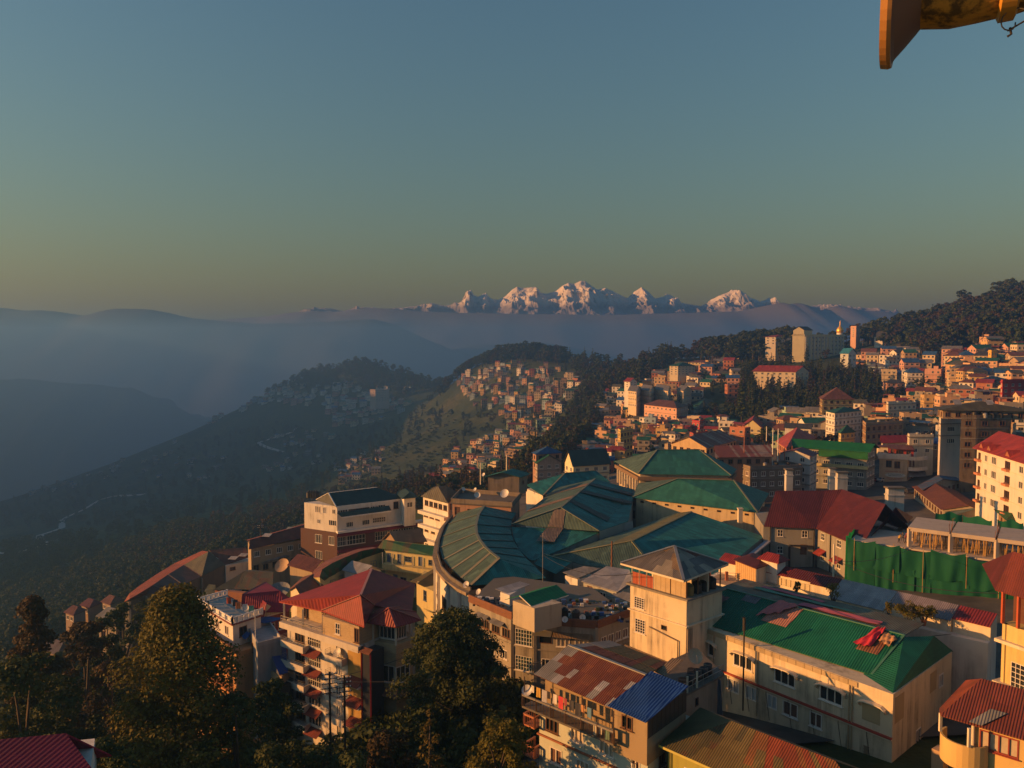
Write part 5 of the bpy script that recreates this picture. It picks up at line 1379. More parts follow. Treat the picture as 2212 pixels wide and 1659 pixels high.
def site():
 P = lambda x,y,z: Z(q7(x,y),z)
 zs = -31.5; zf = -34.9
 A,B0,Bk = P(1280,1022,zs),P(2212,1140,zs),P(1442,915,zs)
 d = (V2(B0) - V2(A)).normalized(); n = Vector((-d.y,d.x))
 r = root_at('building_site','half built concrete frame with bamboo props wrapped in green netting','building site',V3(A,-52))
 CN = plaster((0.45,0.38,0.31),0.3)
 W = 17.0
 def slab(u0,u1,z,v0=0.0,v1=10.0,th=.28,name='slab'):
  p = [V3(V2(A) + d * u0 + n * v0,z),V3(V2(A) + d * u1 + n * v0,z),V3(V2(A) + d * u1 + n * v1,z),V3(V2(A) + d * u0 + n * v1,z)]
  m = MB(); b = [q - Vector((0,0,th)) for q in p]; m.poly(p); m.poly(list(reversed(b)))
  for i in range(4): m.poly([b[i],b[(i + 1) % 4],p[(i + 1) % 4],p[i]])
  m.build(name,CN,r)
 for i in range(4): slab(i * 6.5,i * 6.5 + 6.2,zs,0,9.5)
 slab(-9,26,zf,-1.0,10.5,.3,'floor_slab'); slab(-9,26,-38.3,-1,10.5,.3,'floor_slab'); slab(-9,26,-41.7,-1,10.5,.3,'floor_slab')
 for i in range(5):
  for v in (0.2,4.8,9.2):
   p = V2(A) + d * (i * 6.5 - .1 if i else .2) + n * v
   MB().bar(V3(p,-46),V3(p,zs - .28),.55).build('column',CN,r)
 for i in range(4):
  for v in (0.15,9.2):
   MB().bar(V3(V2(A) + d * (i * 6.5) + n * v,zs - .45),V3(V2(A) + d * (i * 6.5 + 6.2) + n * v,zs - .45),.35,.4).build('edge_beam',CN,r)
 # bamboo props, each a pole of its own
 BM = plain((0.36,0.22,0.07),.7,name='bamboo'); rr = random.Random(3)
 for i in range(4):
  for k in range(30):
   u = i * 6.5 + .5 + 5.3 * rr.random(); v = .4 + 4.5 * rr.random() ** 1.3; s = rr.uniform(-.5,.5)
   a = V2(A) + d * u + n * v; b = V2(A) + d * (u + s) + n * (v + rr.uniform(-.3,.3))
   MB().tube([V3(a,zf + .01),V3(b,zs - .3)],.07,5,cap=False).build('bamboo_prop',BM,r)
 # starter bars
 for i in range(4):
  for k in range(9):
   p = V2(A) + d * (i * 6.5 + 6.3 + .25 * rr.uniform(-1,1)) + n * (rr.choice((.3,4.8)) + rr.uniform(-.25,.25))
   MB().tube([V3(p,zs),V3(p + Vector((rr.uniform(-.1,.1),0)),zs + rr.uniform(1,2))],.025,4,cap=False).build('rebar',RUSTM,r)
 # nets: separate hanging lengths, overlapping
 N0 = V3(V2(A) - d * 9.3 - n * 1.7,zf + .2)
 dn = d; on = Vector((dn.y,-dn.x)); total = 34.0; k = 0
 for row_,(zt,drop,off) in enumerate(((.5,4.6,.25),(-3.6,9.0,.0))):
  u = 0.0
  while u < total:
   w = rr.uniform(2.4,5.2)
   a = V2(N0) + dn * u + on * (off + .12 * (k % 2)); b = V2(N0) + dn * min(u + w + .35,total) + on * (off + .12 * (k % 2))
   sag = rr.uniform(-.25,.3); t0 = zf + zt + rr.uniform(-.3,.25)
   nn,mm = 16,10; vs,fs = [],[]
   ph = [rr.uniform(0,6.3) for _ in range(5)]
   for s in (0,1):
    for j in range(mm + 1):
     for i in range(nn + 1):
      uu,vv = i / nn,j / mm
      fold = .06 * (.5 + vv) * math.sin(uu * 11 + ph[0] + vv * 2.2) + .03 * math.sin(uu * 23 + ph[1] + vv * 2) * (.4 + vv) + .25 * math.sin(math.pi * vv) * math.sin(uu * 3 + ph[2])
      diag = .16 * math.sin((uu - .5) * 9 * (1 + vv) + ph[3])
      top = t0 - .55 * math.sin(math.pi * uu) * (1 if row_ == 0 else .35)
      p = lerp(a,b,uu) + on * (fold + diag * .5 + .012 * s)
      vs.append(V3(p,top - (drop + .25 * math.sin(uu * 5 + ph[4])) * vv))
   for s in (0,1):
    q0 = s * (nn + 1) * (mm + 1)
    for j in range(mm):
     for i in range(nn):
      q = q0 + j * (nn + 1) + i; fs.append((q,q + 1,q + nn + 2,q + nn + 1))
   bs = Vector(r['base'])
   obj('net_panel',mesh_data('net_panel',[v - bs for v in vs],fs,NETM,smooth=True),r)
   u += w; k += 1
 # left return of the net
 a,b = V2(N0),V2(N0) - on * 9
 for j in range(3):
  p,q = lerp(a,b,j / 3),lerp(a,b,(j + 1.05) / 3); vs,fs = [],[]
  for jj in range(7):
   for ii in range(9):
    uu,vv = ii / 8,jj / 6; w = .14 * math.sin(uu * 9 + j * 2) * (.4 + vv)
    vs.append(V3(lerp(p,q,uu) - dn * (.3 + w),zf + .9 - .4 * math.sin(math.pi * uu) - 8 * vv) - Vector(r['base']))
  fs = [(jj * 9 + ii,jj * 9 + ii + 1,jj * 9 + ii + 10,jj * 9 + ii + 9) for jj in range(6) for ii in range(8)]
  obj('net_panel',mesh_data('net_panel',vs,fs,NETM,smooth=True),r)
 for k in range(6):
  p = V2(N0) + dn * (1.2 + 5.4 * k + .9 * (k % 2)) + on * .42
  MB().tube([V3(p,-40 - k % 3),V3(p,zf + .7)],.05,6).build('scaffold_pole',BM,r)
 # low nets behind the slab
 for (x0,y0,x1,y1) in ((1500,905,1720,915),(1720,925,1960,965),(2000,960,2212,985)):
  s,t = P(x0,y0,-31.2),P(x1,y1,-31.2); vs = []
  for jj in range(5):
   for ii in range(11):
    uu,vv = ii / 10,jj / 4
    vs.append(lerp(s,t,uu) + Vector((0,.15 * math.sin(uu * 14),-2.6 * vv - .3 * math.sin(uu * 9) * (1 - vv))) - Vector(r['base']))
  obj('net_panel',mesh_data('net_panel',vs,[(jj * 11 + ii,jj * 11 + ii + 1,jj * 11 + ii + 12,jj * 11 + ii + 11) for jj in range(4) for ii in range(10)],NETM,smooth=True),r)
 return V2(A),d,n,zf
SITE = site()
# ------------------------------------------------------------------ near buildings, left half and right edge
BRICKD = plaster((0.10,0.045,0.035),0.4)
YELLOWW = plaster((0.52,0.44,0.20),0.35)
STONEF = plaster((0.50,0.33,0.17),0.5,(0.20,0.10,0.05))
def brick_material():
 m,nt,b = nodes_of('stone_cladding')
 br = add(nt,'ShaderNodeTexBrick',Scale=1.0)
 br.inputs['Brick Width'].default_value = 0.55; br.inputs['Row Height'].default_value = 0.16; br.inputs['Mortar Size'].default_value = 0.012
 br.inputs['Color1'].default_value = (0.50,0.34,0.17,1); br.inputs['Color2'].default_value = (0.33,0.21,0.11,1); br.inputs['Mortar'].default_value = (0.2,0.14,0.09,1)
 g = nt.nodes.new('ShaderNodeNewGeometry'); s = nt.nodes.new('ShaderNodeSeparateXYZ'); nt.links.new(g.outputs['Position'],s.inputs[0])
 ad = add(nt,'ShaderNodeMath',operation='SUBTRACT'); nt.links.new(s.outputs['X'],ad.inputs[0]); nt.links.new(s.outputs['Y'],ad.inputs[1])
 c = nt.nodes.new('ShaderNodeCombineXYZ'); nt.links.new(ad.outputs[0],c.inputs[0]); nt.links.new(s.outputs['Z'],c.inputs[1])
 nt.links.new(c.outputs[0],br.inputs['Vector'])
 col = mix(nt,noise_tex(nt,.8,5,world_pos(nt)),br.outputs['Color'],(0.45,0.36,0.22,1))
 nt.links.new(col,b.inputs['Base Color']); b.inputs['Roughness'].default_value = .8
 bp = add(nt,'ShaderNodeBump',Strength=.5,Distance=.03); nt.links.new(br.outputs['Fac'],bp.inputs['Height']); bp.invert = True
 nt.links.new(bp.outputs['Normal'],b.inputs['Normal'])
 return m
CLAD = brick_material()
def red_hotel():
 ze = -40.0
 P = lambda x,y,z=ze: Z(q2(x,y),z)
 c0,c1,c2,c3,c4 = P(225,388),P(545,458),P(870,582),P(1232,482),P(1256,258)
 back = P(600,262)
 g0,g1 = P(926,142,-36.3),P(842,342,-36.3)
 r = root_at('red_roof_hotel','tall hotel with red metal roof, stone clad top floor and white balconies','hotel',V3(c2,-68))
 RR = sheet((0.26,0.035,0.032),pitch=0.4,rust=0.0,fade=0.08,depth=.06)
 roof(r,[[back,c0,c1,g1,g0]],RR); roof(r,[[c1,c2,P(945,418,-38.5),g1]],RR,.1,'front_slope'); roof(r,[[g1,P(945,418,-38.5),c3,c4,g0]],RR,.1,'right_slope')
 ridge_caps(r,[(g0,g1),(g1,c1),(g1,P(945,418,-38.5))],plain((0.38,0.17,0.14),.5,name='pink_flashing'),.35)
 bl = [c0,c1,c2]
 for i in range(2): beam(r,'gutter',bl[i] - Vector((0,0,.15)),bl[i + 1] - Vector((0,0,.15)),.16,RED_PAINT,.16)
 for i in range(24):      # rafter ends under the red eave
  p = lerp(c1,c2,(i + .5) / 24) - Vector((0,0,.22)); MB().box(p.x - .08,p.x + .08,p.y - .3,p.y + .6,p.z - .1,p.z + .08).build('rafter_end',WOOD,r)
 d = (V2(c2) - V2(c0)).normalized(); n = Vector((-d.y,d.x)); o = -n
 A,B = V2(c0) + n * .7 + d * .9,V2(c2) + n * .7 - d * .6
 foot = [A,B,B + n * 10.5,A + n * 10.5]; L = (B - A).length
 WB = plaster((0.60,0.55,0.48),.3)
 # body below the top floor
 wins = {0: []}
 for k in range(5):
  z = -5.9 - 3.05 * k
  wins[0] += [(.36,z,2.9,1.75,'w6' if k < 3 else 'w4'),(.67,z,1.1,1.9,'m2'),(.17,z,2.2,2.1,'b3')]
 walls(r,foot,-68,ze - 2.9,WB,{0: [(u,z + 2.9,w,h,s) for u,z,w,h,s in wins[0]]})
 # top floor: open corner verandah, then stone clad rooms
 S = lambda u,k=0.0: lerp(A,B,u) + o * k
 top = [S(.54,.9),S(.985,.9),S(.985,-9),S(.54,-9)]
 walls(r,top,ze - 2.9,ze - .2,CLAD,{0: [(.42,-2.05,1.0,1.65,'w22'),(.93,-2.4,.9,2.1,'b2')]},'stone_wall')
 rear = [S(.02,-1.6),S(.54,-1.6),S(.54,-9),S(.02,-9)]
 walls(r,rear,ze - 2.9,ze - .2,CLAD,{0: [(.25,-2.4,1.2,2.0,'b2'),(.75,-2.4,1.6,1.4,'b3')]},'verandah_wall')
 for u in (.01,.27,.53): post(r,'post',V3(S(u,.7),ze - 2.9),ze - .2,.26,CREAM2)
 MB().bar(V3(S(-.01,.85),ze - 3.35),V3(S(1.0,.85),ze - 3.35),1.1,.9).build('balcony_apron',WB,r)
 railing(r,[V3(S(0,1.2),ze - 2.9),V3(S(.54,1.2),ze - 2.9)],.95,CREAM2,.35,2,.05)
 MB().bar(V3(S(-.01,1.3),ze - 2.95),V3(S(.54,1.3),ze - 2.95),.14,.1).build('red_trim',RED_PAINT,r)
 # balconies on each floor, red window awnings
 for k in range(5):
  z = ze - 6.1 - 3.05 * k
  for (u0,u1,kk) in ((-.01,.30,1.2),(.57,.78,1.0)):
   mb = MB(); a,b = S(u0,kk),S(u1,kk)
   mb.bar(V3(a,z - .2),V3(b,z - .2),.14,1.0); mb.bar(V3(a,z - .2),V3(S(u0),z - .2),.14,1.0); mb.bar(V3(b,z - .2),V3(S(u1),z - .2),.14,1.0)
   mb.poly([V3(a,z - .1),V3(b,z - .1),V3(S(u1),z - .1),V3(S(u0),z - .1)]); mb.build('balcony',WB,r)
   railing(r,[V3(S(u0),z + .25),V3(a,z + .25),V3(b,z + .25),V3(S(u1),z + .25)],.75,METAL,1.2,3,.035)
  awning(r,A,B,.36,z - .15,3.2,1.2,.75,sheet((0.20,0.045,0.03),pitch=.25,rust=.1));
  if k: awning(r,A,B,.90,z + 1.0,2.9,1.5,.8,sheet((0.20,0.045,0.03),pitch=.25,rust=.1))
  if k: MB().bar(V3(S(.80,.7),z + .1),V3(S(.995,.7),z + .1),1.3,.25).build('ledge',WB,r)
 # ochre panels and the dark red lift shaft
 MB().poly([V3(S(.79,.03),-62),V3(S(.985,.03),-62),V3(S(.985,.03),ze - 3.8),V3(S(.79,.03),ze - 3.8)]).build('ochre_panel',plaster((0.42,0.26,0.07),.4),r)
 sh = [B + o * .6 - d * .1,B + o * .6 + d * 1.7,B + n * 2 + d * 1.7,B + n * 2 - d * .1]
 walls(r,sh,-68,ze - 3.6,plain((0.03,0.035,0.05),.3,name='dark_glazing'),{},'lift_shaft')
 for q in (sh[0],sh[1]): MB().bar(V3(q + o * .05,-68),V3(q + o * .05,ze - 3.5),.2).build('red_edge',plain((0.30,0.02,0.03),.5,name='crimson_paint'),r)
 awning(r,sh[0] - d,sh[1] + d * .3,.5,ze - 3.0,3.4,.8,.5,sheet((0.16,0.06,0.03),pitch=.25,rust=.2))
 # octagonal turret with red cap
 ev = [P(*p,-40.1) for p in ((868,505),(888,553),(1112,588),(1302,532),(1262,470),(1160,427),(930,427))]
 ap = P(1058,442,-38.0)
 for i in range(7): roof(r,[[ev[i],ev[(i + 1) % 7],ap]],RR,.1,'turret_roof')
 ridge_caps(r,[(ev[i],ap) for i in range(7)],plain((0.30,0.07,0.06),.5,name='red_flashing'),.22)
 ft = grow([V2(p) for p in ev],-1.0)
 walls(r,ft,-44.5,-43.1,CLAD,{},'turret_parapet'); walls(r,grow(ft,-.9),-44,-40.6,plaster((.36,.3,.22),.4),{1: [(.5,-2.2,2.6,1.8,'w4')],2: [(.5,-2.2,2.2,1.8,'w4')]},'turret_room')
 for p in ft: post(r,'post',V3(p,-43.2),-40.4,.26,CREAM2)
 walls(r,grow(ft,-.15),-50.3,-44.5,CLAD,{0: [(.5,-4.4,.9,2.0,'w22')],1: [(.5,-4.4,3.0,2.5,'w3')],2: [(.4,-4.4,2.4,2.4,'w3')]},'turret_wall')
 sk = grow(ft,.75); s2 = grow(ft,-.1)
 for i in range(7): roof(r,[[V3(sk[i],-50.6),V3(sk[(i + 1) % 7],-50.6),V3(s2[(i + 1) % 7],-49.7),V3(s2[i],-49.7)]],sheet((0.24,0.12,0.08),pitch=.25,rust=.2),.1,'tile_skirt')
 walls(r,grow(ft,-.6),-70,-50.3,CLAD,{},'turret_shaft')
 MB().tube([V3(ft[1] + Vector((.6,-.2)),-70),V3(ft[1] + Vector((.6,-.2)),-50.6)],.5,8).build('round_pier',CONCRETE,r)
 dish(V3(S(.70,.5),ze - 6.1),.75,-2.3,'white dish on a balcony of the red roofed hotel',mast=.8)
red_hotel()
# white terrace building with guests' furniture, balcony floor below
def white_terrace():
 z = -44.0
 Lp,F,R = Z(q1(1518,412),z),Z(q1(1772,562),z),Z(q1(1985,492),z)
 foot = quad4(Lp,F,R)
 r = root_at('terrace_house','white house with balustraded roof terrace left of the magenta roof','house',V3(foot[1],-70))
 walls(r,foot,-70,z - .1,WHITEW,{0: [(.2,-2.3,1.3,1.5,'c2'),(.55,-2.3,1.3,1.5,'c2'),(.82,-2.3,1.3,1.5,'c2')],1: [(.35,-2.4,1.4,1.6,'b2')]})
 band(r,foot,z - .2,.25,.3,plaster((0.20,0.05,0.05),.2),'roof_slab')
 inn = grow(foot,.15); MB().poly([V3(p,z + .08) for p in foot]).build('terrace_floor',plaster((.34,.36,.34),.3),r)
 for e in (0,1,3):
  a,b = inn[e],inn[(e + 1) % 4]; n = 6
  for i in range(n + 1): MB().bar(V3(lerp(a,b,i / n),z),V3(lerp(a,b,i / n),z + 1.1),.26).build('pier',WHITE,r)
  for zz in (.15,1.0): MB().bar(V3(a,z + zz),V3(b,z + zz),.16).build('balustrade_rail',WHITE,r)
  for i in range(n): MB().bar(V3(lerp(a,b,(i + .25) / n),z + .6),V3(lerp(a,b,(i + .75) / n),z + .6),.08,.5).build('balustrade_panel',WHITE,r)
 d = (foot[1] - foot[0]).normalized(); o = Vector((d.y,-d.x))
 a,b = foot[0] + o * 1.6 - d * .6,foot[1] + o * 1.6 + d * 2.5
 mb = MB(); mb.poly([V3(a,z - 3.5),V3(b,z - 3.5),V3(b - o * 1.6,z - 3.5),V3(a - o * 1.6,z - 3.5)]); mb.poly([V3(a,z - 3.8),V3(a - o * 1.6,z - 3.8),V3(b - o * 1.6,z - 3.8),V3(b,z - 3.8)]); mb.poly([V3(a,z - 3.8),V3(b,z - 3.8),V3(b,z - 3.5),V3(a,z - 3.5)])
 mb.build('balcony_deck',plaster((0.40,0.16,0.07),.4),r)
 for i in range(9):
  p,q = lerp(a,b,(i + .08) / 9),lerp(a,b,(i + .92) / 9)
  MB().bar(V3(p,z - 2.95),V3(q,z - 2.95),.08,.8).build('balcony_panel',plain((.40,.28,.10),.7,name='ochre_panel'),r)
  MB().bar(V3(lerp(a,b,i / 9),z - 3.5),V3(lerp(a,b,i / 9),z - 2.4),.18).build('pier',plaster((.22,.09,.06),.3),r)
 beam(r,'handrail',V3(a,z - 2.45),V3(b,z - 2.45),.18,plaster((.22,.09,.06),.3))
 lower = [foot[0] + o * .6 - d * .5,foot[1] + o * .6 + d * 2.3,foot[1] + d * 2.3 - o * 6,foot[0] - d * .5 - o * 6]
 walls(r,lower,-76,z - 3.8,plaster((.46,.24,.10),.4),{0: row(4,-2.6,1.4,1.6,'b2') + row(4,-5.9,1.4,1.6,'b2')},'lower_wall')
 for k in range(2): MB().bar(V3(lower[0] + o * .5,z - 7.0 - 3.2 * k),V3(lower[1] + o * .5,z - 7.0 - 3.2 * k),1.0,.5).build('balcony',plaster((.5,.22,.08),.3),r)
 # washing and chairs on the terrace
 for i,(u,v,c,nm) in enumerate(((.35,.3,(.45,.08,.03),'orange'),(.5,.35,(.04,.04,.05),'black'),(.62,.3,(.5,.16,.05),'rust'),(.75,.4,(.5,.48,.5),'white'),(.86,.5,(.05,.2,.2),'teal'))):
  p = lerp(foot[0],foot[1],u) - o * (1.5 + 4 * v)
  vs,fs,t,off = cloth_drape('garment',nm + ' garment drying on the white roof terrace','laundry',V3(p,z + 1.6),V3(p + Vector((.8,.1)),z + 1.6),1.1,None,5,4,.04,'washing on the white terrace',i)
  obj('cloth',mesh_data('cloth',[v_ - off for v_ in vs],fs,plain(c,.9,name='washing'),smooth=True),t)
 dish(V3(lerp(foot[0],foot[1],.8) - o * 3.5,z),.45,-1.6,'small dish standing on the white roof terrace',mast=1.0)
 # thatched lamp globes on the corner piers
 for e in (0,1): MB().lathe([(.02,1.1),(.14,1.2),(.16,1.32),(.1,1.44),(.01,1.48)],V3(inn[e],z),10).build('finial',WHITE,r)
white_terrace()
def magenta_roof():
 P = lambda x,y,z: Z(q2(x,y),z)
 r = root_at('magenta_roof_house','house with crimson gabled roof and arched attic window','house',P(100,520,-62))
 M = sheet((0.24,0.014,0.035),pitch=.35,rust=.0,fade=.06)
 g0,g1 = P(-60,335,-42.2),P(228,308,-42.2)
 e1,e0 = P(330,372,-44.4),P(-70,470,-44.6)
 roof(r,[[e0,P(280,470,-44.8),g1,g0]],M); roof(r,[[g1,P(280,470,-44.8),P(345,400,-44.6)]],M,.1,'hip_end'); roof(r,[[g0,g1,P(345,400,-44.6),P(120,240,-44.8)]],M,.1,'back_slope')
 ap,apb,b0,b1 = P(60,352,-43.0),P(190,320,-42.8),P(-20,500,-45.6),P(262,468,-45.6)
 ap2 = P(128,405,-43.3)
 roof(r,[[b0,P(105,520,-45.6),ap2,ap]],M,.1,'dormer_slope'); roof(r,[[ap2,P(262,470,-45.6),P(240,400,-44.5),ap]],M,.1,'dormer_slope')
 w = plaster((0.55,0.45,0.28),.3)
 MB().poly([P(90,522,-45.7),P(262,475,-45.7),ap2 - Vector((0,0,.15))]).build('gable_wall',w,r)
 A,B = V2(P(90,522,-45.7)),V2(P(262,475,-45.7))
 put_window(r,A,B,.5,-45.5,2.0,1.3,'grid6')
 foot = [V2(P(-40,500,-45.5)),V2(P(100,545,-46.5)),V2(P(300,480,-46)),V2(P(150,330,-45.5))]
 walls(r,foot,-66,-45.5,plaster((.25,.05,.05),.3),{1: [(.3,-3,1.3,1.4,'w2'),(.7,-3,1.3,1.4,'w2')]})
magenta_roof()
def blue_tarp_house():
 P = lambda x,y,z: Z(q2(x,y),z)
 z = -47.5
 r = root_at('blue_roof_house','house with blue tarpaulin gable and grey corrugated verandah roofs','house',P(200,950,-70))
 A,F,R = P(-10,830,-50.5),P(240,960,-50.5),P(300,905,-50.5)
 foot = quad4(A,F,R)
 walls(r,foot,-74,-50.6,plaster((.42,.30,.17),.5),{0: row(5,-2.6,1.7,1.7,'b3',.05,.98) + row(5,-6.0,1.5,1.6,'b2',.05,.98),1: []})
 g0,g1 = P(135,738,-47.2),P(270,690,-47.2)
 roof(r,[[P(30,800,-49.8),P(222,948,-50.4),g0 + Vector((.4,-.2,0)),g0]],sheet((.16,.18,.26),pitch=.2,rust=.08)); roof(r,[[g0,P(225,950,-50.4),P(290,930,-50.4),g1]],plain((.01,.05,.25),.6,name='blue_tarpaulin'),.06,'blue_slope')
 roof(r,[[P(-40,770,-48.6),P(40,830,-50.3),g0,P(60,740,-47.8)]],sheet((.15,.16,.23),pitch=.2,rust=.1),.08,'left_slope')
 roof(r,[[P(20,838,-50.9),P(-10,880,-52.2),P(215,1012,-52.2),P(235,962,-50.9)]],sheet((.17,.18,.24),pitch=.2,rust=.08),.06,'verandah_roof')
 # flat roofed part with blue tarps
 zz = -46.2
 f2 = [V2(Z(q1(1885,600),zz)),V2(Z(q1(1960,735),zz)),V2(P(240,690,zz)),V2(P(150,560,zz))]
 walls(r,f2,-70,zz,plaster((.32,.32,.33),.5),{0: [(.5,-2.2,1.2,1.4,'b2')]},'flat_wing_wall'); parapet(r,f2,zz,.6,plaster((.36,.36,.38),.4))
 crumple('tarpaulin','blue tarpaulin spread over the flat roof below the magenta roof','tarpaulin',[P(-60,575,zz + .4),P(130,560,zz + .4),P(270,525,zz + .6),P(120,510,zz + 1.2)],plain((.015,.07,.28),.6,name='blue_tarpaulin'),.22,12,31)
 crumple('tarpaulin','small blue tarpaulin over the shed left of the flat roof','tarpaulin',[Z(q1(1825,655),-46.5),Z(q1(1870,690),-47),Z(q1(1910,640),-46.2),Z(q1(1850,610),-46)],plain((.015,.07,.25),.6,name='blue_tarpaulin'),.12,9,33)
 pole(Z(q1(1945,700),zz),5.2,.06,'white cross post on the flat roof below the magenta roof',WHITE,'post',name='post')
 lo = [foot[1] + Vector((-.1,-.3)),foot[1] + Vector((1.2,.2)),foot[2] + Vector((.5,1)),foot[3]]
 walls(r,lo,-74,-52,plain((.02,.02,.022),.5,name='dark_shaft'),{},'dark_shaft')
blue_tarp_house()
# hotel with green roof and dark brick lower floors
def brick_hotel():
 P = lambda x,y,z: Z(q5(x,y),z)
 ze = -40.6
 F,R,Lp = P(700,495,ze),P(1235,432,ze),P(436,462,ze)
 foot = quad4(Lp,F,R)
 r = root_at('brick_hotel','white and dark brick hotel with two tier slate green roof','hotel',V3(F,-58))
 walls(r,foot,-47.2,ze,WHITEW,{0: [(.42,-2.2,1.8,1.7,'c3'),(.62,-2.2,1.0,1.7,'m2'),(.9,-2.0,1.0,1.2,'w2'),(.45,-5.0,1.2,1.2,'m2'),(.86,-5.0,2.4,1.4,'w4')],1: [(.08,-2.0,2.6,1.0,'w4'),(.32,-2.0,5.6,.9,'b3'),(.55,-2.0,2.2,1.0,'w4'),(.64,-2.0,2.8,1.1,'w4'),(.88,-2.4,1.4,1.9,'b2'),(.18,-5.6,1.8,1.3,'w4'),(.42,-5.6,2.0,1.3,'w4'),(.62,-5.4,3.6,1.3,'w6')]})
 lf = grow(foot,.5); lf[2] = lf[2] + (lf[2] - lf[1]) * .22
 lf[3] = lf[0] + lf[2] - lf[1]
 walls(r,lf,-60,-47.2,BRICKD,{1: [(u,-3.4 - 4.2 * k,w,2.3,'w6') for k in range(2) for u,w in ((.06,2.6),(.21,5.0),(.52,4.2),(.67,4.6),(.80,4.2),(.91,2.4))],0: [(.5,-3.2,2.2,2.2,'w4'),(.5,-7.4,2.2,2.2,'w4'),(.85,-3.2,1.8,2.2,'w4')]},'brick_wall')
 MB().bar(V3(lf[1],-47.0),V3(lf[2],-47.0),1.2,.5).build('balcony_edge',WHITE,r)
 d = (V2(lf[2]) - V2(lf[1])).normalized(); o = Vector((d.y,-d.x))
 for k in range(2):
  roof(r,[[V3(V2(lf[1]) + o * .1,-47.3 - 4.2 * k),V3(V2(lf[1]) + o * 1.0,-47.9 - 4.2 * k),V3(V2(lf[2]) + o * 1.0,-47.9 - 4.2 * k),V3(V2(lf[2]) + o * .1,-47.3 - 4.2 * k)]],ROOF_RED,.08,'red_awning')
 G = sheet((.025,.055,.05),pitch=.35,rust=.02,fade=.2)
 g0,g1 = P(632,386,-38.0),P(1022,341,-38.0)
 e0,e1 = P(690,492,ze + .1),P(1240,428,ze + .1); l0 = P(532,440,ze + .1)
 roof(r,[[e0,e1,g1,g0]],G); roof(r,[[l0,e0,g0]],sheet((.045,.05,.045),pitch=.35,rust=.1),.1,'left_hip')
 bb = V2(e1) + V2(l0) - V2(e0); roof(r,[[e1,V3(bb,ze + .1),g1]],G,.1,'right_hip'); roof(r,[[V3(bb,ze + .1),l0,g0,g1]],G,.1,'back_slope')
 s = [P(700,545,-41.6),P(738,578,-42.6),P(1138,525,-42.6),P(1118,486,-41.6)]
 roof(r,[s],G,.1,'lower_tier_roof'); ridge_caps(r,[(g0,g1),(l0,g0),(e0,g0)],WHITE,.25)
 beam(r,'fascia',e0 - Vector((0,0,.2)),e1 - Vector((0,0,.2)),.1,WHITE,.3); beam(r,'fascia',s[1] - Vector((0,0,.2)),s[2] - Vector((0,0,.2)),.1,WHITE,.3)
 for k in range(4):
  p = P(475 + 20 * k,425,ze); water_tank(V3(p,ze),.7,1.8,BLACKPL,['leftmost','second','third','rightmost'][k] + ' black tank on the white end of the brick hotel','tanks on the brick hotel')
 # right pavilion
 f2 = [V2(P(*p,-41)) for p in ((1200,430),(1240,470),(1330,460),(1290,425))]
 walls(r,f2,-47,-39.6,WHITEW,{1: [(.5,-2.6,1.6,1.4,'w2')]},'pavilion_wall'); auto_roof(r,f2,-39.6,1.3,'hip',G,.7)
brick_hotel()
def white_block():
 P = lambda x,y,z: Z(q5(x,y),z)
 z = -37.4
 Lp,F,R = P(1372,412,z),P(1592,468,z),P(1690,385,z)
 foot = quad4(V2(Lp) + Vector((.6,.3)),V2(F) + Vector((0,.6)),V2(R) + Vector((-.6,.2)))
 r = root_at('white_block','sunlit white guest house with plain olive hipped roof beside the crescent','building',V3(F,-58))
 walls(r,foot,-60,z,WHITEW,{0: row(5,-2.1,1.5,1.3,'b2',.05,.98) + row(3,-5.0,1.8,1.4,'b3',.0,.7) + row(3,-8.6,1.6,1.4,'b2',0,.8) + row(3,-12.0,1.4,1.4,'w2',0,.8),1: row(2,-2.1,1.2,1.3,'b2')})
 g0 = P(1512,332,-34.4)
 roof(r,[[Lp,F,R,g0 + Vector((2,.5,0)),g0]],sheet((.06,.058,.045),pitch=.3,rust=.1),.1)
 roof(r,[[R,V3(foot[3],z),g0,g0 + Vector((2,.5,0))],[V3(foot[3],z),Lp,g0]],ROOF_OLIVE,.1,'back_slope')
 d = (foot[1] - foot[0]).normalized(); o = Vector((d.y,-d.x))
 for zz in (-41.2,-44.6,-48): MB().bar(V3(foot[0] + o * .6 - d * .6,zz),V3(foot[1] + o * .6,zz),1.3,.8).build('balcony',WHITEW,r)
white_block()
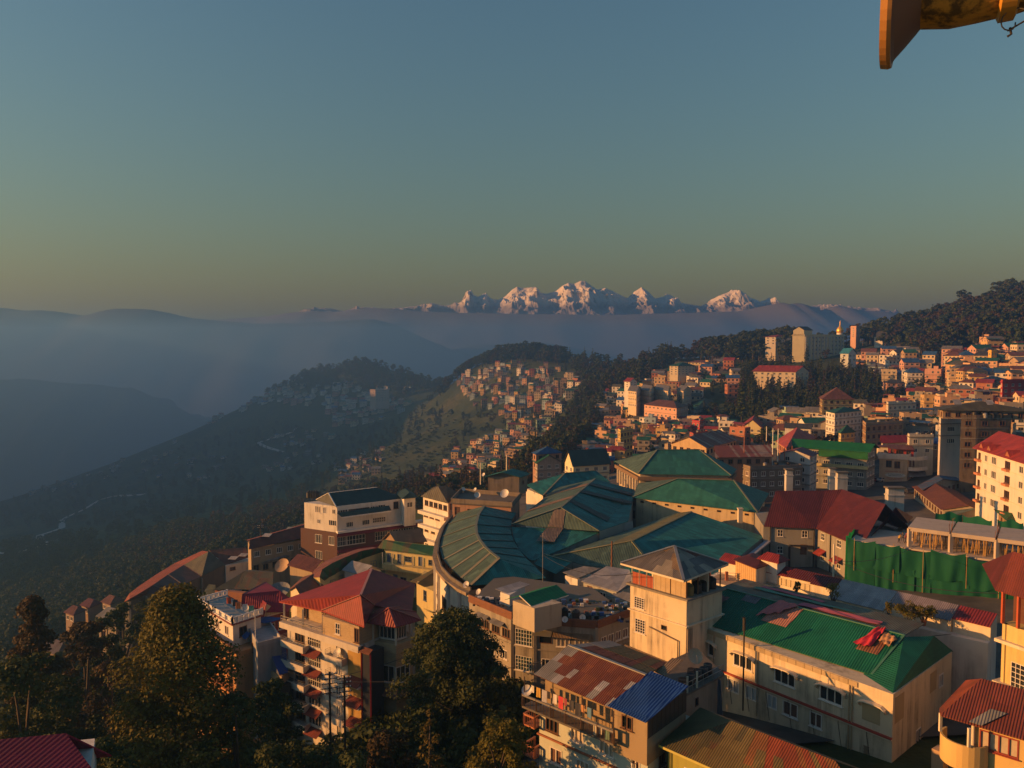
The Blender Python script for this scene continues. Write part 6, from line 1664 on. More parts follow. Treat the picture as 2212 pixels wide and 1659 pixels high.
def rust_row():
 P = lambda x,y,z: Z(q5(x,y),z)
 r = root_at('rust_roof_row','long two storey row with dark rusty roof and skylights below the brick hotel','building',P(200,900,-64))
 e0,e1,e2 = P(-10,838,-51.6),P(440,742,-51.0),P(672,660,-49.8)
 g0,g1 = P(0,762,-49.8),P(572,602,-48.2)
 roof(r,[[e0,e1,lerp(g0,g1,.72),g0]],ROOF_RUST); roof(r,[[e1,e2,g1,lerp(g0,g1,.72)]],sheet((.15,.045,.028),pitch=.25,rust=.2),.1,'upper_roof')
 bk = Vector((-3,6,-1.6)); roof(r,[[g0,g1,g1 + bk,g0 + bk]],ROOF_ORANGE,.1,'back_slope')
 foot = [V2(e0) + Vector((.3,.8)),V2(e1) + Vector((.2,.8)),V2(e1) + Vector((-3,8)),V2(e0) + Vector((-3,8))]
 walls(r,foot,-66,-51.7,plaster((.36,.28,.18),.5),{0: row(5,-2.3,1.5,1.4,'w3') + row(6,-6,1.4,1.6,'b2')})
 f2 = [V2(e1) + Vector((.4,.8)),V2(e2) + Vector((-.3,.8)),V2(e2) + Vector((-3,8)),V2(e1) + Vector((-3,8))]
 walls(r,f2,-66,-50.6,plaster((.30,.22,.15),.6),{0: row(3,-2.6,1.8,1.8,'open') + row(3,-6,1.4,1.6,'b2')},'end_wall')
 roof(r,[[P(90,945,-55.2),P(100,965,-56),P(450,860,-55.4),P(440,832,-54.6)]],ROOF_GREY,.08,'pent_roof')
 roof(r,[[P(450,800,-53.8),P(460,822,-54.4),P(690,770,-53.6),P(680,752,-53)]],ROOF_GREY,.08,'pent_roof')
 for (x,y) in ((322,678),(135,728)):
  c = P(x,y,-49.4); roof(r,[[c + Vector((-1.2,-.5,-.1)),c + Vector((.9,-.9,-.1)),c + Vector((1.3,.6,.35)),c + Vector((-.8,1,.35))]],ROOF_PALE,.05,'skylight_sheet')
 for i in range(5): post(r,'post',V3(lerp(V2(e1),V2(e2),.1 + .2 * i) + Vector((.5,-.4)),-58),-51.0,.22,CONCRETE)
 pole(P(90,1000,-60),12,.16,'dark utility pole before the rusty roofed row',IRON,'pole',name='utility_pole',arms=2)
 pole(P(440,830,-58),10,.14,'second dark pole at the step of the rusty roofed row',IRON,'pole',name='utility_pole',arms=1)
rust_row()
def curved_shed():
 r = root_at('curved_shed','long curved market shed with orange lit outer slope and dark roof','shed',Vector((-82,185,-72)))
 o_ = [Z(q1(*p),-61.2) for p in ((945,392),(985,330),(1075,262),(1195,182),(1330,100))] + [Z(q1(1540,5),-57)]
 g = [Z(q1(*p),-59.2) for p in ((985,372),(1060,330),(1160,268),(1280,185),(1400,112))] + [Z(q1(1585,12),-55.5)]
 n_ = [Z(q1(*p),-60.3) for p in ((990,378),(1112,338),(1250,300),(1390,262),(1535,200))] + [Z(q1(1715,108),-58.5)]
 roof(r,[[g[i],o_[i],o_[i + 1],g[i + 1]] for i in range(5)],ROOF_ORANGE,.1,'outer_roof')  # sunlit orange of the outer slope is put in by sheet colour
 roof(r,[[n_[i],n_[i + 1],g[i + 1],g[i]] for i in range(4)],sheet((.085,.035,.028),pitch=.25,rust=.2),.1,'inner_roof')
 roof(r,[[n_[4],n_[5],g[5],g[4]]],sheet((.09,.085,.06),pitch=.25,rust=.2),.1,'green_inner_roof')
 m = MB()
 for i in range(5): m.poly([V3(n_[i],-78),V3(n_[i + 1],-78),n_[i + 1] - Vector((0,0,.1)),n_[i] - Vector((0,0,.1))])
 for i in range(5): m.poly([V3(o_[i + 1],-80),V3(o_[i],-80),o_[i] - Vector((0,0,.1)),o_[i + 1] - Vector((0,0,.1))])
 m.poly([V3(o_[0],-80),V3(n_[0],-80),n_[0],g[0],o_[0]]); m.build('wall',DARKCONC,r)
 for i in range(5):
  p = n_[i] + Vector((.3,-.6,-.3)); post(r,'column',V3(p,-76),p.z,.4,CONCRETE)
  if i: beam(r,'batten_strip',n_[i] + Vector((0,0,.06)),g[i] + Vector((0,0,.06)),.25,plain((.16,.10,.08),.7,name='pale_batten'),.05)
 # white walled range with skylights that continues it
 P = lambda x,y,z: Z(q1(x,y),z)
 r2 = root_at('low_range','low white walled range with rusty roof and two pale skylights beyond the curved shed','shed',P(1800,130,-64))
 roof(r2,[[P(1715,112,-58.6),P(1890,55,-57.6),P(1870,-20,-55.9),P(1590,0,-55.6)]],ROOF_RUST);
 walls(r2,[V2(P(1718,118,-58.7)),V2(P(1888,62,-57.8)),V2(P(1900,0,-57)),V2(P(1640,10,-57))],-72,-58.7,WHITEW,{0: [(.3,-1.6,1.5,.9,'b2')]})
 for (x,y) in ((1775,65),(1852,42)):
  c = P(x,y,-57.2); roof(r2,[[c + Vector((-1.3,-.5,0)),c + Vector((.9,-.9,0)),c + Vector((1.3,.6,.4)),c + Vector((-.9,1,.4))]],ROOF_PALE,.05,'skylight_sheet')
 c = P(1655,35,-57); roof(r2,[[P(1590,5,-56.3),P(1690,70,-58),P(1720,62,-58),P(1620,0,-56.3)]],ROOF_PALE,.04,'skylight_sheet')
 r3 = root_at('brown_house','orange brown house with patched grey green roof left of the large dishes','house',P(1800,340,-66))
 z = -52.8
 F,R,Lp = P(1780,300,z),P(2050,325,z),P(1635,300,z)
 foot = quad4(Lp,F,R)
 walls(r3,foot,-70,z - .2,plaster((.34,.14,.07),.4),{0: [(.3,-1.4,2.0,1.0,'w4'),(.75,-1.4,2.0,1.0,'w4')],1: [(.27,-1.7,2.2,1.2,'w4'),(.65,-1.7,2.2,1.2,'w4')]})
 g0,g1 = P(1860,162,-50.2),P(2080,165,-50.2)
 OG = sheet((.085,.085,.06),c2=(.12,.05,.03),pitch=.22,rust=.15)
 roof(r3,[[P(1620,305,z),P(1782,292,z),g0]],sheet((.07,.075,.05),pitch=.22,rust=.1),.08,'left_slope'); roof(r3,[[P(1782,292,z),P(2075,312,z),g1,g0]],OG,.08); roof(r3,[[P(1620,305,z),g0,g1,P(1900,150,z)]],OG,.08,'back_slope')
 for (u,w) in ((.14,1.2),(.5,.9)): pass
 roof(r3,[[P(1495,400,-56.5),P(1640,360,-55.8),P(1640,265,-54.5),P(1590,260,-54.5)]],sheet((.10,.10,.05),pitch=.22,rust=.2),.08,'lean_to_roof')
 dish(Z(q2(250,175),-53.5),1.75,-1.9,'largest tan satellite dish above the patched roof house',plain((.42,.28,.16),.7,name='tan_dish'),1.6,elev=.75)
 dish(Z(q2(405,190),-53.5),1.5,-1.2,'second tan satellite dish facing right beside the largest one',plain((.36,.26,.16),.7,name='tan_dish'),1.4,elev=.8)
 dish(Z(q2(225,345),-46),2.0,-1.6,'wide grey mesh dish lying above the crimson gable',plain((.16,.17,.17),.6,name='mesh_dish'),.6,elev=1.1)
curved_shed()
def courtyard():
 P = lambda x,y,z: Z(q5(x,y),z)
 r = root_at('courtyard_house','yellow courtyard house with green patched roof left of the crescent','house',P(1300,1000,-58))
 z = -44.2
 A,B = P(1090,845,z),P(1492,895,z)
 n = Vector((-.2,1)).normalized()
 GP = sheet((.02,.10,.045),c2=(.09,.05,.03),pitch=.22,rust=.1)
 roof(r,[[P(1022,832,z),P(1495,892,z),P(1492,812,-43),P(1075,760,-42.4)]],GP)
 foot = [V2(A),V2(B),V2(B) + n * 6,V2(A) + n * 6]
 walls(r,foot,-60,z - .2,YELLOWW,{0: [(.07,-2.3,.9,2.0,'bdoor'),(.28,-2.3,.9,2.0,'bdoor'),(.46,-1.7,1.6,1.1,'blue2'),(.7,-2.3,.9,2.0,'bdoor'),(.92,-1.8,1.4,1.1,'blue2'),(.2,-7.2,1.1,2.4,'bdoor'),(.36,-6.6,1.5,1.4,'blue2'),(.56,-6.8,1.5,1.4,'blue2'),(.06,-6.8,1.3,1.3,'blue2')]})
 d = (foot[1] - foot[0]).normalized(); o = Vector((d.y,-d.x))
 MB().bar(V3(foot[0] + o * .7,z - 3.2),V3(foot[1] + o * .7,z - 3.2),1.5,1.2).build('balcony',YELLOWW,r)
 for i in range(6): post(r,'post',V3(lerp(foot[0],foot[1],i / 5) + o * 1.2,z - 2.6),z - .2,.16,CREAM2)
 # curved wing with patched green roof
 oo = [P(*p,zz) for p,zz in (((480,1065),-46.8),((520,1000),-46.5),((600,935),-46.2),((720,885),-45.8),((860,838),-45.2),((990,820),-44.6))]
 ii = [P(*p,zz) for p,zz in (((600,1090),-47.6),((640,1060),-47.6),((690,1035),-47.4),((770,985),-47),((900,915),-46.2),((1085,850),-45.2))]
 gg = [P(*p,zz) for p,zz in (((560,1062),-45.6),((580,1000),-45.4),((660,950),-45.1),((770,900),-44.7),((900,850),-44.1),((1020,828),-43.8))]
 roof(r,[[gg[i],oo[i],oo[i + 1],gg[i + 1]] for i in range(5)],sheet((.20,.07,.045),pitch=.22,rust=.2),.08,'wing_outer_roof')
 roof(r,[[ii[i],ii[i + 1],gg[i + 1],gg[i]] for i in range(5)],GP,.08,'wing_inner_roof')
 m = MB()
 for i in range(5): m.poly([V3(ii[i],-60),V3(ii[i + 1],-60),ii[i + 1],ii[i]])
 for i in range(5): m.poly([V3(oo[i + 1],-62),V3(oo[i],-62),oo[i],oo[i + 1]])
 m.poly([V3(oo[0],-60),V3(ii[0],-60),ii[0],gg[0],oo[0]]); m.build('wing_wall',YELLOWW,r)
 for i in range(1,5): put_window(r,V2(ii[i]),V2(ii[i + 1]),.5,ii[i].z - 2.1,1.3,1.3,'blue2')
 # yellow gabled annexe
 r2 = root_at('gabled_annex','small yellow gabled annexe between the red roof and the crescent','house',P(1400,1280,-58))
 zz = -46.6
 f2 = [V2(P(1340,1110,zz)),V2(P(1478,1180,zz)),V2(P(1500,1040,zz)),V2(P(1400,1010,zz))]
 walls(r2,f2,-62,zz,YELLOWW,{0: [(.5,-2.6,1.2,2.0,'blue2')]})
 roof(r2,[[P(1285,1095,-47),P(1345,1112,-46.9),P(1485,1020,-44.8),P(1480,995,-44.8)]],ROOF_OLIVE); roof(r2,[[P(1345,1112,-46),P(1490,1185,-47.4),P(1492,1010,-45)]],ROOF_OLIVE,.08,'right_slope')
 r3 = root_at('rust_roof_house','low house with plain dark rusty roof and white gable before the curved green wing','house',P(450,950,-60))
 f3 = [V2(P(320,960,-49.5)),V2(P(500,1010,-49.5)),V2(P(640,930,-49)),V2(P(470,880,-49))]
 walls(r3,f3,-64,-49.6,plaster((.34,.27,.18),.5),{}); auto_roof(r3,f3,-49.6,1.6,'gable',ROOF_RUST,.5,0,None,.5,CREAM2)
 r4 = root_at('rust_gable_house','low brown gabled roof behind the red hotel roof and the wide mesh dish','house',P(430,1130,-60))
 f4 = [V2(P(330,1160,-47.6)),V2(P(420,1210,-47.6)),V2(P(570,1130,-47.6)),V2(P(430,1070,-47.6))]
 walls(r4,f4,-64,-47.7,CREAM2,{}); auto_roof(r4,f4,-47.7,1.5,'gable',ROOF_RUST2,.5,1,None,.5,CREAM2)
 r5 = root_at('white_gable_house','white gabled shed with pale sheet roof above the red hotel ridge','shed',P(860,1000,-58))
 f5 = [V2(P(760,1000,-46.6)),V2(P(900,1035,-46.6)),V2(P(1050,1000,-46.6)),V2(P(900,960,-46.6))]
 walls(r5,f5,-60,-46.7,WHITEW,{}); auto_roof(r5,f5,-46.7,1.4,'gable',ROOF_PALE,.4,0,None,.5,CREAM2)
 r6 = root_at('brown_gable_house','tan gabled roof between the brick hotel and the crescent','house',P(1180,760,-58))
 f6 = [V2(P(1085,760,-44.8)),V2(P(1190,790,-44.8)),V2(P(1400,770,-44.8)),V2(P(1300,730,-44.8))]
 walls(r6,f6,-58,-44.9,plaster((.3,.2,.12),.4),{}); auto_roof(r6,f6,-44.9,2.4,'gable',ROOF_TAN,.5,1,None,.5,plaster((.3,.2,.12),.4))
courtyard()
# houses by the road, lower left
def road_houses():
 P = lambda x,y,z: Z(q1(x,y),z)
 r = root_at('road_house','two storey house with grey roof and balcony beside the road','house',P(860,620,-92))
 z = -74.5
 f = quad4(P(750,500,z),P(880,525,z),P(985,480,z))
 walls(r,f,-96,z,plaster((.34,.29,.22),.5),{0: row(2,-2.4,1.4,1.5,'w2') + row(2,-5.6,1.6,1.6,'b2'),1: row(2,-2.4,1.4,1.5,'b2') + row(2,-5.6,1.4,1.6,'b2')})
 auto_roof(r,f,z,1.8,'hip',ROOF_GREY,.6); band(r,f,z - 3.1,.2,.5,CONCRETE)
 r2 = root_at('low_shed','dark low shed with mauve grey roof among the left trees','shed',P(400,700,-95))
 f2 = quad4(P(330,750,-86),P(430,790,-86),P(520,720,-86)); walls(r2,f2,-104,-86,plaster((.22,.15,.12),.4),{}); auto_roof(r2,f2,-86,2.2,'gable',sheet((.09,.07,.08),pitch=.25,rust=.2),.6,0,None,.5,DARKCONC)
 for i,(x,y,z,lab,m) in enumerate(((560,470,-92,'faint brown roofed house at the far left of the road',ROOF_RUST),(680,415,-92,'low maroon roofed house beyond the road trees',ROOF_MAROON),(840,390,-90,'red brown roofed house behind the grey roofed road house',ROOF_RUST2))):
  rr = root_at('road_house',lab,'house',P(x,y,z - 8),'houses by the road'); f = quad4(P(x - 60,y,z),P(x,y + 22,z),P(x + 90,y - 14,z))
  walls(rr,f,z - 20,z,plaster((.28,.2,.15),.4),{0: row(2,-2.4,1.5,1.4,'w2')}); auto_roof(rr,f,z,1.8,'hip',m,.6)
road_houses()
# crimson roof in the near left corner
def corner_roof():
 P = lambda x,y,z: Z(q1(x,y),z)
 a,b = P(-60,1446,-24),P(502,1394,-24)
 d = Vector((b.x - a.x,b.y - a.y,0)).normalized(); a = b - d * 16
 e = P(720,1690,-26.0); f = a + (e - b)
 r = root_at('corner_house','house in the near left corner under a crimson ribbed metal roof','house',Vector((b.x,b.y,-44)))
 roof(r,[[a,b,e,f]],ROOF_MAGENTA,.12,udir=(0.9,-1.0,0) if False else (e - b))
 bk = Vector((0.6,4,-3.6)); roof(r,[[a,b,b + bk,a + bk]],ROOF_MAGENTA,.12,'back_slope')
 foot = [V2(f) + Vector((.5,.6)),V2(e) + Vector((-.6,.6)),V2(b + bk) + Vector((-.8,-.5)),V2(a + bk) + Vector((.5,-.5))]
 walls(r,foot,-50,-26.2,WHITEW,{1: row(3,-2.4,1.3,1.4,'w2')})
corner_roof()
# yellow houses at the right edge
def right_edge():
 P = lambda x,y,z: Z(q4(x,y),z)
 z = -29.6
 r = root_at('bay_house','yellow house with round balcony and rusty red roof at the lower right','house',P(1600,1650,-42))
 e0,e1 = P(1448,1205,z),P(1455,1255,z); e2 = e1 + (P(2093,1442,z) - e1) * 1.6
 g0,g1 = P(1770,978,-27.4),None
 d = (e2 - e1); d.z = 0; d.normalize(); g1 = g0 + d * 14
 hip = P(1790,1180,-28.2)
 roof(r,[[e1,e2,g1,g0]],sheet((.17,.045,.03),pitch=.2,rust=.3)); roof(r,[[P(1650,990,-28.6),e0,e1,g0]],ROOF_ORANGE,.08,'hip_end'); roof(r,[[P(1650,990,-28.6),g0,g1,g1 + Vector((3,5,-2))]],ROOF_RUST2,.08,'back_slope')
 roof(r,[[lerp(e1,e2,.22) + Vector((0,0,.14)),lerp(e1,e2,.32) + Vector((0,0,.14)),lerp(lerp(e1,g0,.38),lerp(e2,g1,.38),.32) + Vector((0,0,.14)),lerp(lerp(e1,g0,.38),lerp(e2,g1,.38),.22) + Vector((0,0,.14))]],ROOF_GREY,.03,'patch_sheet')
 A = V2(e1) + Vector((d.x,d.y)) * 2.4 + Vector((.3,.7)); B = A + Vector((d.x,d.y)) * 11; n = Vector((-d.y,d.x))
 foot = [A,B,B + n * 6,A + n * 6]
 walls(r,foot,-46,z - .15,OCHRE,{0: [(.16,-1.85,2.6,1.5,'r4'),(.42,-1.85,2.2,1.5,'r4'),(.66,-1.85,2.4,1.5,'r4')],3: [(.5,-2.4,1.1,1.9,'b2')]})
 MB().bar(V3(A - Vector((d.y,-d.x)) * -.2,z - .1),V3(B,z - .15),.1,.2).build('fascia',RED_PAINT,r)
 # round balcony
 c = A + Vector((-.2,.6)); mb = MB(); k = 14; rr_ = 1.75
 ring = [c + Vector((math.cos(math.pi * (.62 + i / k * 1.05)),math.sin(math.pi * (.62 + i / k * 1.05)))) * rr_ for i in range(k + 1)]
 for i in range(k):
  mb.poly([V3(ring[i],-33.2),V3(ring[i + 1],-33.2),V3(ring[i + 1],-31.2),V3(ring[i],-31.2)])
  q0,q1_ = lerp(ring[i],c,.09),lerp(ring[i + 1],c,.09)
  mb.poly([V3(q1_,-33.2),V3(q0,-33.2),V3(q0,-31.2),V3(q1_,-31.2)]); mb.poly([V3(ring[i],-31.2),V3(ring[i + 1],-31.2),V3(q1_,-31.2),V3(q0,-31.2)])
 mb.poly([V3(q,-32.9) for q in ring] + [V3(c,-32.9)]); mb.poly(list(reversed([V3(q,-33.2) for q in ring] + [V3(c,-33.2)])))
 mb.build('round_balcony',OCHRE,r)
 for i in (3,10): post(r,'post',V3(ring[i],-31.2),z - .1,.2,CREAM2)
 for q in (A,B): MB().tube([V3(q + Vector((-.1,-.2)),-44),V3(q + Vector((-.1,-.2)),z - .1)],.12,8).build('drainpipe',CREAM2,r)
 lowf = [V2(P(1390,1510,-35)),V2(P(1480,1545,-35)),V2(P(1520,1500,-35)),V2(P(1440,1480,-35))]
 walls(r,lowf,-46,-35,plaster((.5,.34,.2),.4),{},'low_wall')
 for k in range(3): MB().tube([V3(ring[8],-36.2 - k),V3(ring[4],-36.6 - k)],.1,6).build('arch_rib',OCHRE,r)
 r2 = root_at('corner_tower_house','tall yellow house with timber loft and maroon roof at the right edge','house',P(2000,1000,-40))
 z2 = -23.4
 a,b = P(1874,302,z2),P(2110,372,z2); b = a + (b - a) * 2.2; t = P(2012,12,-19.8)
 dd = (b - a); dd.z = 0; dd.normalize()
 roof(r2,[[a,b,t + dd * 12,t]],sheet((.14,.028,.022),pitch=.2,rust=.15)); bkp = a + Vector((4,8.5,0)); roof(r2,[[bkp,a,t]],ROOF_MAROON,.08,'hip_end'); roof(r2,[[bkp,t,t + dd * 12,bkp + dd * 14]],ROOF_MAROON,.08,'back_slope')
 A = V2(P(1958,330,z2)) + Vector((0,.4)); D = Vector((dd.x,dd.y)); B = A + D * 9; nn = Vector((-D.y,D.x)); f = [A,B,B + nn * 7,A + nn * 7]
 YW = plaster((.60,.46,.18),.3)
 walls(r2,f,-46,-26.4,YW,{0: [(.2,-5.7,1.7,2.4,'grid')],3: []})
 band(r2,f,-28.2,.3,.45,CREAM2); band(r2,f,-32.4,.4,.5,CREAM2)
 for u in (0,.16,.5,.99): post(r2,'post',V3(lerp(f[0],f[1],u),-26.4),z2,.24,plain((.4,.08,.03),.6,name='red_timber'))
 MB().bar(V3(f[0] + nn * 1.6,-24.9),V3(f[1] + nn * 1.6,-24.9),.1,3).build('loft_wall',plain((.10,.035,.02),.8,name='dark_timber'),r2)
 MB().bar(V3(f[0] + Vector((.2,-.2)),-34),V3(f[0] + Vector((.2,-.2)),-26.4),.35).build('pilaster',YW,r2)
right_edge()
# ------------------------------------------------------------------ trees
LEAF_DARK = foliage((0.018,0.033,0.011),(0.075,0.088,0.020),'dark_leaves')
LEAF_OLIVE = foliage((0.060,0.065,0.010),(0.17,0.14,0.02),'olive_leaves')
LEAF_GREEN = foliage((0.018,0.036,0.010),(0.070,0.092,0.020),'green_leaves')
LEAF_BROWN = foliage((0.030,0.024,0.010),(0.080,0.050,0.018),'brown_leaves')
LEAF_YELLOW = foliage((0.060,0.050,0.010),(0.140,0.100,0.018),'yellow_leaves')
def leaf_mesh(name,cen,nor,size,tint,mat):
 """one quad for each leaf or leaf spray, centre / facing / size given"""
 n = len(cen)
 rs = np.random.RandomState(n)
 t = rs.normal(size=(n,3)); a = np.cross(nor,t); a /= np.linalg.norm(a,axis=1)[:,None] + 1e-9
 b = np.cross(nor,a); b /= np.linalg.norm(b,axis=1)[:,None] + 1e-9
 s = size[:,None]; k = rs.uniform(.5,.9,(n,1))
 v = np.stack([cen - a * s * .5,cen + b * s * .5 * k,cen + a * s * .5,cen - b * s * .5 * k],1).reshape(-1,3)
 me = bpy.data.meshes.new(name)
 me.vertices.add(4 * n); me.vertices.foreach_set('co',v.astype(np.float32).ravel())
 me.loops.add(4 * n); me.loops.foreach_set('vertex_index',np.arange(4 * n,dtype=np.int32))
 me.polygons.add(n); me.polygons.foreach_set('loop_start',np.arange(0,4 * n,4,dtype=np.int32))
 at_ = me.attributes.new('tint','FLOAT','POINT'); at_.data.foreach_set('value',np.repeat(tint,4).astype(np.float32))
 me.materials.append(mat); me.update(calc_edges=True)
 return me
def crown_points(clumps,n,rs,droop=0.0):
 """leaves on the outer shells of many small clumps"""
 c = np.array([q[:3] for q in clumps]); r = np.array([q[3:6] for q in clumps]); tt = rs.uniform(0,1,len(clumps))
 w = (r.prod(1)) ** (2 / 3.); i = rs.choice(len(clumps),n,p=w / w.sum())
 d = rs.normal(size=(n,3)); d /= np.linalg.norm(d,axis=1)[:,None]
 d[:,2] = np.where(d[:,2] < -.35,-d[:,2],d[:,2])
 q = rs.uniform(.62,1.06,(n,1))
 p = c[i] + d * r[i] * q
 nor = d + rs.normal(scale=.55,size=(n,3)); nor[:,2] += .25; nor /= np.linalg.norm(nor,axis=1)[:,None]
 return p,nor,np.clip(tt[i] * .6 + rs.uniform(0,.4,n),0,1)
def limbs(mb,h,clumps,r0,rs,k=7,trunk=.55):
 lean = rs.uniform(-.03,.03,2) * h
 top = Vector((lean[0],lean[1],h * trunk))
 mb.tube([(0,0,-1.0),(0,0,h * .12),(lean[0] * .5,lean[1] * .5,h * trunk * .6),top],[r0 * 1.3,r0,r0 * .75,r0 * .5],k)
 for c in clumps:
  e = Vector(c[:3]); s = Vector((lean[0] * .6,lean[1] * .6,min(h * trunk,max(h * .15,e.z * .62))))
  m = lerp(s,e,.5) + Vector((0,0,h * .03))
  mb.tube([s,m,e],[r0 * .38,r0 * .24,r0 * .1],5,cap=False)
def broadleaf_data(h,rad,nclump,nleaf,leaf,mat,seed,base=.28,cone=0.0,k=7):
 rs = np.random.RandomState(seed); cl = []
 for i in range(nclump):
  t = rs.uniform(0,1) ** .8; z = h * (base + (1 - base) * t * .93)
  prof = math.sin(math.pi * min(1,.18 + .78 * t)) ** .7 if cone == 0 else (1 - t) * cone + (1 - cone) * math.sin(math.pi * (.2 + .75 * t))
  a = rs.uniform(0,6.283); q = rad * prof * rs.uniform(.35,1.0); s = rad * rs.uniform(.20,.40) * (1 - .3 * t)
  cl.append((q * math.cos(a),q * math.sin(a),z,s,s,s * rs.uniform(.6,.85)))
 p,n,t = crown_points(cl,nleaf,rs)
 size = leaf * rs.uniform(.6,1.4,nleaf)
 crown = leaf_mesh('crown',p,n,size,t,mat)
 mb = MB(); limbs(mb,h,cl[::max(1,nclump // 12)],h * .018 + .08,rs,k)
 return crown,mb.data('trunk',BARK,smooth=True)
def conifer_data(h,rad,nleaf,leaf,mat,seed,tiers=16,ragged=.35,bare=.12,columnar=.4):
 rs = np.random.RandomState(seed); cl = []
 for i in range(tiers):
  t = i / (tiers - 1.0); z = h * (bare + (1 - bare) * t)
  pr = rad * ((1 - t) ** .75 * (1 - columnar) + columnar * math.sin(math.pi * (.25 + .72 * t)))
  nb = max(2,int(6 * (1 - t) + 2))
  for j in range(nb):
   a = rs.uniform(0,6.283); q = pr * rs.uniform(1 - ragged * 1.6,1.0); s = max(.3,pr * rs.uniform(.25,.45))
   cl.append((q * .75 * math.cos(a),q * .75 * math.sin(a),z - q * .12,s,s,max(.35,h / tiers * .55)))
 p,n,t = crown_points(cl,nleaf,rs); n[:,2] += .3
 crown = leaf_mesh('crown',p,n,leaf * rs.uniform(.6,1.4,nleaf),t,mat)
 mb = MB().tube([(0,0,-1),(0,0,h * .5),(0,0,h * .97)],[h * .016 + .1,h * .011 + .06,.04],6)
 return crown,mb.data('trunk',BARK,smooth=True)
def place_tree(data,p,label,name='tree',cat='tree',group=None,rz=0.0,s=1.0):
 t = thing(name,label,cat,tuple(p),rz,group); t.scale = (s,s,s)
 obj('trunk',data[1],t); obj('crown',data[0],t)
 return t
def shrub_data(h,rad,nleaf,leaf,mat,seed,n=14):
 rs = np.random.RandomState(seed)
 cl = [(rad * rs.uniform(-.7,.7),rad * rs.uniform(-.7,.7),h * rs.uniform(.25,.8),rad * rs.uniform(.3,.5),rad * rs.uniform(.3,.5),h * rs.uniform(.16,.3)) for _ in range(n)]
 p,nn,t = crown_points(cl,nleaf,rs); size = leaf * rs.uniform(.6,1.4,nleaf)
 mb = MB(); rr = random.Random(seed)
 for c in cl[:7]: mb.tube([(0,0,-.5),(c[0] * .5,c[1] * .5,c[2] * .5),c[:3]],[.07,.05,.02],5,cap=False)
 return leaf_mesh('crown',p,nn,size,t,mat),mb.data('stem',BARK)
# prototypes for woods (kept out of the scene, only instanced)
PROTO = bpy.data.collections.new('tree_kinds')
def proto(name,data):
 me_c,me_t = data
 # join trunk and crown into one mesh for instancing
 nv,nt = len(me_c.vertices),len(me_t.vertices)
 v = np.zeros((nv + nt) * 3,np.float32); a = np.zeros(nv * 3,np.float32); me_c.vertices.foreach_get('co',a); v[:nv * 3] = a
 b = np.zeros(nt * 3,np.float32); me_t.vertices.foreach_get('co',b); v[nv * 3:] = b
 faces = [tuple(p.vertices) for p in me_c.polygons] + [tuple(i + nv for i in p.vertices) for p in me_t.polygons]
 me = bpy.data.meshes.new(name); me.from_pydata(v.reshape(-1,3).tolist(),[],faces)
 me.materials.append(me_c.materials[0]); me.materials.append(BARK)
 me.polygons.foreach_set('material_index',[0] * len(me_c.polygons) + [1] * len(me_t.polygons))
 t = np.zeros(nv,np.float32); me_c.attributes['tint'].data.foreach_get('value',t)
 at_ = me.attributes.new('tint','FLOAT','POINT'); at_.data.foreach_set('value',np.concatenate([t,np.zeros(nt,np.float32)]))
 o = bpy.data.objects.new(name,me); PROTO.objects.link(o)
 return o
KINDS_FAR = {'a_dark_round': broadleaf_data(14,5.2,26,900,1.15,LEAF_DARK,1),'b_brown_round': broadleaf_data(13,5.0,24,900,1.15,LEAF_BROWN,2),'c_green_round': broadleaf_data(12,5.0,24,900,1.15,LEAF_GREEN,3),
    'd_conifer': conifer_data(19,3.0,800,1.05,LEAF_DARK,4),'e_conifer_ragged': conifer_data(21,3.4,800,1.1,LEAF_GREEN,5,13,.5,.2),'f_conifer_brown': conifer_data(18,3.2,800,1.1,LEAF_BROWN,6,14,.4),
    'g_shrub': shrub_data(2.6,2.4,260,.6,LEAF_GREEN,7),'h_shrub_dark': shrub_data(3.2,2.6,260,.6,LEAF_DARK,8)}
for k,d in KINDS_FAR.items(): proto(k,d)
KIDX = {k: i for i,k in enumerate(sorted(KINDS_FAR))}
def scatter_group():
 ng = bpy.data.node_groups.new('wood_scatter','GeometryNodeTree')
 ng.interface.new_socket('Geometry',in_out='INPUT',socket_type='NodeSocketGeometry'); ng.interface.new_socket('Geometry',in_out='OUTPUT',socket_type='NodeSocketGeometry')
 N = ng.nodes.new; gi,go = N('NodeGroupInput'),N('NodeGroupOutput')
 ci = N('GeometryNodeCollectionInfo'); ci.inputs['Collection'].default_value = PROTO; ci.inputs['Separate Children'].default_value = True; ci.inputs['Reset Children'].default_value = True
 iop = N('GeometryNodeInstanceOnPoints'); iop.inputs['Pick Instance'].default_value = True
 def attr(nm,ty):
  a = N('GeometryNodeInputNamedAttribute'); a.data_type = ty; a.inputs['Name'].default_value = nm
  return a.outputs['Attribute']
 L = ng.links.new
 L(gi.outputs[0],iop.inputs['Points']); L(ci.outputs[0],iop.inputs['Instance']); L(attr('kind','INT'),iop.inputs['Instance Index'])
 L(attr('turn','FLOAT_VECTOR'),iop.inputs['Rotation']); L(attr('size','FLOAT_VECTOR'),iop.inputs['Scale']); L(iop.outputs[0],go.inputs[0])
 return ng
SCATTER = scatter_group()
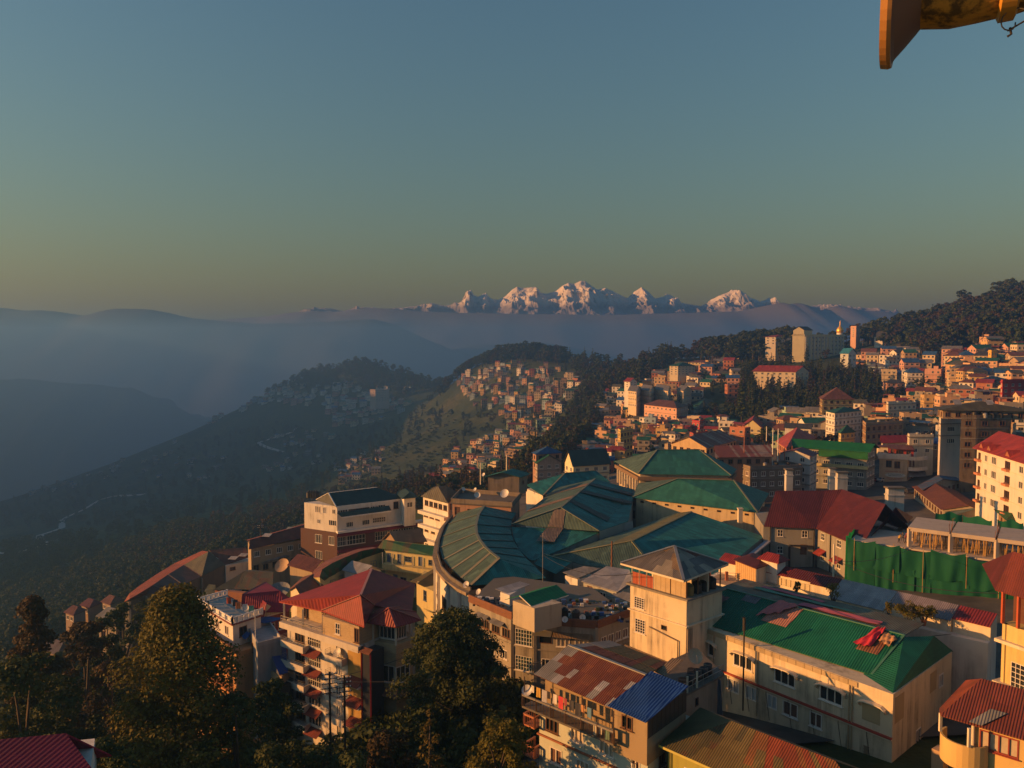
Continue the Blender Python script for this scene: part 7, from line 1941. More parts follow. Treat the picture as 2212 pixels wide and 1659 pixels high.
def wood(name,label,cat,pts,kinds,smin,smax,seed=1,kind='stuff'):
 """a mass of trees nobody could count: one object"""
 rs = random.Random(seed); n = len(pts)
 me = bpy.data.meshes.new(name); me.from_pydata([tuple(p) for p in pts],[],[])
 ks = [KIDX[rs.choice(kinds)] for _ in range(n)]
 a = me.attributes.new('kind','INT','POINT'); a.data.foreach_set('value',ks)
 sz = []
 for _ in range(n):
  s = rs.uniform(smin,smax); w = s * rs.uniform(.85,1.2); sz += [w,w,s]
 a = me.attributes.new('size','FLOAT_VECTOR','POINT'); a.data.foreach_set('vector',sz)
 rot = []
 for _ in range(n): rot += [rs.uniform(-.05,.05),rs.uniform(-.05,.05),rs.uniform(0,6.28)]
 a = me.attributes.new('turn','FLOAT_VECTOR','POINT'); a.data.foreach_set('vector',rot)
 o = obj(name,me); m = o.modifiers.new('scatter','NODES'); m.node_group = SCATTER
 tag(o,label,cat,kind=kind)
 return o
def inside(poly,x,y):
 c = False; j = len(poly) - 1
 for i in range(len(poly)):
  (xi,yi),(xj,yj) = poly[i],poly[j]
  if (yi > y) != (yj > y) and x < (xj - xi) * (y - yi) / (yj - yi + 1e-12) + xi: c = not c
  j = i
 return c
TAKEN = []          # (x, y, radius) of things already standing
def sample(poly,n,y0,y1,seed,gap=0.0,sink=.3):
 rs = random.Random(seed); xs = [p[0] for p in poly]; ys = [p[1] for p in poly]; out = []; k = 0
 while len(out) < n and k < n * 6:
  k += 1; px,py = rs.uniform(min(xs),max(xs)),rs.uniform(min(ys),max(ys))
  if not inside(poly,px,py): continue
  g = on_ground(px,py,y0,y1)
  if g is None: continue
  if gap and any((g.x - a) ** 2 + (g.y - b) ** 2 < (c + gap) ** 2 for a,b,c in TAKEN): continue
  out.append(Vector((g.x,g.y,ground(g.x,g.y) - sink)))
 return out
# ------------------------------------------------------------------ the town beyond the market
WCOL = {'cream': (.58,.47,.31),'white': (.66,.62,.55),'ochre': (.55,.36,.13),'pink': (.55,.30,.22),'tan': (.40,.28,.17),'concrete grey': (.27,.24,.20),'terracotta': (.40,.15,.08),'pale blue': (.30,.40,.47),'mint green': (.30,.42,.30),'brick red': (.33,.07,.05),'peach': (.60,.36,.20)}
RCOL = {'grey': (.17,.165,.16),'green': (.02,.10,.06),'red': (.24,.035,.03),'rust': (.15,.06,.035),'blue': (.03,.09,.22),'dark': (.06,.06,.058),'olive': (.09,.085,.05)}
WMAT = {k: plaster(v,.4) for k,v in WCOL.items()}; RMAT = {k: sheet(v,pitch=.3,rust=.12) for k,v in RCOL.items()}
FLATROOF = plaster((.17,.15,.13),.5)
WORD = ['zero','one','two','three','four','five','six','seven','eight','nine']
TW = {}
FARFRAME = plain((.45,.42,.37),.6,name='far_window_frame')
def far_window(w,h):
 if (w,h) not in TW:
  b = MB(); f = .1
  b.box(-w / 2,w / 2,-.07,0,0,h); b.f.pop(0); b.m.pop(0)
  b.poly([(-w / 2 + f,-.075,f),(-.03,-.075,f),(-.03,-.075,h - f),(-w / 2 + f,-.075,h - f)],1)
  b.poly([(.03,-.075,f),(w / 2 - f,-.075,f),(w / 2 - f,-.075,h - f),(.03,-.075,h - f)],1)
  TW[(w,h)] = b.data('window',[FARFRAME,GLASS])
 return TW[(w,h)]
HOUSES = []
def house(p,rz,w,d,st,wc,rk,rc,loc,rnd,detail,cat='house',label=None,sink=4.0,sh=3.0,name='hillside_house',group=None):
 """a town house: front face w wide looks along local -y; walls, roof, floor bands, windows, roof-top things"""
 t = thing(name,label,cat,(p.x,p.y,p.z),rz,group or 'houses ' + loc); h = st * sh
 t['base'] = (0,0,0); t['px'] = pixel(p)[0]
 wm = WMAT[wc]; rm = RMAT[rc]
 MB().box(-w / 2,w / 2,-d / 2,d / 2,-sink,h).build('wall',wm,t)
 foot = [Vector((-w / 2,-d / 2)),Vector((w / 2,-d / 2)),Vector((w / 2,d / 2)),Vector((-w / 2,d / 2))]
 # L,F,R,B order for auto_roof = counter-clockwise from the back left
 f4 = [foot[3],foot[0],foot[1],foot[2]]
 if rk == 'flat':
  parapet(t,foot,h,.8,wm,.15); MB().poly([V3(q,h + .03) for q in foot]).build('roof',FLATROOF,t)
  if rnd.random() < .55:
   a = rnd.uniform(-.25,.25) * w; b = rnd.uniform(-.1,.25) * d
   MB().box(a - 1.3,a + 1.3,b - 1.2,b + 1.2,h + .03,h + 2.4).box(a - 1.5,a + 1.5,b - 1.4,b + 1.4,h + 2.4,h + 2.55).build('stair_house',wm,t)
  if rnd.random() < .4:
   e = [q * .8 + Vector((0,d * .08)) for q in f4]; auto_roof(t,e,h + 2.3,.5,'gable',RMAT[rnd.choice(('rust','grey','red','blue','green'))],.3,1 if w > d else 0,None,.5,wm)
   for q in e: MB().bar(V3(q,h),V3(q,h + 2.35),.14).build('post',WOOD,t)
  elif rnd.random() < .6:
   for k in range(rnd.randint(1,3)):
    a = rnd.uniform(-.4,.4) * w; b = rnd.uniform(-.4,.0) * d
    MB().lathe([(.01,.03),(.5,.03),(.5,1.0),(.2,1.2),(.01,1.2)],(a,b,h),8).build('roof_tank',BLACKPL if rnd.random() < .7 else RMAT['blue'],t)
 else:
  auto_roof(t,f4,h,min(w,d) * rnd.uniform(.22,.34),rk,rm,.55,1 if w > d else 0,None,.7,wm)
 if st > 1:
  bm = MB()
  for k in range(1,st):
   bm.box(-w / 2 - .35,w / 2 + .35,-d / 2 - .5,d / 2 + .1,k * sh - .12,k * sh + .08)
  bm.build('floor_band',CONCRETE if rnd.random() < .5 else wm,t)
 if rnd.random() < .5:
  k = rnd.randint(0,st - 1); z = k * sh + .1 if k else sh * .0 + .1
  b = MB(); b.box(-w / 2,w / 2,-d / 2 - 1.1,-d / 2 - 1.0,z,z + .9).box(-w / 2,w / 2,-d / 2 - 1.1,-d / 2,z - .15,z); b.build('balcony',wm,t)
 # windows
 ww,wh = rnd.choice(((1.2,1.4),(1.5,1.4),(1.1,1.5),(1.8,1.3))); far = far_window(ww,wh)
 joined = MB()
 for (ln,ox,oy,ang) in ((w,0,-d / 2,0),(d,-w / 2,0,-math.pi / 2),(d,w / 2,0,math.pi / 2)):
  n = max(1,int(ln / (ww + 1.15)))
  for k in range(st):
   for i in range(n):
    if rnd.random() < .08: continue
    u = -ln / 2 + ln * (i + .5) / n; z = k * sh + .95
    cx,cy = ox + u * math.cos(ang),oy + u * math.sin(ang)
    if detail: obj('window',far,t,(cx,cy,z),ang)
    else:
     c,s = math.cos(ang),math.sin(ang); m = len(joined.v)
     for v in far.vertices: joined.v.append((cx + v.co.x * c - v.co.y * s,cy + v.co.x * s + v.co.y * c,z + v.co.z))
     for q in far.polygons: joined.f.append(tuple(m + a for a in q.vertices)); joined.m.append(q.material_index)
 if not detail and joined.v:
  o = obj('window_rows',mesh_data('window_rows',joined.v,joined.f,mats=[FARFRAME,GLASS],idx=joined.m),t); o['kind'] = 'stuff'
 if not label:
  t['label'] = f"{WORD[st]} storey {wc} house, {rc + ' ' if rk != 'flat' else ''}{rk} roof, {loc}"
  HOUSES.append(t)
 return t
SPECS = []
def cluster(poly,n,y0,y1,loc,seed,cols,roofs,size=(7,12),st=(1,4),face=-.35,spread=.5,overlap=.55,flat=.45,name='hillside_house'):
 rs = random.Random(seed); xs = [q[0] for q in poly]; ys = [q[1] for q in poly]; k = made = 0
 while made < n and k < n * 14:
  k += 1; px,py = rs.uniform(min(xs),max(xs)),rs.uniform(min(ys),max(ys))
  if not inside(poly,px,py): continue
  g = on_ground(px,py,y0,y1)
  if g is None: continue
  w,d = rs.uniform(*size),rs.uniform(size[0],size[0] * 1.2); r = max(w,d) * .5 * overlap
  if any((g.x - a) ** 2 + (g.y - b) ** 2 < (r + c * overlap) ** 2 for a,b,c in TAKEN): continue
  s = rs.randint(*st); rk = 'flat' if rs.random() < flat else rs.choice(('hip','gable','gable'))
  TAKEN.append((g.x,g.y,max(w,d) * .5))
  SPECS.append((w * s / g.y ** 2,Vector((g.x,g.y,ground(g.x,g.y))),face + rs.uniform(-spread,spread),w,d,s,rs.choice(cols),rk,rs.choice(roofs),loc,rs.randint(0,99999)))
  made += 1
WARM = ['cream','cream','white','white','peach','ochre','tan','pink','concrete grey','terracotta','pale blue']
ROOFS = ['grey','grey','rust','red','green','green','dark','blue','olive','rust']
def gpt(px,py,Y):
 """stand on the terrain in the direction of a picture column at distance Y"""
 x = at(px,py,Y).x; return Vector((x,Y,ground(x,Y)))
# --- named buildings of the nearer town
def blk(label,conv,Lq,Fq,Rq,z,wall,roofkind,roofmat,rise=1.6,st=3,style='w2',sh=3.0,over=.5,axis=0,cat='building',name='town_building',ww=1.4,gap=2.7,z0=None,rail=False,group='buildings beyond the market halls'):
 Lp,F,R = Z(conv(*Lq),z),Z(conv(*Fq),z),Z(conv(*Rq),z); foot = quad4(Lp,F,R)
 zb = (gz(foot) if z0 is None else z0)
 r = root_at(name,label,cat,V3(foot[1],zb),group); wins = {}
 for e in (0,1):
  ln = (foot[(e + 1) % 4] - foot[e]).length; n = max(1,int(ln / gap)); wins[e] = []
  for k in range(st):
   for i in range(n): wins[e].append(((i + .5) / n,-2.05 - sh * k,min(ww,ln / n * .8),1.35,style))
 walls(r,foot,zb,z,wall,wins)
 for k in range(1,st): band(r,foot,z - sh * k + .2,.18,.3,CONCRETE)
 if roofkind == 'flat':
  band(r,foot,z,.2,.3,CONCRETE,'roof_slab'); parapet(r,foot,z + .2,.8,wall)
  for k in range(3):
   q = lerp(lerp(foot[1],foot[2],.15 + .3 * k),foot[3],.25); MB().lathe([(.01,0),(.6,0),(.6,1.2),(.25,1.45),(.01,1.45)],V3(q,z + .2),10).build('roof_tank',BLACKPL if k else METAL,r)
 else: auto_roof(r,foot,z,rise,roofkind,roofmat,over,axis,None,.7,wall)
 TAKEN.append(((foot[0].x + foot[2].x) / 2,(foot[0].y + foot[2].y) / 2,(foot[2] - foot[0]).length * .42))
 return r,foot
STRIPE = sheet((.20,.065,.045),c2=(.30,.25,.21),pitch=.25,rust=.1,sheet_len=30.0,fade=.1)
blk('long low house with rust and grey striped roof behind the rear market hall',q6,(1730,250),(1745,300),(2185,292),-33.2,plaster((.30,.18,.12),.5),'gable',STRIPE,2.6,1,'b2',axis=1)
blk('hall with broad rust and grey striped roof above the rear market hall',q6,(1380,190),(1660,225),(1900,160),-33.4,plaster((.5,.36,.2),.4),'gable',STRIPE,3.0,1,'b2',axis=1)
r,f = blk('dark terrace block with shrubs and flag poles on its flat roof',q7,(-120,525),(10,560),(428,545),-36.4,plaster((.20,.16,.13),.6),'flat',None,st=3,style='c2',gap=2.4)
r,f = blk('white apartment block with stacked bay windows right of the flag poles',q7,(250,430),(492,452),(546,430),-33.6,plaster((.50,.50,.50),.3),'gable',sheet((.20,.06,.07),pitch=.3,rust=.05),1.6,5,'w2',gap=3.4,axis=1)
r,f = blk('long three storey block under a vivid green roof',q7,(322,372),(948,415),(1015,388),-33.2,plaster((.26,.27,.25),.5),'gable',sheet((.012,.15,.028),pitch=.3,rust=.0,fade=.1),2.0,4,'w3',axis=0,over=1.2,gap=2.9,ww=1.9)
MB().bar(V3(lerp(f[0],f[1],.38) + Vector((0,-.8)),-34.4),V3(f[1] + Vector((0,-.8)),-34.4),.12,2.4).build('green_apron',sheet((.012,.11,.025),pitch=.3,rust=.0),r)
MB().bar(V3(lerp(f[0],f[1],.36) + Vector((0,-1.0)),-38.2),V3(f[1] + Vector((0,-1.0)),-38.2),1.4,.9).build('balcony',YELLOWW,r)
# signed building
def signed():
 z = -37.0
 P = lambda x,y,zz=z: Z(q7(x,y),zz)
 foot = quad4(P(1050,470),P(1275,480),P(1345,455)); zb = gz(foot)
 r = root_at('signed_building','cream house with painted oval sign on its blank wall and red penthouse','building',V3(foot[1],zb),'buildings beyond the market halls')
 W = plaster((.50,.42,.30),.3)
 walls(r,foot,zb,z,W,{0: [(.34,-2.7,1.7,2.2,'b2'),(.64,-2.9,1.7,2.2,'b2')],1: [(.3,-2.8,1.2,2.2,'b2'),(.7,-2.8,1.2,2.2,'b2'),(.5,-6.5,1.4,2,'b2')]})
 band(r,foot,z,.25,.35,WHITEW,'roof_slab'); parapet(r,grow(foot,.35),z + .25,1.5,WHITEW)
 A,B = foot[0],foot[1]; d = (B - A).normalized(); o = Vector((d.y,-d.x)); L = (B - A).length
 # oval sign board and rows of faded painted marks
 mb = MB(); c = lerp(A,B,.58) + o * .05; k = 24
 mb.poly([V3(c + d * (3.0 * math.cos(2 * math.pi * i / k)),z - 5.2 + .75 * math.sin(2 * math.pi * i / k)) for i in range(k)])
 mb.build('oval_sign',plain((.52,.58,.60),.6,name='pale_sign_paint'),r)
 rs = random.Random(2)
 for (zz,m,wid) in ((-4.15,plain((.35,.13,.09),.8,name='faded_red_paint'),2.9),(-5.0,plain((.09,.20,.22),.8,name='faded_teal_paint'),2.2),(-5.45,plain((.09,.20,.22),.8,name='faded_teal_paint'),2.0),(-6.3,plain((.35,.13,.09),.8,name='faded_red_paint'),2.4),(-6.75,plain((.35,.13,.09),.8,name='faded_red_paint'),1.9)):
  u = -wid
  mk = MB()
  while u < wid:
   w = rs.uniform(.10,.2); q = c + o * .03 + d * u
   mk.poly([V3(q,z + zz),V3(q + d * w,z + zz),V3(q + d * w,z + zz + rs.uniform(.2,.3)),V3(q,z + zz + .24)]); u += w + (.09 if rs.random() < .8 else .3)
  mk.build('lettering',m,r)
 pf = [lerp(A,B,.35) - o * 2.0,lerp(A,B,1.25) - o * 2.0,lerp(A,B,1.25) - o * 6,lerp(A,B,.35) - o * 6]
 walls(r,pf,z + .25,z + 3.4,plaster((.34,.04,.03),.3),{0: [(.15,-2.6,1,2.2,'door'),(.45,-2.3,2.2,1.6,'b3'),(.8,-2.3,1.4,1.6,'b2')]},'penthouse_wall')
 roof(r,[[V3(pf[0] + o * 1.8,z + 3.3),V3(pf[1] + o * 1.8,z + 3.3),V3(pf[2],z + 4.0),V3(pf[3],z + 4.0)]],ROOF_RUST,.1,'penthouse_roof')
 p2 = [lerp(A,B,-.02) - o * 2.2,lerp(A,B,.33) - o * 2.2,lerp(A,B,.33) - o * 6,lerp(A,B,-.02) - o * 6]; walls(r,p2,z + .25,z + 3.5,CREAM2,{},'cabin_wall'); band(r,p2,z + 3.5,.15,.4,ROOF_RUST,'cabin_roof')
 # wavy balconies on the right
 for k,zz in enumerate((z - .2,z - 3.6)):
  mb = MB(); n = 14
  for i in range(n):
   def q(u): return B + d * (.3 + 6.2 * u) + o * (1.2 * math.sin(u * 3.6) - 3.4 * u)
   a,b = q(i / n),q((i + 1) / n); mb.poly([V3(a,zz),V3(b,zz),V3(b,zz + 1.2),V3(a,zz + 1.2)]); mb.poly([V3(a,zz),V3(a - o * 3,zz),V3(b - o * 3,zz),V3(b,zz)]); mb.poly([V3(a - o * .1,zz + 1.2),V3(a,zz + 1.2),V3(b,zz + 1.2),V3(b - o * .1,zz + 1.2)])
  mb.build('wavy_balcony',WHITEW,r)
 roof(r,[[V3(B + d * .3 + o * 1.2,z - 5.4),V3(B + d * 6 - o * 2.0,z - 5.2),V3(B + d * 6 - o * 5,z - 4),V3(B + d * .3 - o * 2,z - 4)]],ROOF_GREY,.1,'porch_roof')
 dish(V3(lerp(A,B,.22) - o * 1.0,z + .3),.8,-1.2,'brown dish on the terrace of the house with the oval sign',plain((.2,.14,.1),.7,name='brown_dish'),1.6)
 water_tank(V3(lerp(A,B,.2) - o * 1.0,z + .25),.7,1.5,WHITE,'white tank on the terrace of the house with the oval sign'); water_tank(V3(lerp(A,B,.40) - o * 1.0,z + .25),.7,1.3,plain((.05,.15,.4),.5,name='blue_plastic'),'blue tank on the terrace of the house with the oval sign')
signed()
blk('wide house with bright red roof and white dormer strip right of the oval sign',q7,(1180,380),(1560,470),(1610,350),-37.6,plaster((.27,.22,.12),.4),'hip',sheet((.30,.03,.035),pitch=.3,rust=.02),4.2,2,'w2')
blk('long red roofed house behind the red penthouse',q7,(1065,330),(1075,345),(1275,338),-33.5,CREAM2,'gable',sheet((.36,.03,.03),pitch=.3,rust=.0),2.2,1,axis=1)
blk('low house with plain blue roof behind the red roofs',q7,(1355,330),(1370,345),(1620,352),-33.0,plaster((.36,.3,.22),.4),'gable',sheet((.02,.07,.26),pitch=.3,rust=0.),1.6,1,axis=1)
blk('narrow house with steep blue roof left of the concrete tower',q7,(1612,400),(1690,430),(1712,400),-34.4,plaster((.2,.24,.3),.4),'gable',sheet((.02,.09,.26),pitch=.3,rust=0.),4.5,2,axis=0)
blk('cream flat roofed house with a lit parapet above the blue roof',q7,(1275,290),(1290,300),(1485,300),-30.5,CREAM2,'flat',None,st=2)
r,f = blk('stained brown concrete tower block with few windows',q7,(1705,148),(1828,150),(2110,150),-21.2,plaster((.17,.125,.08),1.3,(.035,.025,.015)),'flat',None,st=5,style='b2',gap=4.2,ww=1.7)
for k,u in enumerate((.08,.3,.52,.74,.93)): water_tank(V3(lerp(f[1],f[2],u) + Vector((0,2)),-20.9),.8,1.7,BLACKPL,['leftmost','second','middle','fourth','rightmost'][k] + ' black tank on top of the brown concrete tower','tanks on the concrete tower')
r,f = blk('pale office building with tall windows with slim piers below the olive roof',q7,(1530,95),(1545,105),(1712,100),-20.8,plaster((.62,.56,.50),.2),'flat',None,2.6,3,'w4',sh=3.6,gap=4.2,ww=2.8,over=1.5)
r,f = blk('dark rooftop storey with wide olive roof and skylights above the concrete tower',q7,(1520,62),(1560,78),(2230,88),-19.0,plaster((.3,.22,.14),.6),'hip',sheet((.075,.07,.04),pitch=.3,rust=.05),2.4,1,'b2',over=1.2,z0=-21.6)
for u in (.22,.62):
 p = lerp(f[1],f[2],u); roof(r,[[V3(p + Vector((-1,1.5)),-17.5),V3(p + Vector((1.2,1.5)),-17.5),V3(p + Vector((1.6,3.6)),-16.2),V3(p + Vector((-.6,3.6)),-16.2)]],ROOF_PALE,.05,'skylight')
def white_hotel():
 z = -24.5
 P = lambda x,y,zz=z: Z(q7(x,y),zz)
 foot = quad4(P(1835,385),P(2260,520),P(2420,420)); zb = gz(foot)
 r = root_at('white_hotel','white four storey hotel with red dormered roof at the right edge','hotel',V3(foot[0],zb),'buildings beyond the market halls')
 w = []
 for k in range(4): w += [(.06,-2.4 - 3.2 * k,1.2,1.5,'b2'),(.2,-2.5 - 3.2 * k,1.4,1.5,'w2'),(.36,-2.5 - 3.2 * k,2.4,1.7,'w3'),(.62,-2.4 - 3.2 * k,2.4,1.6,'b3'),(.86,-2.4 - 3.2 * k,1.8,1.5,'w2')]
 walls(r,foot,zb,z,plaster((.66,.62,.54),.25),{0: w})
 for k in range(1,4): band(r,foot,z - 3.2 * k + .3,.14,.12,CREAM2)
 R = sheet((.30,.04,.025),pitch=.3,rust=.05); auto_roof(r,foot,z,3.6,'hip',R,1.0,0)
 A,B = foot[0],foot[1]; d = (B - A).normalized(); o = Vector((d.y,-d.x))
 for u in (.1,.26,.62):
  c = lerp(A,B,u) + o * .2; roof(r,[[V3(c - d * 1.2,z + .3),V3(c + o * .1,z + 1.7),V3(c - o * 2.5,z + 1.7),V3(c - d * 1.2 - o * 2,z + .5)],[V3(c + d * 1.2,z + .3),V3(c + d * 1.2 - o * 2,z + .5),V3(c - o * 2.5,z + 1.7),V3(c + o * .1,z + 1.7)]],R,.08,'dormer_roof')
  MB().poly([V3(c - d * 1.0,z + .3),V3(c + d * 1.0,z + .3),V3(c,z + 1.5)]).build('dormer_gable',TERRA,r)
 for k in range(4):
  for u in (.06,.62): MB().bar(V3(lerp(A,B,u) - d * 1.1 + o * .4,z - 2.7 - 3.2 * k),V3(lerp(A,B,u) + d * 1.1 + o * .4,z - 2.7 - 3.2 * k),.8,.5).build('window_box',plaster((.5,.2,.1),.3),r)
white_hotel()
for (lab,Lq,Fq,Rq,z,m) in (('long rusty market roof left of the white hotel',(1330,700),(1560,880),(1960,930),-40.5,ROOF_RUST2),('blue and rust patched market roof behind the rusty one',(1370,690),(1400,720),(1700,650),-39.8,sheet((.06,.11,.20),c2=(.13,.07,.05),pitch=.3,rust=.2)),('grey sheet market roof beside the building site',(1560,880),(1640,930),(1990,930),-41.0,sheet((.10,.14,.13),pitch=.3,rust=.2))):
 blk(lab,q7,Lq,Fq,Rq,z,plaster((.3,.26,.2),.5),'gable',m,1.8,1,'b2',name='market_shed',cat='shed')
blk('green roofed shed at the right edge behind the building site',q7,(1990,880),(2080,960),(2400,930),-37,plaster((.3,.2,.1),.5),'hip',sheet((.03,.10,.03),pitch=.3,rust=.1),3.0,1,'b2',name='market_shed',cat='shed')
blk('low shed with yellow lit green roof below the white hotel',q7,(2085,820),(2110,850),(2420,800),-35,plaster((.5,.3,.05),.3),'gable',sheet((.06,.13,.03),pitch=.3,rust=.1),1.4,1,'b2',axis=1,name='market_shed',cat='shed')
blk('salmon red roofed house left of the vivid green roof',q7,(225,330),(300,385),(535,300),-33.0,plaster((.45,.2,.12),.4),'hip',sheet((.40,.08,.06),pitch=.3,rust=.0),4.0,2,'b2')
blk('tall white house with dark roof in the sunlit middle of the right town',q8,(620,1095),(690,1110),(905,1090),-29,WHITEW,'hip',RMAT['green'],1.8,4,'w2',z0=-46)
blk('yellow house with green pagoda roof above the vivid green roof',q8,(722,1265),(740,1272),(850,1262),-35,plaster((.58,.48,.2),.3),'hip',RMAT['green'],3.0,3,'w2',z0=-48)
blk('broad tan tenement with many balconies above the oval sign',q8,(915,1190),(940,1210),(1240,1190),-30.4,plaster((.40,.26,.13),.5),'flat',None,st=4,style='b2',z0=-46)
blk('white building with rooftop pillars and drums in the right town',q8,(1105,1035),(1120,1045),(1345,1035),-26.5,CREAM2,'flat',None,st=3,z0=-42)
blk('ochre school with dark red hipped roof and tall windows',q8,(570,985),(590,1000),(840,1000),-27.0,plaster((.42,.32,.14),.4),'hip',RMAT['rust'],5.5,3,'b2',z0=-45)
def fblk(label,conv,xl,xf,xr,yt,yb,Y,wall,rk,rm=None,rise=2.0,st=3,axis=0,style='w2',gap=3.0,dl=None,dr=None):
 """like blk, for buildings near the horizon line: distance given, heights read from the picture"""
 def c(x,y,D): return at(*conv(x,y),D)
 wl,wr = abs(c(xf,yt,Y).x - c(xl,yt,Y).x),abs(c(xr,yt,Y).x - c(xf,yt,Y).x)
 F = c(xf,yt,Y); zb = c(xf,yb,Y).z; z = F.z
 L,R = c(xl,yt,Y + (dl if dl is not None else max(4,.45 * wl))),c(xr,yt,Y + (dr if dr is not None else max(4,.5 * wr)))
 foot = quad4(L,F,R); sh = (z - zb) / st
 r = root_at('hill_building',label,'building',V3(foot[1],zb),'landmarks on the hill'); wins = {}
 for e in (0,1):
  ln = (foot[e + 1] - foot[e]).length; n = max(1,int(ln / gap))
  wins[e] = [((i + .5) / n,-sh * (k + .75),min(1.5,ln / n * .6),sh * .5,style) for k in range(st) for i in range(n)]
 if rk == 'palace': wins[0] = []
 walls(r,foot,zb - 14,z,wall,wins)
 if rk in ('flat','palace'): band(r,foot,z,.3,.4,wall,'cornice'); parapet(r,foot,z + .3,.8,wall)
 else: auto_roof(r,foot,z,rise,rk,rm,.6,axis,None,.7,wall)
 TAKEN.append(((foot[0].x + foot[2].x) / 2,(foot[0].y + foot[2].y) / 2,(foot[2] - foot[0]).length * .42))
 return r,foot,z,zb
fblk('white office with blue grey roof and rows of windows',q8,992,1150,1225,882,990,500,plaster((.6,.55,.48),.25),'hip',RMAT['dark'],1.6,4,0,'w2',2.4)
fblk('peach building with slanted white gable in the upper right town',q8,1275,1405,1520,815,915,520,plaster((.58,.4,.28),.3),'gable',RMAT['grey'],2.4,4)
fblk('bright red house with white windows at the right edge',q8,2025,2040,2260,864,1000,330,plaster((.42,.04,.025),.15),'flat',None,st=3,gap=3.6)
fblk('terracotta brick house with long grey roof left of the red house',q8,1830,1845,2080,845,960,400,plaster((.32,.13,.07),.3),'hip',RMAT['grey'],2.0,3)
fblk('long white building with red roof and tall windows among dark trees',q8,36,376,482,780,880,520,plaster((.60,.52,.38),.15),'gable',RMAT['red'],4.2,3,0,'w3',3.6)
PW = plaster((.66,.58,.36),.06)
r,f,pz,pb = fblk('large white palace block with lit blank end wall',q8,350,448,767,487,650,640,PW,'palace',None,0,5,gap=4.0,dl=3,dr=22)
g4 = [lerp(f[0],f[1],.06),lerp(f[0],f[1],.94),lerp(f[0],f[1],.94) + (f[2] - f[1]) * .2,lerp(f[0],f[1],.06) + (f[2] - f[1]) * .2]
walls(r,g4,pz + .3,pz + 4.5,PW,{},'gable_storey'); auto_roof(r,g4,pz + 4.5,3.2,'gable',RMAT['dark'],.4,1,None,.5,PW)
for i in range(10): MB().bar(V3(lerp(f[1],f[2],(i + .2) / 10) + Vector((.2,-.4)),pb - 4),V3(lerp(f[1],f[2],(i + .2) / 10) + Vector((.2,-.4)),pz - 1),.9).build('pilaster',plaster((.5,.48,.44),.2),r)
def gold_dome():
 p = V3(lerp(f[1],f[2],.92) + Vector((0,3)),pz + .5)
 t = root_at('golden_dome','golden onion dome on a white drum above the palace block','dome',p)
 MB().lathe([(2.6,0),(2.6,2.0),(2.9,2.2)],p,14).build('drum',WHITEW,t)
 g,nt,b = nodes_of('gilded_metal'); nt.links.new(mix(nt,noise_tex(nt,.8,4,world_pos(nt)),(.70,.38,.05,1),(.85,.52,.10,1)),b.inputs['Base Color']); b.inputs['Roughness'].default_value = .4; b.inputs['Metallic'].default_value = .6
 MB().lathe([(2.5,2.2),(3.0,3.4),(2.9,4.8),(2.2,6.2),(1.2,7.4),(.5,8.4),(.35,10.4),(.15,12),(.02,13.5)],p,14).build('dome',g,t,True)
gold_dome()
for a in (('white hotel with red roof left of the palace block',q8,132,215,340,497,560,660,plaster((.62,.55,.45),.2),'hip',RMAT['red'],2.0,3),
 ('pink slab block right of the golden dome',q8,818,862,893,420,500,680,plaster((.60,.36,.26),.1),'flat',None,0,5),
 ('white chapel with steep roof among trees right of the golden dome',q8,1010,1075,1140,500,545,660,WHITEW,'gable',RMAT['dark'],5.5,1),
 ('cream villa with red roof on the wooded right hill',q8,1520,1545,1640,458,525,640,CREAM2,'hip',RMAT['red'],2.4,3),
 ('turquoise roofed villa with white gable below the palace block',q8,735,800,862,632,700,560,plaster((.55,.6,.6),.2),'gable',sheet((.04,.22,.32),pitch=.3,rust=0.),4,2),
 ('yellow orange house high on the right slope',q8,1925,1950,1995,618,690,470,plaster((.7,.4,.04),.1),'flat',None,0,2),
 ('long white hotel with green zigzag roof on the upper slope',q9,908,1000,1190,508,610,620,plaster((.62,.52,.36),.1),'hip',RMAT['green'],3,4),
 ('small crimson roofed house left of the school pavilions',q9,408,470,545,682,750,540,WHITEW,'gable',RMAT['red'],2.6,3),
 ('low cream hall with yellow lit walls on the upper slope',q9,1110,1300,1420,470,520,680,plaster((.62,.5,.26),.1),'hip',RMAT['rust'],2,2),
 ('peach villa with two gables below the ridge trees',q9,1470,1560,1590,440,475,700,plaster((.6,.42,.24),.1),'gable',RMAT['olive'],2.6,2),
 ('pale flat roofed villa below the ridge trees',q9,1655,1700,1865,425,475,700,plaster((.62,.48,.32),.1),'flat',None,0,3),
 ('pale tall slab on the far left spur',lambda x,y: (225 + x / 9.83,325 + y / 9.83),1425,1478,1615,640,755,1450,plaster((.58,.44,.36),.1),'flat',None,0,7)):
 fblk(*a)
blk('large pink institute with brown hipped roof in mid town',q9,(628,935),(985,975),(1112,945),-38.5,plaster((.60,.34,.24),.15),'hip',RMAT['rust'],3.0,4,'w2',sh=4.2,z0=-62,gap=3.6)
for k,(a,b,c) in enumerate((((450,780),(540,792),(590,765)),((590,765),(690,785),(745,760)),((750,765),(890,785),(920,760)),((990,770),(1060,785),(1150,765)))):
 blk(['leftmost','second','third, widest','rightmost'][k] + ' of the cream school pavilions with grey gables',q9,a,b,c,-31.5,plaster((.60,.48,.32),.15),'gable',RMAT['grey'],2.8,3,'w2',sh=4.0,z0=-52,axis=0,gap=3.0)
blk('yellow gabled church hall with red roof in mid town',q9,(1712,1185),(1930,1200),(1945,1150),-41.5,plaster((.50,.43,.22),.2),'gable',RMAT['red'],4.2,2,'w2',z0=-60,axis=1)
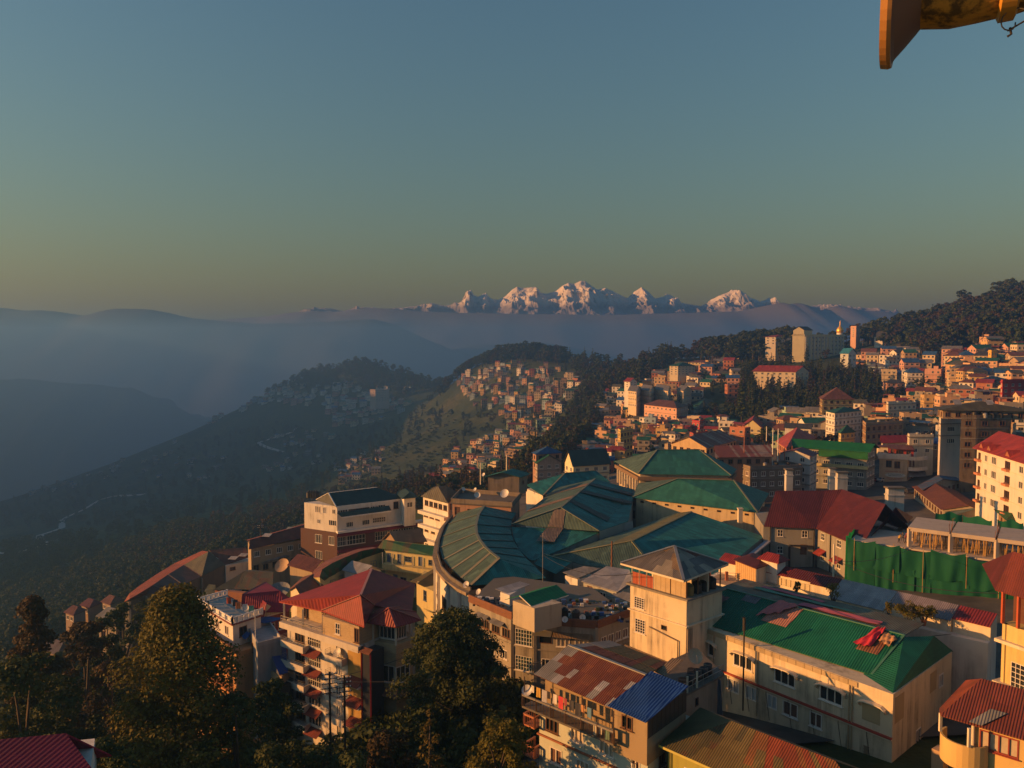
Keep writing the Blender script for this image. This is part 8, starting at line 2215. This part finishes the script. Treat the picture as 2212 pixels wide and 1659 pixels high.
blk('brick red block with white windows behind the striped roofs',q9,(1130,1260),(1170,1275),(1330,1245),-41.5,plaster((.34,.07,.05),.2),'flat',None,st=3,z0=-58)
blk('red temple block with pointed gateway in mid town',q9,(1155,1125),(1240,1135),(1305,1115),-43,plaster((.42,.03,.025),.2),'flat',None,st=2,z0=-58)
blk('green sheet roofed hall right of the pink institute',q9,(1110,960),(1190,990),(1490,930),-42,plaster((.2,.24,.24),.4),'hip',RMAT['green'],5,2,'w2',z0=-60)
blk('tall ochre balcony tower left of the striped roofs',q9,(335,1225),(365,1240),(500,1215),-38.2,plaster((.55,.4,.12),.3),'flat',None,st=5,style='b2',z0=-60)
blk('house with twin blue pavilion roofs on the dark slope',q6,(265,262),(290,275),(495,262),-41.4,plaster((.34,.2,.14),.4),'hip',RMAT['blue'],2.4,2,'b2',z0=-60)
blk('grey house with three green dormers below the blue roofs',q6,(275,330),(300,350),(490,340),-44.5,plaster((.36,.28,.22),.4),'gable',RMAT['green'],3,3,'w3',z0=-62)
blk('bright white house with dark green roof behind the market wing',q6,(522,345),(590,372),(880,352),-38.6,plaster((.66,.58,.38),.1),'gable',sheet((.03,.055,.05),pitch=.3,rust=0.),4.6,2,'w3',z0=-56,axis=1)
# --- the crowded slopes
cluster([(455,382),(500,366),(560,372),(582,385),(570,405),(545,425),(500,420),(470,405)],170,500,1700,'on the sunlit upper spur',21,['cream','peach','pink','white','terracotta','ochre','pale blue','tan'],ROOFS,(5,9),(1,3))
cluster([(468,452),(500,432),(545,420),(560,440),(540,462),(505,480),(470,500),(425,490),(440,470)],150,400,1300,'on the sunlit lower spur',22,['cream','peach','pink','white','tan','ochre','pale blue','mint green'],ROOFS,(4.5,8.5),(1,3))
cluster([(265,388),(300,385),(345,388),(390,392),(425,395),(410,412),(380,420),(360,430),(330,440),(330,415),(290,405),(240,415),(190,432),(180,425),(225,405)],115,900,2300,'on the shaded left spur',23,['white','white','cream','white','pale blue','pink'],['grey','grey','rust','red','green','blue'],(9,15),(1,3),flat=.3)
cluster([(600,430),(640,425),(720,430),(760,440),(735,450),(690,452),(640,462),(600,478),(580,470),(590,450)],150,240,520,'in the crowded mid town',24,WARM,ROOFS,(4.5,8.5),(1,3))
cluster([(590,398),(625,385),(660,372),(720,366),(745,372),(740,400),(700,410),(610,425),(595,420)],80,400,800,'around the school pavilions',25,WARM,ROOFS,(7,11),(1,3))
cluster([(860,440),(900,415),(940,395),(1030,390),(1040,440),(1000,455),(940,450),(880,455)],150,240,560,'in the sunlit right town',26,['cream','cream','peach','ochre','tan','white','concrete grey','terracotta'],ROOFS,(5.5,10),(1,4))
cluster([(950,365),(985,355),(1040,358),(1040,392),(950,392)],75,380,800,'on the upper right slope',27,['cream','peach','ochre','tan','pink'],ROOFS,(8,12),(2,4))
cluster([(850,360),(905,355),(935,365),(935,385),(900,395),(860,378)],36,380,800,'among the dark conifers',28,['white','cream','pale blue','tan','pink'],ROOFS,(8,11),(1,3))
cluster([(770,430),(860,420),(880,445),(790,450),(740,440)],34,260,560,'in the shaded hollow',29,['white','concrete grey','tan','pale blue','mint green'],ROOFS,(7,11),(1,3))
for (poly,n,s) in (([(270,440),(330,428),(338,440),(285,452)],16,1),([(260,465),(318,452),(322,462),(262,475)],16,2),([(330,462),(395,448),(395,462),(335,475)],16,3),([(330,480),(372,465),(380,475),(340,490)],10,4),([(20,490),(110,465),(190,438),(200,450),(110,480),(30,500)],30,5),([(120,470),(210,450),(280,470),(140,490)],14,6)):
 cluster(poly,n,400,2300,'scattered on the shaded valley slope',30 + s,['white','concrete grey','cream','tan'],['grey','dark','rust','blue'],(6,10),(1,2),overlap=.5,flat=.1,name='hut')
SPECS.sort(key=lambda q: -q[0])
for q in SPECS[:285]: house(q[1],q[2],q[3],q[4],q[5],q[6],q[7],q[8],q[9],random.Random(q[10]),q[1].y < 430)
def far_houses(specs):
 """the remaining small houses, one mass of walls, roofs and windows"""
 cols,rfs = list(WMAT),list(RMAT); mats = [WMAT[c] for c in cols] + [RMAT[c] for c in rfs] + [GLASS,FLATROOF]; G = len(mats) - 2; B = MB()
 for (_,p,rz,w,d,st,wc,rk,rc,loc,sd) in specs:
  c,s = math.cos(rz),math.sin(rz); h = st * 3.0; T = lambda x,y,z: (p.x + x * c - y * s,p.y + x * s + y * c,p.z + z)
  n = len(B.v); B.box(-w / 2,w / 2,-d / 2,d / 2,-4,h,cols.index(wc)); B.v[n:] = [T(*v) for v in B.v[n:]]
  m = len(cols) + rfs.index(rc); a,b = w / 2 + .5,d / 2 + .5; e = h + d * .28
  if rk == 'flat' and sd % 5 < 2: B.poly([T(-w * .42,-d * .4,h + 2.2),T(w * .42,-d * .4,h + 2.2),T(w * .42,d * .45,h + 2.8),T(-w * .42,d * .45,h + 2.8)],m); B.poly([T(-w * .38,d * .1,h),T(w * .38,d * .1,h),T(w * .38,d * .1,h + 2.4),T(-w * .38,d * .1,h + 2.4)],cols.index(wc))
  if rk == 'flat': B.poly([T(-w / 2,-d / 2,h + .05),T(w / 2,-d / 2,h + .05),T(w / 2,d / 2,h + .05),T(-w / 2,d / 2,h + .05)],G + 1)
  else:
   B.poly([T(-a,-b,h),T(a,-b,h),T(a,0,e),T(-a,0,e)],m); B.poly([T(a,b,h),T(-a,b,h),T(-a,0,e),T(a,0,e)],m)
   for q in (-1,1): B.poly([T(q * w / 2,-d / 2,h),T(q * w / 2,d / 2,h),T(q * w / 2,0,e - .2)],cols.index(wc))
  for k in range(st):
   z = k * 3 + .9; B.poly([T(-w / 2 - .3,-d / 2 - .4,k * 3 + 2.9),T(w / 2 + .3,-d / 2 - .4,k * 3 + 2.9),T(w / 2 + .3,-d / 2,k * 3 + 2.9),T(-w / 2 - .3,-d / 2,k * 3 + 2.9)],G + 1)
   for i in range(max(1,int(w / 2.6))):
    x = -w / 2 + w * (i + .5) / max(1,int(w / 2.6)); B.poly([T(x - .6,-d / 2 - .05,z),T(x + .6,-d / 2 - .05,z),T(x + .6,-d / 2 - .05,z + 1.4),T(x - .6,-d / 2 - .05,z + 1.4)],G)
   for q in (-1,1):
    for y in (-d / 4,d / 4): B.poly([T(q * (w / 2 + .05),y - .6,z),T(q * (w / 2 + .05),y + .6,z),T(q * (w / 2 + .05),y + .6,z + 1.4),T(q * (w / 2 + .05),y - .6,z + 1.4)],G)
 o = obj('distant_houses',B.data('distant_houses',mats)); tag(o,'mass of tiny houses spread over the far slopes','houses',kind='stuff')
far_houses(SPECS[285:])
# labels that single out one house: number alike ones from the left
def settle_labels():
 by = {}
 for t in HOUSES: by.setdefault(t['label'],[]).append(t)
 ordn = ['leftmost','second','third','fourth','fifth','sixth','seventh','eighth','ninth','tenth']
 for lab,ts in by.items():
  if len(ts) == 1: continue
  ts.sort(key=lambda t: t['px'])
  for i,t in enumerate(ts): t['label'] = lab + ', ' + ('leftmost such' if i == 0 else ordn[min(i,9)] + ' from left')
settle_labels()
# ------------------------------------------------------------------ woods, single trees, road and small things
POLY = {'knoll': [(255,398),(285,378),(300,368),(320,362),(345,356),(372,353),(392,360),(412,378),(430,374),(440,392),(400,400),(350,392),(300,390)],
 'crest': [(432,398),(440,372),(460,352),(480,346),(505,344),(548,351),(572,356),(560,368),(520,364),(485,368),(455,382),(440,398)],
 'gully': [(560,360),(600,352),(650,350),(690,340),(715,345),(700,360),(660,372),(638,388),(602,398),(600,425),(590,448),(570,470),(545,478),(515,485),(545,455),(566,430),(580,405),(584,385)],
 'ridge': [(690,345),(740,338),(795,350),(790,362),(740,364),(700,362)],
 'hill': [(850,345),(900,330),(945,310),(990,296),(1060,292),(1060,358),(1000,352),(960,352),(930,362),(890,352)],
 'grove': [(770,372),(800,385),(860,375),(895,392),(870,402),(862,418),(800,428),(760,428),(740,408),(735,378)],
 'slope': [(0,505),(120,470),(200,445),(280,425),(330,440),(400,420),(430,400),(455,420),(430,440),(360,480),(300,500),(200,520),(80,530),(0,530)],
 'foot': [(120,560),(250,512),(320,490),(420,472),(480,480),(520,475),(560,478),(520,498),(440,512),(330,520),(250,545),(140,590)],
 'lower': [(0,545),(120,530),(260,525),(250,560),(140,600),(135,630),(60,640),(0,655)]}
D,B_,G,CO,CR,CB,S1,S2 = 'a_dark_round','b_brown_round','c_green_round','d_conifer','e_conifer_ragged','f_conifer_brown','g_shrub','h_shrub_dark'
wood('knoll_wood','dark wood covering the rounded knoll on the left spur','wood',sample(POLY['knoll'],420,1200,2300,1),[D,D,B_,G],.9,1.5,1)
wood('crest_wood','brown green wood along the crest above the sunlit spur','wood',sample(POLY['crest'],330,700,1700,2,1),[D,B_,B_,G,D],.9,1.5,2)
wood('gully_wood','dark wood filling the gully between the two hillside towns','wood',sample(POLY['gully'],620,330,1100,3,2),[D,D,CO,D,B_,B_,G],.7,1.35,3)
wood('ridge_wood','wood on the ridge behind the upper town','wood',sample(POLY['ridge'],170,500,1100,4,2),[D,B_,D,G],1.1,1.8,4)
wood('hill_wood','dense dark wood covering the hill at upper right','wood',sample(POLY['hill'],480,420,1000,5,2),[D,D,B_,G,B_],1.05,1.75,5)
wood('grove_wood','dark conifer grove around the long red roofed building','wood',sample(POLY['grove'],300,330,640,6,3),[CO,CO,CR,D,CB],.6,.95,6)
wood('slope_wood','hazy woodland spread over the shaded valley slope','wood',sample(POLY['slope'],900,450,2300,7,2),[D,G,D,CO,S2],.5,1.0,7)
wood('foot_wood','autumn tinted wood below the market crescent','wood',sample(POLY['foot'],620,230,700,8,3),[B_,G,B_,CB,D],.55,.95,8)
wood('lower_scrub','scrub and small trees on the slope below the left houses','scrub',sample(POLY['lower'],1400,140,900,9,3),[S2,G,D,D],.45,.95,9)
wood('tea_scrub','low scrub dotting the open tea slope','scrub',sample([(330,480),(400,430),(470,420),(480,440),(430,480),(350,500)],320,400,1500,10,2),[S1,S2,S1],.5,1.1,10)
wood('town_greenery','small trees growing between the houses of the town','trees',sample([(590,470),(600,390),(700,366),(850,370),(1040,360),(1040,450),(850,455),(700,455)],260,240,700,11,4) + sample([(430,495),(470,400),(500,368),(580,380),(560,440),(500,480)],160,400,1500,12,3),[D,G,CO,B_],.35,.7,11)
# single trees on the skyline and in the town
for i,(px,Y,k,s,lab) in enumerate(((746,735,CR,1.15,'tall ragged pine left of the red roofed hill hotel'),(755,735,CR,1.2,'bare topped pine beside the red roofed hill hotel'),(660,850,CO,1.0,'pointed conifer on the ridge above the institute'),(705,800,CO,1.1,'pointed conifer on the ridge above the cream hall'),(818,690,D,1.2,'dark round tree behind the palace roof'),(832,690,D,1.25,'dark round tree behind the golden dome'),(845,690,D,1.1,'dark tree right of the golden dome'),(806,630,CO,.9,'dark conifer before the lit end wall of the palace'),(826,630,B_,.8,'leafy tree before the windows of the palace'),
 (673,470,CO,.75,'lone conifer between the school pavilions and the institute'),(716,440,CB,.85,'tall brown conifer right of the institute'),(742,450,CR,1.2,'very tall conifer before the long red roofed building'),(960,400,D,.7,'dark tree above the bright red house'),(1000,420,D,.9,'large dark tree at the right edge above the red house'),(822,350,D,.55,'round tree before the shaded hollow houses'),(596,900,CO,.9,'pointed conifer on the middle skyline'),(565,1000,CO,1.0,'pointed conifer beside the white ridge house'),(930,690,CO,1.2,'tall conifer on the rising skyline to the right'))):
 place_tree(KINDS_FAR[k],gpt(px,400,Y),lab,'conifer' if k in (CO,CR,CB) else 'broadleaf_tree',group='single trees in and above the town',rz=i,s=s)
place_tree(conifer_data(9.5,2.5,2600,.42,LEAF_GREEN,31,14,.3,.05,.75),Z(q5(955,838),-54) ,'rounded green cypress before the brick hotel','cypress')
place_tree(conifer_data(13,3.6,3600,.5,LEAF_DARK,32,14,.4,.06,.7),Z(q5(1515,800),-51.5),'dark conifer beside the sunlit white guest house','conifer')
# near trees
def near(px,ytop,Y,data_fn,label,name='broadleaf_tree',zb=None,**kw):
 p = at(px,400,Y); zb = ground(p.x,Y) if zb is None else zb; h = at(px,ytop,Y).z - zb
 return place_tree(data_fn(h),Vector((p.x,Y,zb)),label,name,group='trees in the near foreground')
near(170,578,74,lambda h: broadleaf_data(h,8.6,240,70000,.33,LEAF_OLIVE,41,.10,.5),'large olive leaved tree in the left foreground')
near(27,584,86,lambda h: broadleaf_data(h,4.8,80,20000,.40,LEAF_BROWN,42,.04,.3),'tall dark tree left of the road')
near(78,612,105,lambda h: broadleaf_data(h,5.6,60,12000,.42,LEAF_BROWN,43,.05),'round brownish tree above the road bend')
near(98,608,112,lambda h: broadleaf_data(h,4.0,40,8000,.42,LEAF_DARK,44,.05,.4),'dark pointed tree beside the road houses')
near(118,600,140,lambda h: broadleaf_data(h,6.0,50,9000,.5,LEAF_GREEN,61,.05),'round green tree before the curved shed end')
near(150,594,150,lambda h: broadleaf_data(h,6.5,50,9000,.5,LEAF_DARK,62,.05),'dark tree standing against the curved shed wall')
near(195,600,150,lambda h: broadleaf_data(h,6.5,50,9000,.5,LEAF_OLIVE,63,.05),'olive tree between the curved shed and the white terrace')
near(12,650,68,lambda h: broadleaf_data(h,6.0,60,14000,.36,LEAF_DARK,45,.1),'dark spreading tree at the left edge')
near(48,668,76,lambda h: broadleaf_data(h,5.0,50,12000,.36,LEAF_DARK,46,.1),'dark tree between the edge tree and the road')
near(262,676,84,lambda h: broadleaf_data(h,4.2,46,9000,.34,LEAF_GREEN,47,.15),'small dark tree before the blue roofed house')
near(232,690,72,lambda h: broadleaf_data(h,4.4,46,10000,.34,LEAF_DARK,48,.12),'dark tree right of the large olive tree')
near(452,610,92,lambda h: broadleaf_data(h,6.6,110,30000,.34,LEAF_DARK,49,.12),'big dark round tree before the market crescent')
near(478,640,90,lambda h: broadleaf_data(h,4.6,60,14000,.38,LEAF_DARK,50,.12),'dark tree leaning against the concrete tenement')
near(428,714,66,lambda h: conifer_data(h,2.6,7000,.28,LEAF_YELLOW,52,18,.3,.02,.4),'feathery yellow green cypress at the bottom edge','cypress')
near(500,712,64,lambda h: broadleaf_data(h,3.6,60,12000,.26,LEAF_OLIVE,53,.08),'thin olive tree left of the mint house')
near(382,726,68,lambda h: broadleaf_data(h,3.6,40,8000,.28,LEAF_BROWN,54,.08),'orange brown bush at the bottom before the hotel')
near(318,742,66,lambda h: broadleaf_data(h,4.4,40,9000,.3,LEAF_DARK,55,.05),'black green bush at the foot of the hotel')
near(345,752,62,lambda h: broadleaf_data(h,4.0,40,8000,.3,LEAF_DARK,56,.05),'low dark bush below the hotel balconies')
near(85,730,58,lambda h: broadleaf_data(h,4.0,40,8000,.3,LEAF_GREEN,57,.05),'dark green bush beside the crimson corner roof')
near(280,735,64,lambda h: broadleaf_data(h,4.4,40,9000,.3,LEAF_DARK,58,.05),'dark bush left of the utility poles')
rs = random.Random(77); pts = []
while len(pts) < 520:
 y = rs.uniform(42,108); x = rs.uniform(-.75,.02) * y
 if abs(x + 84 - .1 * y) < 4: continue
 pts.append(Vector((x,y,ground(x,y) - .2)))
wood('undergrowth','dark undergrowth covering the ground below the near trees','undergrowth',pts,[S1,S2,S2],.6,1.5,12)
pts = [Vector((x,y,ground(x,y) - .2)) for x,y in ((rs.uniform(-165,-70),rs.uniform(98,245)) for _ in range(430))]
wood('bank_scrub','scrub on the bank around the left rooftops','scrub',[p for p in pts if not (-98 < p.x < -72 and 160 < p.y < 205)],[S2,G,D,S2],.4,.85,13)
# utility poles before the red hotel
for i,(x,y0,Y) in enumerate(((326,672,78),(341,676,80))):
 p = at(x,400,Y); zt = at(x,y0,Y).z; zb = ground(p.x,Y)
 pole(Vector((p.x,Y,zb)),zt - zb,.13,['left','right'][i] + ' utility pole with many crossarms before the hotel',IRON,'pole','utility poles','utility_pole',5)
# slack cables between roofs
for i,(a,b) in enumerate(((Z(q3(1838,540),-33),Z(q4(1540,640),-30)),(Z(q3(330,40),-30),Z(q3(1010,180),-26)),(Z(q2(570,980),-48),Z(q2(1700,560),-40)),(Z(q2(690,1000),-48),Z(q3(700,760),-33)),(Z(q2(560,990),-48),Z(q1(1800,700),-50)),(Z(q7(1400,1150),-34),Z(q7(680,1290),-30)),(Z(q7(660,1270),-30),Z(q4(1900,330),-24)))):
 t = root_at('overhead_cable',['cable crossing the green roof of the long building','cable from the bare mast to the cream tower','cable from the utility poles to the tenement','cable from the utility poles to the mint house','cable from the utility poles to the blue roofs','cable from the netted site to the pale post','cable from the pale post to the right edge house'][i],'cable',a,'overhead cables')
 MB().tube([lerp(a,b,k / 10) - Vector((0,0,1.2 * (1 - (k / 5 - 1) ** 2))) for k in range(11)],.035,4).build('wire',BLACKPL,t)
# roof terrace plants
for i,(x,y,h,lab) in enumerate(((1210,540,2.0,'left leafy bush on the long building terrace'),(1330,540,1.8,'right leafy bush on the long building terrace'),(640,405,2.6,'tall slim potted plant on the terrace'),(360,330,1.4,'potted bush near the terrace rail'),(1060,500,1.8,'thin young plant left of the leafy bushes'))):
 d = shrub_data(h,h * (.75 if i < 2 else .3),1400 if i < 2 else 500,.16,LEAF_OLIVE,60 + i)
 t = thing('potted_plant',lab,'plant',tuple(Z(q4(x,y),-30.2)),0,'plants on the terrace'); obj('crown',d[0],t); obj('stem',d[1],t)
 MB().lathe([(.2,-.5),(.32,.1),(.28,.1),(.02,.05)],(0,0,0),10).build('pot',TERRA,t)
# road with kerb and rail, car, walker
def track(name,pts,w):
 c = [q for q in (on_ground(x,y,240,2300) for x,y in pts) if q is not None]; c = [lerp(a,b,k / 6) for a,b in zip(c[:-1],c[1:]) for k in range(6)]; V = []; F = []
 for i,q in enumerate(c):
  d = (V2(c[min(i + 1,len(c) - 1)]) - V2(c[max(i - 1,0)])).normalized(); s = Vector((-d.y,d.x)) * w
  for e in (V2(q) - s,V2(q) + s): V.append((e.x,e.y,ground(e.x,e.y) + 1.6))
  if i: F.append((2 * i - 2,2 * i - 1,2 * i + 1,2 * i))
 tag(obj(name,mesh_data(name,V,F,plain((.42,.40,.37),.9,name='gravel'))),None,kind='structure')
track('valley_road',[(-20,557),(20,555),(46,548),(40,541),(40,536),(56,531),(62,528),(62,521),(80,513),(100,502),(115,498),(150,496)],4.2)
track('spur_path',[(283,454),(262,448),(258,444),(275,441),(292,437),(298,430)],3.0)
def road():
 c = [on_ground(*q1(*q),60,400) for q in ((560,1330),(690,1180),(770,1020),(830,900),(880,790),(900,700))]
 c = [q for q in c if q is not None]
 asp = plain((.045,.045,.048),.9,name='asphalt'); V = []; F = []; k = MB(); rl = MB()
 for i,q in enumerate(c):
  d = (V2(c[min(i + 1,len(c) - 1)]) - V2(c[max(i - 1,0)])).normalized(); s = Vector((-d.y,d.x))
  for o in (-3.2,3.2): e = V2(q) + s * o; V.append((e.x,e.y,q.z + .5))
  if i:
   F.append((2 * i - 2,2 * i - 1,2 * i + 1,2 * i)); a,b = Vector(V[2 * i - 1]),Vector(V[2 * i + 1]); k.bar(a,b,.3,.3); n = max(1,int((b - a).length / 2.5))
   for j in range(n): e = lerp(a,b,j / n); rl.bar(e,e + Vector((0,0,1)),.14)
   for z in (.5,.95): rl.bar(a + Vector((0,0,z)),b + Vector((0,0,z)),.09)
 o = obj('road',mesh_data('road',V,F,asp)); tag(o,None,kind='structure'); e = k.build('kerb',CONCRETE); tag(e,None,kind='structure')
 e = rl.build('roadside_railing',WHITE); tag(e,'pale railing along the outer edge of the lower left road','railing')
 return c
RC = road()
def car(p,rz,body,label):
 t = thing('parked_car',label,'car',tuple(p),rz); m = plain(body,.35,name='car_paint')
 b = MB(); pr = [(-2.0,.35),(-2.0,.8),(-1.75,.9),(-1.2,1.45),(.6,1.48),(1.15,.95),(1.95,.82),(2.05,.4)]
 for s in (-1,1): b.poly([(x,s * (.82 if z < .9 else .68),z) for x,z in (pr if s < 0 else reversed(pr))])
 for (x0,z0),(x1,z1) in zip(pr,pr[1:] + pr[:1]):
  w0,w1 = (.82 if z0 < .9 else .68),(.82 if z1 < .9 else .68); b.poly([(x0,-w0,z0),(x0,w0,z0),(x1,w1,z1),(x1,-w1,z1)])
 obj('body',b.data('body',m),t)
 for n,q in (('windscreen',[(.66,-.6,1.42),(.66,.6,1.42),(1.12,.66,1.0),(1.12,-.66,1.0)]),('rear_window',[(-1.24,.6,1.4),(-1.24,-.6,1.4),(-1.7,-.66,.98),(-1.7,.66,.98)])):
  v = Vector(q[1]) - Vector(q[0]); nn = v.cross(Vector(q[2]) - Vector(q[1])).normalized(); nn = nn if nn.z > 0 else -nn
  obj(n,MB().poly([Vector(a) + nn * .015 for a in q]).data(n,GLASS),t)
 for s in (-1,1): obj('side_window',MB().poly([(-1.1,s * .74,1.38),(.5,s * .74,1.4),(.95,s * .815,1.0),(-1.5,s * .815,.98)]).data('side_window',GLASS),t)
 for x in (-1.25,1.3):
  for s in (-1,1): obj('wheel',MB().tube([(x,s * .62,.32),(x,s * .84,.32)],.32,12).data('wheel',BLACKPL),t)
if len(RC) > 4: car(RC[4] + Vector((1.2,0,.55)),1.2,(.6,.6,.6),'pale car parked beside the lower left road')
car(Z(q7(1045,655),-46.2) + Vector((0,0,0)),.4,(.5,.52,.54),'silver car below the house with the oval sign')
for i,(x,y,z,c,lab) in enumerate(((1075,690,-46,(.45,.45,.46),'white van on the street before the oval sign'),(1275,800,-46,(.04,.04,.05),'dark car behind the largest white chimney'),(870,690,-46.5,(.5,.3,.03),'yellow taxi below the vivid green roof'),(985,700,-46.5,(.3,.04,.03),'red car left of the oval sign house'))):
 q = Z(q7(x,y),z); car(Vector((q.x,q.y,ground(q.x,q.y) + .4)),.5 + i,c,lab)
def person(p,rz,shirt,trousers,hat,label,bend=.0,h=1.7):
 """one skinned body, posed; helmet or hair and clothes as children"""
 t = thing('person',label,'person',tuple(p),rz)
 k = h / 1.7; hip = Vector((0,0,.9)); ch = hip + Vector((0,-.45 * math.sin(bend),.45 * math.cos(bend))); nk = ch + Vector((0,-.15 * math.sin(bend),.12)); hd = nk + Vector((0,-.06,.16))
 V = [hip,ch,nk,hd]; E = [(0,1),(1,2),(2,3)]; R = [.15,.17,.06,.10]
 for s in (-1,1):
  b = len(V); V += [hip + Vector((s * .1,0,-.05)),Vector((s * .14,-.08 - .1 * s,.48)),Vector((s * .15,.1 * s,.07)),Vector((s * .15,.1 * s - .16,.04))]; E += [(0,b),(b,b + 1),(b + 1,b + 2),(b + 2,b + 3)]; R += [.10,.075,.05,.045]
  b = len(V); V += [ch + Vector((s * .19,0,.03)),ch + Vector((s * .25,-.1,-.24)),ch + Vector((s * .18,-.34,-.36)),ch + Vector((s * .17,-.42,-.36))]; E += [(1,b),(b,b + 1),(b + 1,b + 2),(b + 2,b + 3)]; R += [.065,.05,.035,.03]
 me = bpy.data.meshes.new('body'); me.from_pydata([v * k for v in V],E,[]); me.materials.append(plain((.20,.10,.06),.6,name='skin')); me.materials.append(plain(shirt,.9,name='shirt')); me.materials.append(plain(trousers,.9,name='trousers'))
 o = obj('body',me,t); sm = o.modifiers.new('skin','SKIN'); ss = o.modifiers.new('smooth','SUBSURF'); ss.levels = ss.render_levels = 1
 for i,v in enumerate(me.skin_vertices[0].data): v.radius = (R[i] * k,R[i] * k); v.use_root = i == 0
 dg = bpy.context.evaluated_depsgraph_get(); nm = bpy.data.meshes.new_from_object(o.evaluated_get(dg)); o.modifiers.clear(); o.data = nm
 while len(nm.materials) < 3: nm.materials.append(me.materials[len(nm.materials)])
 for q in nm.polygons:
  z = q.center.z / k; q.material_index = 2 if .1 < z < .92 and abs(q.center.x) < .25 * k and q.center.y > -.3 * k else (1 if z < nk.z - .02 and z > .7 else 0)
 hh = hd * k; MB().lathe([(.13 * k,.0),(.135 * k,.04 * k),(.11 * k,.11 * k),(.05 * k,.15 * k),(.005,.155 * k)],hh,10).build('helmet' if hat else 'hair',plain(hat or (.01,.01,.01),.5,name='headwear'),t)
SA,SD,SN,SZ = SITE
for i,(u,v,rz,sh,tr,hat,lab,bd) in enumerate(((-1.6,1.6,2.2,(.5,.3,.03),(.03,.03,.04),None,'worker in a yellow shirt bending on the building site deck',.8),(-.7,2.2,1.6,(.12,.02,.03),(.02,.02,.025),(.4,.02,.02),'worker with red helmet standing on the building site deck',.25),(-1.2,2.9,2.8,(.06,.06,.08),(.03,.03,.03),None,'dark dressed worker behind the two others on the deck',.5))):
 person(V3(SA + SD * u + SN * v,SZ),rz,sh,tr,hat,lab,bd)
if len(RC) > 3: person(RC[3] + Vector((-1,0,.5)),.6,(.03,.03,.035),(.02,.02,.02),None,'person in dark clothes walking on the lower left road')
# flag and prayer poles on the roofs of the nearer town
for i,(x,y,z,h,c) in enumerate(((188,525,-36,11,'left white'),(230,525,-36,11,'right white'),(285,500,-36,5,'short red'),(345,500,-36,5,'thin brown'),(140,330,-33,5,'pale stub'),(-40,470,-34,8,'banded red'))):
 pole(Z(q7(x,y),z),h,.14,c + ' flag pole on the roofs behind the red chimneyed roof',WHITE if 'white' in c or 'pale' in c else TERRA,'pole','flag poles','flag_pole')
# horn loudspeaker hanging into the picture at top right
def loudspeaker():
 Y = 2.6; c0 = at(892,-13,Y); vr = c0.normalized(); sr = (at(1010,-30,Y) - c0); sr = (sr - vr * sr.dot(vr)).normalized(); ax = (sr - vr * .05).normalized()
 t = root_at('loudspeaker','weathered yellow horn loudspeaker hanging at the top right corner','loudspeaker',c0)
 m,nt,b = nodes_of('weathered_yellow_paint'); n = noise_tex(nt,16,8,world_pos(nt),.68); n2 = noise_tex(nt,5,4,world_pos(nt),.6)
 col = mix(nt,ramp(nt,n,[(.44,(0,0,0)),(.56,(1,1,1))]),(.10,.055,.012,1),mix(nt,n2,(.40,.21,.02,1),(.55,.26,.03,1))); nt.links.new(col,b.inputs['Base Color']); b.inputs['Roughness'].default_value = .65
 bp = add(nt,'ShaderNodeBump',Strength=.5,Distance=.004); nt.links.new(n,bp.inputs['Height']); nt.links.new(bp.outputs['Normal'],b.inputs['Normal'])
 u = ax.cross(Vector((0,1,0))).normalized(); w = ax.cross(u); pxm = Y / FPX
 def ring(prof,name,mm,k=48):
  mb = MB(); rows = []
  for (s,r) in prof: rows.append([c0 + ax * (s * pxm) + (u * math.cos(2 * math.pi * j / k) + w * math.sin(2 * math.pi * j / k)) * (r * pxm) for j in range(k)])
  for i in range(len(rows) - 1):
   for j in range(k): mb.poly([rows[i][j],rows[i][(j + 1) % k],rows[i + 1][(j + 1) % k],rows[i + 1][j]])
  mb.build(name,mm,t,True)
 ring([(-4,68),(-5,74),(1,75),(4.5,74),(4.5,70),(-1,68)],'rim',plain((.46,.22,.06),.6,name='rim_paint'))
 ring([(3,73),(7,66),(15,57),(24,46),(30,38),(32,32)],'horn_bell',plain((.20,.12,.07),.7,name='inner_horn_paint')); ring([(-1,69),(6,57),(18,40),(30,20),(31,2)],'horn_throat',BLACKPL)
 ring([(10,30),(14,36),(28,41.5),(52,44),(74,42),(90,40)],'outer_bell',m); ring([(90,40),(92,44),(104,43),(106,38)],'clamp_band',plain((.5,.24,.03),.6,name='band_paint')); ring([(106,38),(130,32),(160,24),(200,16),(230,14),(232,1)],'driver_housing',m)
 e = lambda s,r,q=0.: c0 + ax * (s * pxm) + Vector((0,-.02,-1)) * (r * pxm) + Vector((0,q,0))
 pts = [e(94 + 8 * math.cos(a),48 + 8 * math.sin(a),-.01 * a) for a in [i * .5 for i in range(13)]]
 MB().tube(pts,.0022,5).tube([e(96,55),e(112,46),e(128,38),e(150,30)],.003,5).tube([e(98,52),e(99,58),e(96,60)],.004,5).build('wire',IRON,t)
 top = c0 + ax * (120 * pxm); MB().tube([top,top + Vector((.1,0,.5)),top + Vector((.9,-.4,.6)),top + Vector((1.3,-2.6,.6)),Vector((2.4,-3.0,-2))],.03,8).build('bracket',IRON,t)
loudspeaker()
def viewpoint_hotel():
 r = root_at('viewpoint_building','flat roofed building with the railed roof from which the view is seen','building',(0,-6,-40))
 walls(r,[V2((-8,-14)),V2((8,-14)),V2((8,.3)),V2((-8,.3))],-44,-1.7,WHITEW,{2: row(5,-2.6,1.4,1.4,'w2')}); railing(r,[(-8,.2,-1.7),(8,.2,-1.7)],.8,IRON,1.5,2)
viewpoint_hotel()
